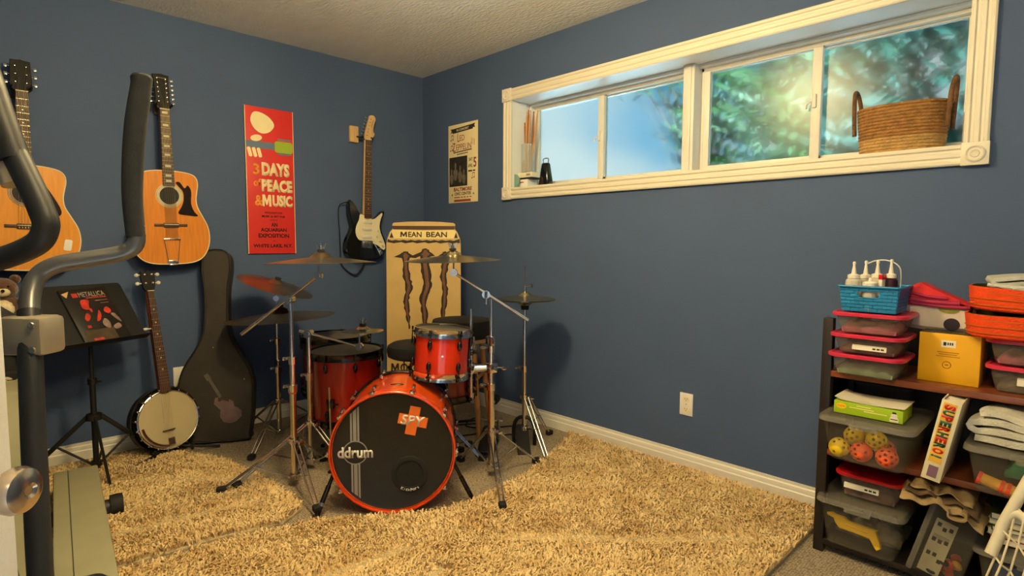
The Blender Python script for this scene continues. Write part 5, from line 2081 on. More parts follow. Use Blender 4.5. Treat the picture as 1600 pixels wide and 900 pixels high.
m.tube([W @ V(p) for p in [(2.592, -2.616, 1.045), (2.570, -2.612, 1.085), (2.560, -2.600, 1.115), (2.565, -2.575, 1.133), (2.574, -2.528, 1.143), (2.582, -2.487, 1.152), (2.590, -2.468, 1.168), (2.588, -2.466, 1.200)]], 0.0140, 18, 6)
m.build('arm_tube', 'gunmetal', ar)
m = MB()
pts = catmull([W @ V(p) for p in [(2.590, -2.467, 1.180), (2.583, -2.468, 1.258), (2.582, -2.460, 1.36), (2.583, -2.448, 1.44), (2.582, -2.446, 1.462)]], 8)
m.tube(pts, [0.0150, 0.0155, 0.0160, 0.0166, 0.0172, 0.0174, 0.0170, 0.0160, 0.0172, 0.0140], 20)
m.build('foam_grip', 'foam', ar)
m = MB()
q = W @ frame((2.606, -2.614, 1.025), (0.73, 0.68, 0.0), (0, 0, 1))
m.box((-0.002, 0, 0.0), (0.072, 0.060, 0.050), 0.008, xf=q)
ck = m.build('arm_clamp', 'champagne', ar)
for vv in (0.018, -0.020):
    m = MB()
    m.lathe([(0, 0.026), (0.0055, 0.026), (0.0050, 0.0285), (0.002, 0.0285), (0.002, 0.027), (0, 0.027)], 14, xf=q @ T(0.022, vv, 0))
    m.build('bolt', 'steel', ck)
m = MB()
m.tube([W @ V(p) for p in [(1.90, -2.62, 0.10), (2.18, -2.68, 0.60), (2.42, -2.74, 1.02), (2.50, -2.76, 1.12)]], 0.030, 16, 4)
m.build('mast', 'darktube', et)
m = MB()
m.box(W @ V((2.50, -2.80, 1.15)), (0.10, 0.20, 0.10), 0.02)
m.rod(W @ V((2.53, -2.70, 1.09)), W @ V((2.585, -2.63, 1.03)), 0.018)
m.build('console', 'rubber', et)
m = MB()
m.tube([W @ V(p) for p in [(2.60, -2.70, 1.58), (2.653, -2.664, 1.454), (2.690, -2.640, 1.335), (2.703, -2.629, 1.285)]], 0.0185, 18, 5)
m.tube([W @ V(p) for p in [(2.700, -2.631, 1.300), (2.718, -2.617, 1.255), (2.733, -2.606, 1.215), (2.739, -2.603, 1.190), (2.728, -2.617, 1.165), (2.684, -2.665, 1.142), (2.60, -2.74, 1.13), (2.52, -2.78, 1.14)]], 0.0160, 18, 6)
ar2 = m.build('swing_arm', 'darktube', et)
m = MB()
pts = [W @ V(p) for p in [(2.672, -2.655, 1.345), (2.690, -2.643, 1.285), (2.704, -2.634, 1.250)]]
m.tube(pts, 0.012, 14)
m.build('sleeve', 'champagne', ar2)

# ------------------------------------------------------------------ dark amplifier in the far left corner, plush toy on it
M['tolex'] = P('black_tolex', rgb(26, 25, 25), 0.8, noise=0.15, nscale=40, bump=0.2, bscale=200)
M['grille'] = P('amp_grille_cloth', rgb(38, 36, 34), 0.85, noise=0.2, nscale=80)
am = thing('guitar_amplifier', 'black guitar amplifier in the far left corner under the six-string guitar', 'amplifier', T(0.19, -2.73, 0.0))
m = MB()
m.box2((-0.15, -0.28, 0.02), (0.15, 0.28, 0.80), 0.015)
m.build('cabinet', 'tolex', am)
m = MB()
m.box2((0.149, -0.25, 0.06), (0.153, 0.25, 0.40), 0.001)
m.build('grille', 'grille', am)
m = MB()
m.box2((0.149, -0.25, 0.66), (0.156, 0.25, 0.76), 0.002)
m.build('control_panel', 'blackmetal', am)
for i in range(6):
    m = MB()
    m.lathe([(0, 0), (0.014, 0), (0.012, 0.014), (0, 0.015)], 16, xf=T(0.156, -0.18 + i * 0.07, 0.71) @ ry(90))
    m.build('knob', 'rubber', am)
for su in (-0.11, 0.11):
    for sv in (-0.24, 0.24):
        m = MB()
        m.lathe([(0, 0), (0.016, 0), (0.018, 0.022), (0, 0.022)], 14, xf=T(su, sv, 0))
        m.build('foot', 'rubber', am)
M['patblack'] = P('black_pattern_cloth', rgb(26, 24, 24), 0.8, noise=0.2, nscale=30)
M['patcream'] = P('cream_pattern_print', rgb(212, 198, 160), 0.75, noise=0.1, nscale=30)
pc = thing('patterned_bag', 'small black bag with cream pattern hung on the amplifier front', 'bag', LW(-2.535, 0.500, 0.346))
m = MB()
m.prism(closed_smooth([(-0.09, -0.07), (0.07, -0.075), (0.085, 0.0), (0.06, 0.075), (-0.07, 0.08), (-0.10, 0.0)], 4), 0.0, 0.035, 0.010)
bg = m.build('pouch', 'patblack', pc)
m = MB()
g = np.random.default_rng(5)
for i in range(16):
    u, v_ = g.uniform(-0.07, 0.06), g.uniform(-0.06, 0.06)
    a = g.uniform(0, 180)
    m.prism(closed_smooth([(-0.016, 0), (-0.004, 0.006), (0.014, 0.004), (0.016, -0.003), (0.0, -0.006)], 2), 0.0345, 0.0358, xf=T(u, v_, 0) @ rz(a))
m.build('pattern_print', 'patcream', bg)
m = MB()
m.tube([(-0.05, 0.07, 0.012), (-0.03, 0.16, 0.008), (0.02, 0.16, 0.008), (0.04, 0.07, 0.012)], 0.005, 8, 5)
m.build('handle', 'patblack', pc)
M['plush'] = P('brown_plush', rgb(88, 58, 36), 0.95, noise=0.3, nscale=30, bump=0.6, bscale=150, sheen=0.4)
M['plushcream'] = P('cream_plush', rgb(226, 210, 170), 0.95, noise=0.15, nscale=30, bump=0.5, bscale=150, sheen=0.4)
pt = thing('plush_toy', 'brown and cream plush toy sitting on the amplifier at far left', 'soft toy', T(0.24, -2.545, 0.800))
m = MB()
m.ball((0, 0, 0.065), 0.07, (0.9, 1, 0.95), 18)
m.ball((0.01, 0, 0.150), 0.056, (1, 1.05, 0.95), 18)
for s in (1, -1):
    m.ball((0.0, s * 0.048, 0.195), 0.022, n=12)
    m.ball((0.06, s * 0.05, 0.022), 0.024, (1.4, 0.9, 0.9), 12)
    m.ball((0.035, s * 0.068, 0.085), 0.022, (1.1, 0.9, 1.5), 12)
m.build('body', 'plush', pt)
m = MB()
m.ball((0.052, 0, 0.140), 0.026, (0.8, 1.1, 0.85), 14)
m.ball((0.045, 0, 0.060), 0.045, (0.6, 0.9, 1), 14)
m.build('muzzle', 'plushcream', pt)
m = MB()
for s in (1, -1):
    m.ball((0.058, s * 0.020, 0.165), 0.006, n=8)
m.ball((0.074, 0, 0.146), 0.008, n=8)
m.build('face_buttons', 'blackgloss', pt)

# ------------------------------------------------------------------ open door at the left edge
M['doorpaint'] = P('white_door_paint', rgb(226, 224, 222), 0.5, noise=0.03, nscale=30, stretch=(6, 6, 0.6), bump=0.15, bscale=120)
DF_ = frame((2.915, -2.662, 0.0), (0.715, -0.699, 0), (0, 0, 1))
dr = bpy.data.objects.new('door_1', None)
COL.objects.link(dr)
place(dr, DF_)
struct(dr)
m = MB()
m.box2((0.0, 0.012, 0.0), (0.76, 2.04, 0.035), 0.002)
m.build('slab', 'doorpaint', dr)
m = MB()
KX = T(0.066, 0.915, 0.0) @ rx(180)
m.lathe([(0, 0.0), (0.034, 0.0), (0.034, 0.004), (0.028, 0.009), (0.013, 0.012), (0.0105, 0.030), (0.0105, 0.047), (0.013, 0.0492), (0.0205, 0.0525), (0.0240, 0.059), (0.0246, 0.064), (0.0222, 0.0715), (0.015, 0.0765), (0.008, 0.0775), (0.005, 0.075), (0, 0.075)], 44, xf=KX)
m.build('door_knob', 'nickel', dr)
m = MB()
m.lathe([(0, 0.0), (0.034, 0.0), (0.034, 0.004), (0.028, 0.009), (0.013, 0.012), (0.0125, 0.030), (0.022, 0.045), (0.029, 0.064), (0.018, 0.082), (0, 0.083)], 36, xf=T(0.066, 0.915, 0.035))
m.build('door_knob', 'nickel', dr)

# ------------------------------------------------------------------ on the window sill
M['wicker'] = P('tan_wicker', rgb(150, 106, 56), 0.75, noise=0.25, nscale=40, bump=0.7, bscale=110)
M['wickerlight'] = P('pale_wicker', rgb(180, 142, 86), 0.75, noise=0.2, nscale=40, bump=0.7, bscale=110)
M['wickerdark'] = P('dark_wicker_rope', rgb(104, 72, 44), 0.8, noise=0.25, nscale=40, bump=0.6, bscale=120)
wk = thing('wicker_basket', 'oval wicker basket with two rope handles on the window sill', 'basket', T(3.186, 0.080, WZ0 + 0.001))


def coils(m, z0, z1, n, a0, a1, b0, b1, r):
    for i in range(n):
        t_ = (i + 0.5) / n
        z = z0 + (z1 - z0) * t_
        a, b_ = a0 + (a1 - a0) * t_, b0 + (b1 - b0) * t_
        pts = []
        K = 72
        for k_ in range(K):
            th = 2 * PI * k_ / K
            wob = 0.0016 * math.sin(k_ * PI + i * PI)
            ex = 0.82
            pts.append(V(((a + wob) * math.copysign(abs(math.cos(th)) ** ex, math.cos(th)), (b_ + wob) * math.copysign(abs(math.sin(th)) ** ex, math.sin(th)), z + wob * 0.6)))
        m.tube(pts, r, 7, loop=True)


m = MB()
coils(m, 0.0, 0.062, 5, 0.138, 0.143, 0.082, 0.086, 0.0078)
m.prism(ellipse(0.134, 0.079, 40), 0.002, 0.010)
m.build('lower_weave', 'wickerlight', wk)
m = MB()
coils(m, 0.062, 0.190, 10, 0.143, 0.154, 0.086, 0.094, 0.0078)
m.build('upper_weave', 'wicker', wk)
for s in (-1, 1):
    m = MB()
    x_ = s * 0.160
    m.tube([(x_ * 0.98, -0.050, 0.085), (x_, -0.052, 0.160), (x_ * 1.02, -0.046, 0.220), (x_ * 1.05, -0.026, 0.262), (x_ * 1.06, 0.0, 0.274), (x_ * 1.05, 0.026, 0.262), (x_ * 1.02, 0.046, 0.220), (x_, 0.052, 0.160), (x_ * 0.98, 0.050, 0.085)], 0.0085, 10, 5)
    m.build('handle', 'wickerdark', wk)

M['clearglass'] = clear_mat('clear_plastic_jar', (0.94, 0.97, 0.97, 1), rgb(220, 230, 230), 0.22, 0.1)
M['sage'] = P('sage_green_plastic', rgb(126, 160, 148), 0.45, noise=0.05, nscale=20)
M['red_print'] = P('red_print', rgb(196, 60, 50), 0.5, noise=0.03, nscale=20)
M['stickwood'] = P('hickory_stick', rgb(196, 142, 88), 0.4, noise=0.12, nscale=20, stretch=(3, 3, 0.3))
M['stickdark'] = P('brown_stick', rgb(140, 78, 44), 0.4, noise=0.15, nscale=20, stretch=(3, 3, 0.3))
ZS = WZ0 + 0.001
t = thing('small_box', 'flat white box with red mark at the bottom of the sill stack', 'box', T(1.030, 0.105, ZS))
m = MB()
m.box2((-0.062, -0.045, 0), (0.062, 0.045, 0.060), 0.002)
m.build('carton', 'white', t)
m = MB()
m.prism(ellipse(0.008, 0.007, 16), 0, 0.0006, xf=frame((-0.028, -0.0452, 0.042), (1, 0, 0), (0, 0, 1)))
m.box2((-0.014, -0.0460, 0.038), (0.028, -0.0448, 0.045))
m.build('red_mark', 'red_print', t)
t = thing('small_box', 'cream box lying on top of the flat white box on the sill', 'box', T(1.045, 0.105, ZS + 0.061))
m = MB()
m.box2((-0.078, -0.042, 0), (0.078, 0.042, 0.012), 0.002)
m.build('tray', 'blackprint', t)
m = MB()
m.box2((-0.075, -0.040, 0.012), (0.078, 0.040, 0.045), 0.002)
m.build('carton', 'ivory', t)
m = MB()
m.box2((0.030, -0.0412, 0.022), (0.066, -0.0396, 0.036))
m.build('grey_mark', 'grey_print', t)
t = thing('round_tin', 'round sage green lid standing on edge at the left end of the sill', 'lid', T(0.952 + 0.075, 0.040, ZS))
m = MB()
m.lathe([(0, 0), (0.046, 0), (0.048, 0.004), (0.048, 0.014), (0.045, 0.018), (0, 0.018)], 36, xf=T(-0.03, 0.0, 0.049) @ rx(90))
m.build('disc', 'sage', t)
jx, jy, jz = 1.045, 0.110, ZS + 0.107
t = thing('stick_jar', 'clear plastic jar full of drumsticks on the sill boxes', 'jar', T(jx, jy, jz))
m = MB()
m.lathe([(0, 0), (0.040, 0), (0.043, 0.004), (0.046, 0.19), (0.044, 0.19), (0.040, 0.008), (0, 0.006)], 36)
m.build('glass', 'clearglass', t)
sticks = [(-0.030, 0.0, -0.105, 0.0, 0.385, 'stickwood', 'pale drumstick leaning furthest left in the sill jar'),
          (-0.020, 0.01, -0.030, 0.0, 0.33, 'stickdark', 'short dark drumstick behind the leftmost leaning one'),
          (-0.008, -0.012, -0.010, 0.0, 0.400, 'stickwood', 'tall drumstick standing upright at the left of the jar cluster'),
          (0.002, 0.012, 0.004, 0.0, 0.410, 'stickdark', 'tall reddish drumstick in the middle of the jar cluster'),
          (0.010, -0.010, 0.020, 0.0, 0.405, 'stickwood', 'upright pale drumstick right of the reddish one'),
          (0.022, 0.010, 0.048, 0.005, 0.395, 'stickdark', 'dark drumstick leaning slightly right in the jar'),
          (0.028, -0.005, 0.080, 0.01, 0.400, 'stickwood', 'drumstick leaning furthest right in the sill jar')]
for (bx, by, tx, ty, L, mt, lab) in sticks:
    a = V((bx, by, 0.010))
    d = (V((tx, ty, L)) - a).normalized()
    u = d.orthogonal().normalized()
    FF = frame(V((jx, jy, jz)) + a, u, d.cross(u))
    o = thing('drumstick', lab, 'drumstick', FF, 'drumsticks in the jar on the sill')
    m = MB()
    m.lathe([(0, 0), (0.006, 0.001), (0.0072, 0.006), (0.0072, L * 0.7), (0.0055, L * 0.9), (0.0036, L - 0.016)], 12)
    m.build('shaft', mt, o)
    m = MB()
    m.lathe([(0.0036, L - 0.017), (0.0048, L - 0.012), (0.0046, L - 0.006), (0.002, L), (0, L)], 12)
    m.build('tip', mt, o)
t = thing('cowbell', 'black tapered cowbell with a bright rim on the window sill', 'cowbell', T(1.215, 0.105, ZS))
m = MB()
rs = []
for z, w_, d_ in ((0, 0.090, 0.066), (0.004, 0.092, 0.068), (0.150, 0.056, 0.040), (0.156, 0.050, 0.034)):
    rs.append([V((p[0], p[1], z)) for p in rrect(w_, d_, 0.014)])
m.rings(rs)
m.build('body', 'blackgloss', t)
m = MB()
m.tube([(-0.020, 0, 0.155), (-0.022, 0, 0.182), (0, 0, 0.188), (0.022, 0, 0.182), (0.020, 0, 0.155)], 0.004, 8, 5)
m.build('clamp_loop', 'chrome', t)

# ------------------------------------------------------------------ shelf unit at the right
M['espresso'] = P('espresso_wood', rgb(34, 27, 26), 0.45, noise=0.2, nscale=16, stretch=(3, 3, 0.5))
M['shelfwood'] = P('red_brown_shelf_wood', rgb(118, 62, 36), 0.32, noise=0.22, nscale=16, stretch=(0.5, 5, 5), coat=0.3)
su_ = thing('shelf_unit', 'dark three-tier shelf unit against the window wall at right', 'shelf', T(3.065, -0.375, 0.0))
SX = 0.92
for x in (0.0, SX - 0.035):
    for y in (0.0, 0.305):
        m = MB()
        m.box2((x, y, 0), (x + 0.035, y + 0.035, 0.900), 0.003)
        m.build('post', 'espresso', su_)
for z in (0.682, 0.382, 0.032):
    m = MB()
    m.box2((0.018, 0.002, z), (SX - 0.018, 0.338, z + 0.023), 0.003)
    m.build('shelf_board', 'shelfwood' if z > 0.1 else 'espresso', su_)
m = MB()
m.box2((0.010, 0.332, 0.02), (SX - 0.010, 0.338, 0.88), 0.001)
m.build('back_panel', 'espresso', su_)
m = MB()
m.box2((0.006, 0.03, 0.40), (0.012, 0.31, 0.70), 0.001)
m.box2((0.006, 0.03, 0.04), (0.012, 0.31, 0.38), 0.001)
m.build('side_panel', 'espresso', su_)

M['bin'] = clear_mat('clear_bin_plastic', (0.92, 0.92, 0.90, 1), rgb(190, 180, 160), 0.075, 0.3)
M['binlid'] = clear_mat('frosted_bin_lid', (0.85, 0.85, 0.82, 1), rgb(186, 180, 166), 0.28, 0.35)
M['tubclear'] = clear_mat('clear_food_tub', (0.92, 0.90, 0.88, 1), rgb(186, 174, 158), 0.14, 0.25)
M['pinklid'] = P('raspberry_lid', rgb(196, 46, 74), 0.32, noise=0.05, nscale=12)
M['redlid'] = P('bright_red_lid', rgb(196, 24, 34), 0.28, noise=0.05, nscale=12)
M['sticker'] = P('white_label_sticker', rgb(232, 226, 206), 0.6, noise=0.03, nscale=20)
M['pinkfill'] = P('pink_filling', rgb(196, 112, 130), 0.8, noise=0.35, nscale=24)
M['mixfill'] = P('mixed_brown_filling', rgb(128, 92, 84), 0.8, noise=0.5, nscale=24)
M['mintfill'] = P('mint_filling', rgb(132, 160, 128), 0.8, noise=0.3, nscale=18)
M['greyfill'] = P('grey_filling', rgb(120, 112, 98), 0.8, noise=0.4, nscale=20)


def lump(w, d, h, seed, mat, parent, name, n=18, amp=0.35, off=(0, 0, 0)):
    """heap of loose stuff with an uneven top"""
    m = MB()
    sd = V((seed * 3.1, seed * 1.7, 0))
    vs, fs = [], []
    for j in range(n + 1):
        for i in range(n + 1):
            u, v_ = i / n - 0.5, j / n - 0.5
            edge = min(1.0, (0.5 - abs(u)) * 9) * min(1.0, (0.5 - abs(v_)) * 9)
            z = h * (1 - amp + amp * mnoise.noise(V((u * 5, v_ * 5, 0)) + sd) * 1.4) * (0.45 + 0.55 * edge)
            vs.append((off[0] + u * w, off[1] + v_ * d, off[2] + max(z, 0.003)))
    k_ = len(vs)
    for j in range(n + 1):
        for i in range(n + 1):
            vs.append((off[0] + (i / n - 0.5) * w * 0.97, off[1] + (j / n - 0.5) * d * 0.97, off[2]))
    N = n + 1
    for j in range(n):
        for i in range(n):
            a = j * N + i
            fs.append((a, a + 1, a + N + 1, a + N))
            fs.append((k_ + a + N, k_ + a + N + 1, k_ + a + 1, k_ + a))
    for i in range(n):
        fs.append((i + 1, i, k_ + i, k_ + i + 1))
        a = n * N + i
        fs.append((a, a + 1, k_ + a + 1, k_ + a))
        a = i * N
        fs.append((a, a + N, k_ + a + N, k_ + a))
        a = i * N + n
        fs.append((a + N, a, k_ + a, k_ + a + N))
    m.add(vs, fs)
    return m.build(name, mat, parent, ang=60)


def food_tub(label, F, w, d, h, fill, lid='pinklid', sticker=None, fillh=0.6, seed=1, group=None, cat='container'):
    t = thing('food_container', label, cat, F, group)
    m = MB()
    m.tub(w - 0.022, d - 0.022, h - 0.010, 0.035, 0.016, 0.0016)
    b_ = m.build('tub', 'tubclear', t)
    m = MB()
    rs = []
    for (z, k_) in ((h - 0.014, -0.002), (h - 0.013, 0.0), (h - 0.004, 0.0), (h - 0.001, -0.004), (h - 0.001, -0.012), (h - 0.005, -0.016)):
        rs.append([V((p[0], p[1], z)) for p in rrect(w + 2 * k_, d + 2 * k_, 0.045 + k_)])
    m.rings(rs)
    m.build('lid', lid, t)
    if fill:
        lump(w - 0.066, d - 0.066, h * fillh, seed, fill, t, 'filling', off=(0, 0, 0.004))
    if sticker:
        u, z, sw, sh = sticker
        m = MB()
        y_ = -(d / 2 - 0.011) + 0.016 * (1 - (z / h)) * 1.0
        fr = frame((u, y_ - 0.0026, z), (1, 0, 0), (0, 0.19, 1))
        m.prism(rrect(sw, sh, 0.002), 0, 0.0008, xf=fr)
        s_ = m.build('label_sticker', 'sticker', b_)
        m = MB()
        for k_ in range(3):
            m.box2((sw * (0.10 + k_ * 0.12), -sh * 0.22, 0.0007), (sw * (0.19 + k_ * 0.12), sh * 0.10, 0.0011), 0, xf=fr)
        m.build('sticker_print', 'blackprint', s_)
    return t


G1 = 'pink lidded tubs stacked on the left of the top shelf'
cx = 3.216
food_tub('pink lidded tub at the bottom of the left stack, green filling', T(cx, -0.325, 0.7055), 0.240, 0.235, 0.080, 'mintfill', seed=3, fillh=0.62, group=G1)
food_tub('pink lidded tub in the middle of the left stack, white sticker on front', T(cx + 0.003, -0.325, 0.7860), 0.236, 0.235, 0.072, 'mixfill', seed=4, sticker=(0.012, 0.026, 0.105, 0.018), group=G1)
food_tub('pink lidded tub at the top of the left stack, under the blue basket', T(cx + 0.006, -0.325, 0.8585), 0.236, 0.235, 0.076, 'pinkfill', seed=5, group=G1)

# blue basket with squeeze bottles
M['bluebasket'] = P('blue_plastic_basket', rgb(22, 122, 176), 0.42, noise=0.06, nscale=14)
bb = thing('plastic_basket', 'blue woven-pattern plastic basket on top of the left tub stack', 'basket', T(3.214, -0.315, 0.9350))
bw_, bd_, bh_ = 0.186, 0.170, 0.092
m = MB()
m.box2((-bw_ / 2 + 0.010, -bd_ / 2 + 0.010, 0), (bw_ / 2 - 0.010, bd_ / 2 - 0.010, 0.003))


def slope_panel(m, side, w0, w1, d0, d1, h, hole):
    """woven side wall: overlapping bricks on a sloping panel"""
    rows = 7
    for r in range(rows):
        z0, z1 = h * r / rows, h * (r + 1) / rows
        t0 = (r + 0.5) / rows
        wd_ = w0 + (w1 - w0) * t0
        off = d0 + (d1 - d0) * t0
        nb = max(3, int(wd_ / 0.026))
        bwid = wd_ / nb
        sh = (r % 2) * 0.5 * bwid
        for k_ in range(-1, nb + 1):
            a = max(-wd_ / 2, -wd_ / 2 + k_ * bwid + sh)
            b__ = min(wd_ / 2, -wd_ / 2 + (k_ + 1) * bwid + sh)
            if b__ - a < 0.003:
                continue
            mid = (a + b__) / 2
            if hole and abs(mid) < 0.036 and r in (4, 5):
                continue
            m.box2((a + 0.0008, -off - 0.0028, z0 + 0.001), (b__ - 0.0008, -off - 0.0004, z1 - 0.001), 0.0008, xf=rz(side))
        if not (hole and r in (4, 5)):
            m.box2((-wd_ / 2, -off, z0), (wd_ / 2, -off + 0.0012, z1), 0, xf=rz(side))
        else:
            m.box2((-wd_ / 2, -off, z0), (-0.036, -off + 0.0012, z1), 0, xf=rz(side))
            m.box2((0.036, -off, z0), (wd_ / 2, -off + 0.0012, z1), 0, xf=rz(side))
    if hole:
        t0 = 5.0 / rows
        off = d0 + (d1 - d0) * t0
        zc_ = h * 5 / rows
        m.tube([V((p[0], -off - 0.001, zc_ + p[1])) for p in rrect(0.074, h * 2 / rows, 0.011)], 0.0022, 6, loop=True, xf=rz(side))


for side, w0, w1, d0, d1 in ((0, bw_ - 0.022, bw_ - 0.004, bd_ / 2 - 0.012, bd_ / 2 - 0.002), (180, bw_ - 0.022, bw_ - 0.004, bd_ / 2 - 0.012, bd_ / 2 - 0.002), (90, bd_ - 0.022, bd_ - 0.004, bw_ / 2 - 0.012, bw_ / 2 - 0.002), (270, bd_ - 0.022, bd_ - 0.004, bw_ / 2 - 0.012, bw_ / 2 - 0.002)):
    slope_panel(m, side, w0, w1, d0, d1, bh_ - 0.004, side in (0, 180))
m.build('side', 'bluebasket', bb)
m = MB()
m.tube([V((p[0], p[1], bh_ - 0.002)) for p in rrect(bw_ + 0.008, bd_ + 0.008, 0.012)], 0.0042, 8, loop=True)
m.build('rim', 'bluebasket', bb)

M['milky'] = clear_mat('milky_squeeze_plastic', (0.9, 0.88, 0.84, 1), rgb(222, 214, 198), 0.78, 0.35)
M['dyedark'] = P('dark_dye', rgb(52, 22, 34), 0.35, noise=0.15, nscale=18)
M['softcap'] = P('pale_nozzle', rgb(232, 226, 212), 0.4, noise=0.03, nscale=20)


def bottle(label, x, y, r, h, noz, body='milky', cap='softcap', red=False):
    t = thing('squeeze_bottle', label, 'bottle', T(x, y, 0.9385), 'squeeze bottles in the blue basket')
    m = MB()
    m.lathe([(0, 0), (r - 0.002, 0), (r, 0.004), (r, h * 0.88), (r * 0.92, h * 0.95), (r * 0.62, h), (0, h)], 24)
    m.build('body', body, t)
    m = MB()
    m.lathe([(0, h), (r * 0.78, h), (r * 0.76, h + 0.012), (0.0085, h + 0.016), (0.006, h + 0.034), (0.0035, h + noz), (0, h + noz)], 18)
    m.build('nozzle', cap, t)
    m = MB()
    m.lathe([(0, h + noz - 0.001), (0.005, h + noz - 0.002), (0.0055, h + noz + 0.007), (0.003, h + noz + 0.010), (0, h + noz + 0.010)], 12)
    m.build('tip_cap', 'redlid' if red else cap, t)
    return t


bottle('white squeeze bottle at the front left of the blue basket', 3.156, -0.360, 0.026, 0.114, 0.050)
bottle('white squeeze bottle behind, second nozzle from the left', 3.178, -0.297, 0.024, 0.112, 0.055)
bottle('white squeeze bottle with the third nozzle from the left', 3.216, -0.300, 0.025, 0.116, 0.052)
bottle('bottle of dark dye at the right of the blue basket', 3.262, -0.318, 0.022, 0.118, 0.056, 'dyedark')
t = thing('paint_jar', 'short white lidded jar at the front middle of the blue basket', 'jar', T(3.211, -0.368, 0.9385))
m = MB()
m.lathe([(0, 0), (0.021, 0), (0.023, 0.004), (0.023, 0.086), (0, 0.088)], 24)
m.build('body', 'milky', t)
m = MB()
m.lathe([(0, 0.086), (0.024, 0.086), (0.024, 0.100), (0.020, 0.104), (0.006, 0.106), (0.004, 0.118), (0, 0.119)], 24)
m.build('lid', 'softcap', t)
t = thing('craft_packet', 'thin red edged packet standing among the squeeze bottles', 'packet', T(3.240, -0.352, 0.9385) @ rz(-12))
m = MB()
m.box2((-0.006, -0.006, 0), (0.006, 0.034, 0.128), 0.001)
m.build('card', 'softcap', t)
m = MB()
m.box2((-0.0065, -0.0065, 0.112), (0.0065, 0.0345, 0.130), 0.001)
m.build('red_edge', 'redlid', t)
m = MB()
m.tube([(3.176, -0.275, 0.944), (3.170, -0.275, 1.08), (3.190, -0.28, 1.11), (3.235, -0.28, 1.118), (3.275, -0.285, 1.100), (3.286, -0.29, 1.06), (3.284, -0.29, 0.944)], 0.0022, 8, 6)
tag(m.build('plastic_tube', 'softcap'), 'thin clear tube arching above the squeeze bottles', 'tube')

# yellow box, bag behind it
M['yellowbox'] = P('mustard_card', rgb(238, 176, 14), 0.55, noise=0.05, nscale=8)
M['boxtop'] = P('striped_card_top', rgb(96, 96, 60), 0.6, col2=rgb(36, 30, 26), nscale=30, stretch=(6, 1, 1))
M['faintprint'] = P('ochre_print', rgb(168, 104, 14), 0.6, noise=0.08, nscale=20)
t = thing('yellow_box', 'square mustard yellow box with white sticker on the top shelf', 'box', T(3.438, -0.220, 0.7055))
m = MB()
m.box2((-0.084, -0.085, 0), (0.084, 0.085, 0.168), 0.0015)
bx_ = m.build('carton', 'yellowbox', t)
m = MB()
m.box2((-0.082, -0.083, 0.1675), (0.082, 0.083, 0.1692))
m.build('top_panel', 'boxtop', t)
FF = frame((0, -0.0852, 0.084), (1, 0, 0), (0, 0, 1))
m = MB()
m.box2((-0.022, 0.038, 0), (0.018, 0.062, 0.0006), 0, xf=FF)
s_ = m.build('label_sticker', 'sticker', bx_)
m = MB()
m.box2((-0.016, 0.044, 0.0006), (-0.008, 0.056, 0.0009), 0, xf=FF)
for i in range(3):
    m.box2((-0.005 + i * 0.006, 0.046, 0.0006), (-0.001 + i * 0.006, 0.055, 0.0009), 0, xf=FF)
m.build('sticker_print', 'blackprint', s_)
m = MB()
for w_, v_ in ((0.06, 0.020), (0.05, 0.013), (0.066, 0.006)):
    m.box2((-w_ / 2 - 0.002, v_, 0), (w_ / 2 - 0.002, v_ + 0.0022, 0.0004), 0, xf=FF)
m.lathe([(0.010, 0), (0.013, 0), (0.013, 0.0004), (0.010, 0.0004), (0.010, 0)], 24, xf=FF @ T(-0.004, -0.022, 0))
m.prism(ellipse(0.006, 0.003, 12), 0, 0.0004, xf=FF @ T(-0.004, -0.022, 0))
m.build('faint_print', 'faintprint', bx_)

M['bagwhite'] = P('white_bag_cloth', rgb(206, 194, 178), 0.75, noise=0.12, nscale=14)
M['bagred'] = P('red_bag_cloth', rgb(206, 40, 46), 0.7, noise=0.2, nscale=14)
M['bagpink'] = P('magenta_bag_cloth', rgb(158, 30, 72), 0.7, noise=0.2, nscale=14)
M['olive'] = P('olive_patch', rgb(128, 126, 40), 0.7, noise=0.1, nscale=14)
M['plum'] = P('dark_plum_patch', rgb(40, 28, 42), 0.7, noise=0.1, nscale=14)
t = thing('cloth_bag', 'peaked red and pink cloth bag with white lower half behind the yellow box', 'bag', T(3.400, -0.170, 0.8755))


def sheet(m, poly, w0, w1, bulge, xf=None):
    m.prism(poly, w0, w1, bulge, xf=xf)


FB = frame((0, -0.055, 0), (1, 0, 0), (0, 0, 1))
m = MB()
m.prism(closed_smooth([(-0.100, 0.0), (0.088, 0.0), (0.092, 0.05), (0.080, 0.082), (-0.01, 0.092), (-0.098, 0.088), (-0.106, 0.05)], 3), -0.10, 0.0, 0.014, xf=FB)
b_ = m.build('lower_bag', 'bagwhite', t)
m = MB()
m.prism([(-0.102, 0.080), (0.084, 0.076), (0.086, 0.088), (0.03, 0.114), (-0.03, 0.142), (-0.062, 0.160), (-0.072, 0.163), (-0.098, 0.150), (-0.104, 0.120)], -0.092, 0.003, 0.012, xf=FB)
m.build('upper_bag', 'bagred', t)
m = MB()
for (p0, p1, w_) in (((-0.10, 0.105), (0.05, 0.096), 0.010), ((-0.098, 0.128), (0.015, 0.112), 0.006), ((-0.092, 0.092), (0.078, 0.084), 0.007)):
    m.tube([(p0[0], p0[1], 0.004), ((p0[0] + p1[0]) / 2, (p0[1] + p1[1]) / 2 - 0.004, 0.006), (p1[0], p1[1], 0.002)], w_, 8, 5, xf=FB, flat=0.9)
m.build('gathered_folds', 'bagpink', t)
m = MB()
m.prism(ellipse(0.030, 0.013, 24), 0.0, 0.0025, xf=FB @ T(0.020, 0.074, 0.0))
m.build('green_patch', 'olive', b_)
m = MB()
m.prism(ellipse(0.023, 0.022, 24), 0.0, 0.0025, xf=FB @ T(0.030, 0.022, 0.0))
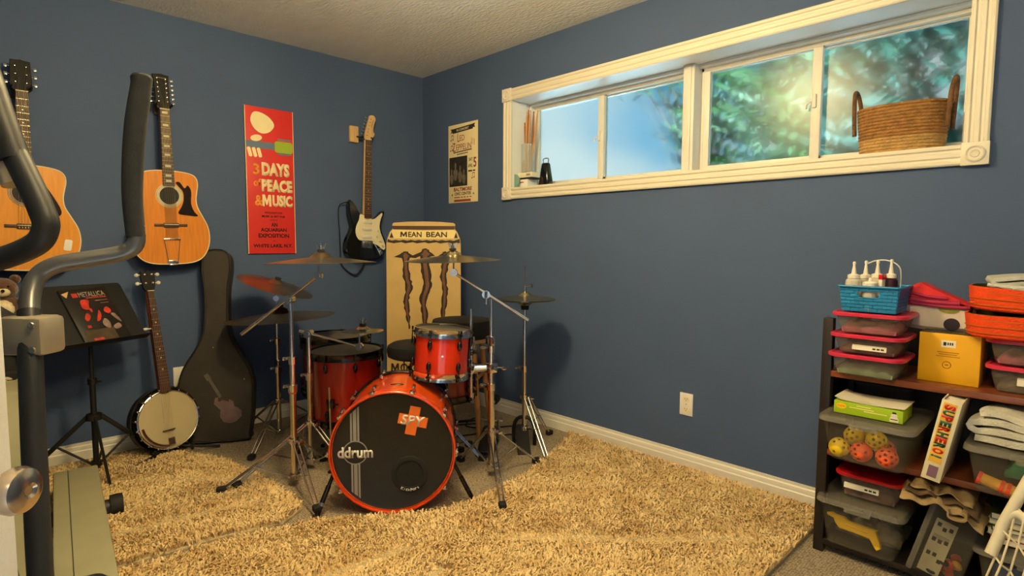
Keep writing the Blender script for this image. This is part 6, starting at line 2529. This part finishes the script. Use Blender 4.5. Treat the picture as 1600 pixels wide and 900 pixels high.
m.build('dark_patch', 'plum', b_)

# right stack of tubs and the orange baskets
G2 = 'pink lidded tubs stacked on the right of the top shelf'
food_tub('pink lidded tub at the bottom of the right stack, white sticker on front', T(3.655, -0.235, 0.7055), 0.240, 0.235, 0.088, 'greyfill', seed=7, sticker=(-0.005, 0.042, 0.065, 0.026), fillh=0.5, group=G2)
food_tub('pink lidded tub on top of the right stack under the orange baskets', T(3.652, -0.235, 0.7940), 0.240, 0.235, 0.084, 'pinkfill', seed=8, fillh=0.45, group=G2)
M['orangefelt'] = P('orange_felt', rgb(232, 72, 18), 0.85, noise=0.10, nscale=30, bump=0.4, bscale=140)
M['olivelining'] = P('olive_lining', rgb(74, 66, 22), 0.85, noise=0.15, nscale=20)


def felt_basket(label, F):
    t = thing('felt_basket', label, 'basket', F)
    w_, d_, h_ = 0.390, 0.235, 0.074
    m = MB()
    rs = []
    for z, ins in ((0, 0.012), (0.006, 0.004), (h_ * 0.5, 0.0), (h_, -0.004), (h_, 0.001), (h_ * 0.5, 0.005), (0.008, 0.010)):
        rs.append([V((p[0], p[1], z)) for p in rrect(w_ - 2 * ins, d_ - 2 * ins, 0.085, 9)])
    m.rings(rs)
    m.build('wall', 'orangefelt', t)
    m = MB()
    rs = []
    for z, ins in ((0.0085, 0.012), (h_ * 0.5, 0.0058), (h_ + 0.001, 0.0018), (h_ + 0.001, 0.004), (h_ * 0.5, 0.0082), (0.0105, 0.016)):
        rs.append([V((p[0], p[1], z)) for p in rrect(w_ - 2 * ins, d_ - 2 * ins, 0.085, 9)])
    m.rings(rs)
    m.build('lining', 'olivelining', t)
    m = MB()
    for z in (0.018, 0.037, 0.056):
        m.tube([V((p[0], p[1], z)) for p in rrect(w_ + 0.0035, d_ + 0.0035, 0.087, 9)], 0.0012, 5, loop=True)
    m.build('stitching', 'faintprint', t)
    return t


felt_basket('orange felt basket, the lower of the two on the right tub stack', T(3.672, -0.262, 0.8785))
felt_basket('orange felt basket, tilted on top of the other, holding grey cloth', T(3.676, -0.268, 0.962) @ ry(2.2))
M['greycloth'] = P('pale_grey_cloth', rgb(190, 190, 182), 0.85, noise=0.12, nscale=18, bump=0.3, bscale=120)
M['towel'] = P('grey_white_towel', rgb(204, 200, 186), 0.9, noise=0.2, nscale=16, bump=0.5, bscale=160)
M['greenfill'] = P('green_packet', rgb(64, 110, 56), 0.6, noise=0.3, nscale=24)
M['bluefill'] = P('blue_packet', rgb(70, 80, 120), 0.6, noise=0.3, nscale=24)
t = thing('card_packet', 'green packet lying inside the lower orange basket', 'packet', T(3.60, -0.262, 0.893) @ rx(2) @ ry(-8))
m = MB()
m.prism(rrect(0.17, 0.12, 0.008), 0, 0.045, 0.004)
m.build('packet', 'greenfill', t)
t = thing('card_packet', 'blue grey packet under the cloth in the upper orange basket', 'packet', T(3.62, -0.272, 0.976) @ ry(2))
m = MB()
m.prism(rrect(0.22, 0.15, 0.008), 0, 0.056, 0.004)
m.build('packet', 'bluefill', t)


def folded(name, label, cat, F, w, d, layers, th, mat, seed, wob=0.004):
    """cloth folded back and forth: a winding section swept front to back"""
    t = thing(name, label, cat, F)
    c = []
    K = 14
    for l in range(layers):
        z = th * 0.55 + l * th
        xs = [(-w / 2 + w * i / K) for i in range(K + 1)]
        if l % 2:
            xs = xs[::-1]
        for x in xs:
            c.append(V((x + 0.006 * math.sin(l * 2.1) + wob * (l // 2), 0, z + wob * 0.4 * math.sin(x * 26 + l))))
        if l < layers - 1:
            e = 1 if l % 2 == 0 else -1
            for a in (-45, 0, 45):
                c.append(V((e * (w / 2 + th * 0.5 * math.cos(R(a))), 0, z + th * 0.5 + th * 0.5 * math.sin(R(a)))))
    n = len(c)
    hw = th * 0.40
    prof_t, prof_b = [], []
    for i in range(n):
        tt = (c[min(i + 1, n - 1)] - c[max(i - 1, 0)]).normalized()
        nn = V((-tt.z, 0, tt.x))
        prof_t.append(c[i] + nn * hw)
        prof_b.append(c[i] - nn * hw)
    prof = prof_t + prof_b[::-1]
    rs = []
    S = 10
    for j in range(S + 1):
        y = -d / 2 + d * j / S
        sq = 1.0 if 0 < j < S else 0.985
        ring = []
        for p in prof:
            nz = mnoise.noise(V((p.x * 14 + seed, y * 12, p.z * 9)))
            nz2 = mnoise.noise(V((p.x * 8 + seed, y * 9, 3.3)))
            ring.append(V((p.x * sq + nz * wob * 0.6, y + nz2 * wob, max(p.z + nz2 * wob, 0.002))))
        rs.append(ring)
    m = MB()
    m.rings(rs)
    m.build('cloth', mat, t, ang=70)
    return t


folded('folded_shirt', 'pale grey folded cloth on top of the upper orange basket', 'cloth', T(3.640, -0.285, 1.035) @ rz(12) @ ry(-2), 0.205, 0.15, 3, 0.015, 'greycloth', 2.0, 0.007)
m = MB()
for s in range(4):
    m.tube([(3.535 + s * 0.02, -0.375 - 0.004 * s, 1.050 - s * 0.003), (3.58 + s * 0.02, -0.385, 1.045), (3.64 + s * 0.015, -0.384, 1.036), (3.70 + s * 0.01, -0.380, 1.030 + 0.008 * s)], 0.0055, 8, 5)
tag(m.build('drawstring', 'greycloth'), 'loose pale drawstrings hanging over the upper orange basket rim', 'cord')


# ---- clear bins
def clear_bin(label, F, w, d, h, group=None, name='storage_bin', lid=True, taper=0.022):
    t = thing(name, label, 'bin', F, group)
    m = MB()
    m.tub(w - 0.020, d - 0.020, h - 0.012, 0.028, taper, 0.0018, rim=0.010)
    m.build('tub', 'bin', t)
    if lid:
        m = MB()
        rs = []
        for (z, k_) in ((h - 0.020, 0.0), (h - 0.019, 0.002), (h - 0.006, 0.0), (h - 0.001, -0.003), (h - 0.001, -0.012), (h - 0.004, -0.018)):
            rs.append([V((p[0], p[1], z)) for p in rrect(w + 2 * k_, d + 2 * k_, 0.032 + k_)])
        m.rings(rs)
        l_ = m.build('lid', 'binlid', t)
        m = MB()
        m.box((0, -d / 2 - 0.002, h - 0.022), (w * 0.30, 0.008, 0.020), 0.004)
        m.build('latch', 'binlid', l_)
    return t


clear_bin('clear lidded bin of perforated plastic balls on the middle shelf', T(3.243, -0.315, 0.4055), 0.292, 0.365, 0.160)
M['ballyellow'] = P('yellow_plastic_ball', rgb(238, 200, 22), 0.45, noise=0.05, nscale=14)
M['ballorange'] = P('orange_plastic_ball', rgb(240, 96, 44), 0.45, noise=0.05, nscale=14)


def wiffle(name_mat):
    bm = bmesh.new()
    bmesh.ops.create_icosphere(bm, subdivisions=4, radius=0.0345)
    dirs = []
    ico = bmesh.new()
    bmesh.ops.create_icosphere(ico, subdivisions=1, radius=1)
    dirs = [v.co.normalized() for v in ico.verts]
    ico.free()
    ico = bmesh.new()
    bmesh.ops.create_icosphere(ico, subdivisions=2, radius=1)
    dirs = [v.co.normalized() for v in ico.verts]
    ico.free()
    dirs = dirs[:26]
    kill = [f for f in bm.faces if max(f.calc_center_median().normalized().dot(d) for d in dirs) > math.cos(R(9.5))]
    bmesh.ops.delete(bm, geom=kill, context='FACES')
    me = bpy.data.meshes.new('plastic_ball')
    bm.to_mesh(me)
    bm.free()
    me.polygons.foreach_set('use_smooth', [True] * len(me.polygons))
    me.materials.append(M[name_mat])
    return me


mesh_y, mesh_o = wiffle('ballyellow'), wiffle('ballorange')
balls = [('ballyellow', 3.158, -0.440, 0.4435, 'yellow perforated ball at the front left of the clear bin'),
         ('ballyellow', 3.190, -0.385, 0.480, 'yellow perforated ball resting behind and above the front left one'),
         ('ballorange', 3.228, -0.438, 0.4435, 'orange perforated ball between the two front yellow balls'),
         ('ballyellow', 3.266, -0.405, 0.484, 'yellow perforated ball raised in the middle of the bin'),
         ('ballorange', 3.306, -0.440, 0.4435, 'orange perforated ball at the front right of the clear bin'),
         ('ballyellow', 3.236, -0.345, 0.470, 'yellow perforated ball deepest inside the clear bin'),
         ('ballorange', 3.280, -0.350, 0.4435, 'orange perforated ball at the back right of the clear bin')]
for k_, x, y, z, lab in balls:
    o = bpy.data.objects.new('plastic_ball', mesh_y if k_ == 'ballyellow' else mesh_o)
    COL.objects.link(o)
    o.location = (x, y, z)
    o.rotation_euler = (x * 31, y * 17, z * 23)
    md = o.modifiers.new('wall', 'SOLIDIFY')
    md.thickness = 0.002
    tag(o, lab, 'ball', 'perforated balls in the clear bin')

# craft box and black tray on that bin
M['lime_card'] = P('lime_card', rgb(158, 190, 24), 0.5, noise=0.06, nscale=10)
t = thing('craft_box', 'long lime green craft box on the clear bin of balls', 'box', T(3.236, -0.370, 0.5655) @ rz(0) @ ry(0))
m = MB()
m.box2((-0.106, -0.055, 0), (0.106, 0.085, 0.044), 0.001)
cb_ = m.build('carton', 'lime_card', t)
FF = frame((0, -0.0552, 0.022), (1, 0, 0), (0, 0, 1))
m = MB()
m.prism(ellipse(0.0165, 0.0105, 28), 0, 0.0006, xf=FF @ T(-0.082, 0.005, 0))
lg_ = m.build('oval_badge', 'ballyellow', cb_)
text('Crayola', 'ballorange', lg_, FF @ T(-0.082, 0.005, 0.0006), width=0.024, height=0.009, bold=0.02, ext=0.0003)
m = MB()
for u0, u1, v_ in ((-0.056, 0.020, 0.004), (-0.034, 0.010, 0.012), (-0.010, 0.060, -0.003)):
    m.box2((u0, v_, 0), (u1, v_ + 0.0030, 0.0004), 0, xf=FF)
m.build('pale_print', 'cardcream', cb_)
m = MB()
m.prism([(0.068, -0.019), (0.094, -0.019), (0.094, -0.008), (0.090, 0.000), (0.072, 0.000), (0.068, -0.008)], 0, 0.0005, xf=FF)
m.prism([(0.070, 0.001), (0.092, 0.001), (0.088, 0.009), (0.074, 0.009)], 0, 0.0005, xf=FF)
m.build('picture_print', 'sticker', cb_)
m = MB()
m.prism([(0.074, 0.009), (0.088, 0.009), (0.086, 0.015), (0.076, 0.015)], 0, 0.0006, xf=FF)
m.box2((0.070, -0.012, 0.0005), (0.092, -0.009, 0.0007), 0, xf=FF)
m.build('picture_cap', 'blackprint', cb_)
t = thing('paper_sheets', 'curled white paper sheets lying on the lime craft box', 'paper', T(3.236, -0.350, 0.6105))
m = MB()
for k_ in range(3):
    rs = []
    for i in range(11):
        u = -0.106 + 0.215 * i / 10
        zz_ = 0.001 + k_ * 0.0022 + 0.004 * (1 - math.cos((i - 5) * 0.35)) + (0.006 if i == 0 else 0)
        rs.append([V((u + k_ * 0.002, -0.072 + k_ * 0.003, zz_)), V((u + k_ * 0.002, 0.06, zz_)), V((u + k_ * 0.002, 0.06, zz_ + 0.0012)), V((u + k_ * 0.002, -0.072 + k_ * 0.003, zz_ + 0.0012))])
    m.rings(rs)
m.build('sheets', 'sticker', t)
t = thing('black_tray', 'black lidded tray behind the lime craft box on the middle shelf', 'tray', T(3.235, -0.175, 0.5655))
m = MB()
m.tub(0.185, 0.13, 0.078, 0.02, 0.008, 0.002)
m.build('tub', 'rubber', t)
m = MB()
m.prism(rrect(0.195, 0.14, 0.02), 0.077, 0.088, 0.004)
m.build('lid', 'rubber', t)

# binder
M['binderwhite'] = P('white_binder', rgb(226, 214, 180), 0.45, noise=0.03, nscale=12)
M['spineyellow'] = P('yellow_spine_print', rgb(232, 178, 58), 0.5, noise=0.03, nscale=12)
M['spinered'] = P('red_letter_print', rgb(204, 44, 40), 0.5, noise=0.03, nscale=12)
M['spineteal'] = P('teal_letter_print', rgb(40, 92, 84), 0.5, noise=0.03, nscale=12)
M['spineplum'] = P('plum_print', rgb(120, 88, 112), 0.5, noise=0.06, nscale=12)
FBn = T(3.432, -0.462, 0.4095) @ ry(9.5)
t = thing('ring_binder', 'thick white binder with colourful letters on its spine, leaning on the middle shelf', 'binder', FBn)
m = MB()
m.box2((-0.026, 0, 0.003), (-0.0225, 0.245, 0.275), 0.001)
m.box2((0.0225, 0, 0.003), (0.026, 0.245, 0.275), 0.001)
m.box2((-0.026, -0.0035, 0.003), (0.026, 0.001, 0.275), 0.001)
m.build('cover', 'binderwhite', t)
m = MB()
m.box2((-0.0215, 0.004, 0.008), (0.0215, 0.235, 0.268), 0.001)
m.build('pages', 'sticker', t)
FF = frame((0, -0.0037, 0.139), (1, 0, 0), (0, 0, 1))
m = MB()
m.box2((-0.019, -0.075, 0), (0.016, 0.128, 0.0004), 0, xf=FF)
sp_ = m.build('spine_panel', 'spineyellow', t)
m = MB()
m.box2((-0.013, -0.125, 0), (0.013, -0.086, 0.0004), 0, xf=FF)
m.build('spine_block', 'spineplum', t)
for i, chx in enumerate('SUPERHERO!'):
    text(chx, ('spinered', 'spineteal')[i % 2], sp_, FF @ T(-0.001, 0.114 - i * 0.0185, 0.0004) @ rz(-90), width=0.0175 if chx != '!' else 0.007, height=0.030, bold=0.06, ext=0.0004)

# right bin of the middle shelf, towel on it
t = clear_bin('clear grey-lidded bin under the folded towel, middle shelf right', T(3.690, -0.290, 0.4055), 0.360, 0.370, 0.150)
M['tealcloth'] = P('teal_cloth', rgb(44, 128, 96), 0.85, noise=0.3, nscale=16)
o = thing('teal_cloth', 'teal cloth bundled inside the bin under the towel', 'cloth', T(3.720, -0.300, 0.4600))
lump(0.225, 0.22, 0.072, 9, 'tealcloth', o, 'cloth', amp=0.5)
M['toyyellow'] = P('yellow_toy', rgb(228, 170, 60), 0.5, noise=0.15, nscale=24)
M['toyred'] = P('red_toy_ring', rgb(222, 74, 44), 0.5, noise=0.1, nscale=24)
t = thing('toy_tube', 'orange and yellow toy tube at the bottom of the bin under the towel', 'toy', T(3.610, -0.428, 0.432) @ ry(14))
m = MB()
m.tube([(-0.062, 0, 0), (0.075, 0, 0)], 0.0175, 20)
m.build('barrel', 'toyyellow', t)
for x in (-0.060, -0.004, 0.012, 0.062):
    m = MB()
    m.tube([(x - 0.005, 0, 0), (x + 0.005, 0, 0)], 0.0205, 20)
    m.build('ring', 'toyred', t)
folded('folded_towel', 'thick grey and white folded towel on the right bin, middle shelf', 'towel', T(3.640, -0.335, 0.5560) @ rz(-6), 0.205, 0.19, 4, 0.0245, 'towel', 7.0, 0.014)

# ---- bottom shelf
clear_bin('clear lidded bin at the bottom left of the shelf, yellow tool inside', T(3.221, -0.245, 0.0555), 0.282, 0.360, 0.180)
M['toolyellow'] = P('yellow_toy_tool', rgb(234, 188, 12), 0.4, noise=0.05, nscale=14)
t = thing('toy_tool', 'yellow plastic toy tool lying inside the bottom left bin', 'toy', frame((3.205, -0.378, 0.118), (0.97, -0.05, -0.02), (0.03, 0.25, 0.97)) @ rz(-3))
m = MB()
m.prism([(-0.100, 0.035), (-0.086, 0.041), (-0.070, 0.038), (-0.040, 0.040), (-0.028, 0.032), (0.060, 0.036), (0.068, 0.040), (0.066, 0.030), (0.086, -0.006), (0.090, -0.020), (0.080, -0.030), (0.070, -0.022), (0.052, 0.000), (-0.010, -0.002), (-0.050, -0.004), (-0.066, 0.010), (-0.074, 0.024), (-0.096, 0.026)], -0.011, 0.011, 0.003)
m.build('body', 'toolyellow', t)
m = MB()
m.tube([(-0.030, 0.018, 0.0115), (0.045, 0.018, 0.0115)], 0.003, 8)
m.build('rib', 'toolyellow', t)
o = thing('loose_papers', 'brown and grey odds and ends under the yellow tool', 'papers', T(3.221, -0.235, 0.0600))
lump(0.218, 0.20, 0.075, 12, 'greyfill', o, 'heap', amp=0.75, off=(0, 0.055, 0))
food_tub('red lidded tub with white sticker on the bottom left bin', T(3.236, -0.255, 0.2355), 0.228, 0.240, 0.096, 'mixfill', lid='redlid', seed=15, sticker=(-0.022, 0.046, 0.112, 0.020), fillh=0.5)
# bin lying on its side
TB = T(3.372, -0.235, 0.0570) @ ry(14)
t = thing('storage_bin', 'clear bin stood on its side with its lid facing left, bottom shelf', 'bin', TB)
m = MB()
m.tub(0.275, 0.330, 0.135, 0.028, 0.016, 0.0018, rim=0.008, xf=T(0.140, 0, 0.1405) @ ry(-90))
m.build('tub', 'bin', t)
m = MB()
m.prism(rrect(0.290, 0.345, 0.030), 0.130, 0.146, 0.004, xf=T(0.140, 0, 0.1455) @ ry(-90))
m.build('lid', 'binlid', t)
M['sketchpaper'] = P('printed_paper', rgb(196, 186, 160), 0.7, noise=0.05, nscale=10)
t = thing('instruction_sheet', 'printed sheet with small pictures inside the sideways bin', 'paper', TB @ frame((0.072, -0.140, 0.115), (1, 0, 0), (0, 0, 1)))
m = MB()
m.box((-0.020, 0.0, 0.0), (0.060, 0.200, 0.002))
pp_ = m.build('sheet', 'sketchpaper', t)
m = MB()
g = np.random.default_rng(9)
for i in range(9):
    u, v_ = -0.020 + (i % 3 - 1) * 0.017, 0.075 - (i // 3) * 0.055 + g.uniform(-0.01, 0.01)
    m.box((u, v_, 0.0012), (0.011, 0.014, 0.0006), 0)
for i in range(5):
    m.box((-0.02, 0.045 - i * 0.004, 0.0012), (0.045, 0.0012, 0.0005), 0)
m.build('picture_print', 'blackprint', pp_)
t = thing('toy_pieces', 'red and yellow toy pieces at the bottom of the sideways bin', 'toys', TB @ T(0.082, -0.085, 0.012))
m = MB()
for i in range(7):
    m.ball((g.uniform(-0.03, 0.035), g.uniform(-0.04, 0.05), 0.016 + 0.018 * (i % 3)), 0.016, (1, 1, 0.9), 10)
m.build('red_pieces', 'toyred', t)
m = MB()
for i in range(4):
    m.ball((g.uniform(-0.02, 0.035), g.uniform(-0.045, 0.0), 0.050 + 0.010 * (i % 2)), 0.013, (1.2, 1, 0.9), 10)
m.build('yellow_pieces', 'toyyellow', t)
m = MB()
for x, z in ((0.0, 0.062), (-0.022, 0.014)):
    m.torus((x, -0.048, z), 0.011, 0.005, 18, 8, xf=None)
m.build('wheels', 'rubber', t)
M['canvas'] = P('khaki_canvas', rgb(150, 126, 88), 0.85, noise=0.15, nscale=14, bump=0.3, bscale=140)
M['canvas_shade'] = P('shaded_khaki_canvas', rgb(84, 66, 44), 0.85, noise=0.15, nscale=14)  # same khaki canvas, shade between the folds put into the colour
t = thing('folded_canvas', 'khaki canvas folded and draped over the sideways bin', 'cloth', T(3.455, -0.315, 0.338))


def drape(m, x0, x1, y0, y1, zf, th, nx=36, ny=16):
    top = [[V((x0 + (x1 - x0) * i / nx, y0 + (y1 - y0) * j / ny, 0)) for i in range(nx + 1)] for j in range(ny + 1)]
    vs, fs = [], []
    for lay in (0, 1):
        for j in range(ny + 1):
            for i in range(nx + 1):
                p = top[j][i]
                vs.append((p.x, p.y, zf(p.x, p.y) - lay * th))
    N = nx + 1
    K = N * (ny + 1)
    for j in range(ny):
        for i in range(nx):
            a = j * N + i
            fs.append((a, a + 1, a + N + 1, a + N))
            fs.append((K + a + N, K + a + N + 1, K + a + 1, K + a))
    for i in range(nx):
        fs.append((i + 1, i, K + i, K + i + 1))
        a = ny * N + i
        fs.append((a, a + 1, K + a + 1, K + a))
    for j in range(ny):
        a = j * N
        fs.append((a, a + N, K + a + N, K + a))
        a = j * N + nx
        fs.append((a + N, a, K + a, K + a + N))
    m.add(vs, fs)


def fold_z(x, y, off, sd):
    d = x + 0.35 * y
    z = off + 0.007 * math.sin(d * 95 + sd) + 0.005 * math.sin(d * 51 - y * 30 + sd * 2) + 0.004 * mnoise.noise(V((x * 25, y * 25, sd)))
    z -= 9.0 * max(0.0, x - 0.045) ** 2 + 5.0 * max(0.0, -0.085 - y) ** 2
    z -= 0.10 * max(0.0, x + 0.02)
    return z


for lay in range(3):
    m = MB()
    drape(m, -0.105 + 0.012 * lay, 0.118 - 0.016 * lay, -0.135 + 0.014 * lay, 0.095, lambda x, y, l=lay: fold_z(x, y, 0.004 + 0.013 * l, 1.3 * l), 0.004)
    m.build('fold_layer', 'canvas' if lay != 1 else 'canvas_shade', t, ang=70)
m = MB()
rs = []
for i in range(15):
    a = R(-205 + 270 * i / 14)
    c_ = V((0.052 + 0.026 * math.cos(a), 0, -0.020 + 0.016 * math.sin(a)))
    nn = V((math.cos(a), 0, math.sin(a)))
    ring = [c_ + nn * 0.003 + V((0.003 * math.sin(y_ * 40 + i), y_, 0)) for y_ in (-0.150, -0.09, -0.03, 0.05)]
    ring += [c_ - nn * 0.003 + V((0.003 * math.sin(y_ * 40 + i), y_, 0)) for y_ in (0.05, -0.03, -0.09, -0.150)]
    rs.append(ring)
m.rings(rs)
m.build('rolled_fold', 'canvas', t, ang=60)

t = clear_bin('dark clear lidded bin at the bottom right behind the sports net', T(3.700, -0.240, 0.0555), 0.310, 0.360, 0.160)
M['bluebox'] = P('blue_plastic_toy', rgb(44, 78, 140), 0.5, noise=0.15, nscale=14)
t = thing('toy_tub', 'blue plastic toy tub inside the bottom right bin', 'toy', T(3.700, -0.245, 0.0600))
m = MB()
m.tub(0.22, 0.26, 0.105, 0.02, 0.008, 0.003)
m.build('body', 'bluebox', t)
M['bookgreen'] = P('green_book_cover', rgb(66, 84, 48), 0.5, noise=0.15, nscale=14)
M['bookred'] = P('red_book_cover', rgb(120, 40, 36), 0.5, noise=0.15, nscale=14)
M['bookcream'] = P('cream_book_cover', rgb(206, 190, 132), 0.5, noise=0.1, nscale=14)
zb = 0.2165
for i, (mt, th, lab, r_) in enumerate((('bookred', 0.020, 'red book at the bottom of the pile on the bottom right bin', 3), ('bookcream', 0.022, 'cream book with a red spine end, second in the bottom pile', -4), ('bookgreen', 0.014, 'thin pale edged book, third in the bottom pile', 5), ('bookcream', 0.020, 'cream and green book, fourth in the bottom pile', -2), ('bookgreen', 0.020, 'dark green book on top of the bottom pile', 2))):
    t = thing('book', lab, 'book', T(3.690, -0.255, zb) @ rz(r_), 'books piled on the bottom right bin')
    m = MB()
    m.box2((-0.115, -0.080, 0), (0.115, 0.080, 0.0016), 0.0004)
    m.box2((-0.115, -0.080, th - 0.0016), (0.115, 0.080, th), 0.0004)
    m.box2((-0.115, 0.078, 0), (0.115, 0.080, th), 0.0004)
    m.build('cover', mt, t)
    m = MB()
    m.box2((-0.112, -0.078, 0.0016), (0.112, 0.078, th - 0.0016))
    m.build('pages', 'sticker', t)
    zb += th + 0.0003

# ---- small sports net in the right foreground
M['netwhite'] = P('white_net_cord', rgb(218, 206, 176), 0.7, noise=0.08, nscale=30)
M['nettube'] = P('white_net_tube', rgb(222, 212, 186), 0.5, noise=0.12, nscale=14)
SN = V((3.72, -0.66, 0.0))
sn_ = thing('sports_net', 'white tubular sports net frame with netting at the bottom right corner', 'sports net', T(*SN))
W2 = T(-SN.x, -SN.y, 0)
p0, p1, p2 = V((3.610, -0.662, 0.310)), V((3.636, -0.626, 0.412)), V((3.72, -0.570, 0.66))
m = MB()
m.tube([W2 @ p for p in (p0, p0.lerp(p1, 0.5), p1, p2)], 0.0145, 14, 4)
m.tube([W2 @ V(q) for q in ((3.636, -0.628, 0.410), (3.652, -0.625, 0.430), (3.672, -0.628, 0.425), (3.70, -0.64, 0.40), (3.80, -0.66, 0.36))], 0.0125, 14, 5)
m.tube([W2 @ V(q) for q in ((3.80, -0.66, 0.36), (3.83, -0.67, 0.20), (3.83, -0.67, 0.015), (3.83, -0.90, 0.014))], 0.0125, 12, 3)
m.tube([W2 @ V(q) for q in ((3.72, -0.570, 0.66), (3.80, -0.58, 0.62), (3.88, -0.60, 0.40), (3.88, -0.60, 0.015), (3.66, -0.70, 0.014))], 0.0125, 12, 3)
fr_ = m.build('frame_tube', 'nettube', sn_)
m = MB()
rowsN, colsN = 9, 10


def netp(i, j):
    a = p0.lerp(p2, i / colsN) if i <= colsN else p2
    t_ = j / rowsN
    sag = 0.03 * math.sin(PI * t_)
    low = V((3.585 + 0.30 * i / colsN, -0.72 + 0.05 * i / colsN, 0.02))
    q = a.lerp(low, t_)
    return W2 @ V((q.x, q.y - sag + 0.012 * math.sin(i * 1.7 + j), q.z))


for i in range(colsN + 1):
    for j in range(rowsN):
        if (i + j) % 2 == 0:
            if i < colsN:
                m.tube([netp(i, j), netp(i + 1, j + 1)], 0.0028, 6)
            if i > 0:
                m.tube([netp(i, j), netp(i - 1, j + 1)], 0.0028, 6)
m.build('netting', 'netwhite', sn_)
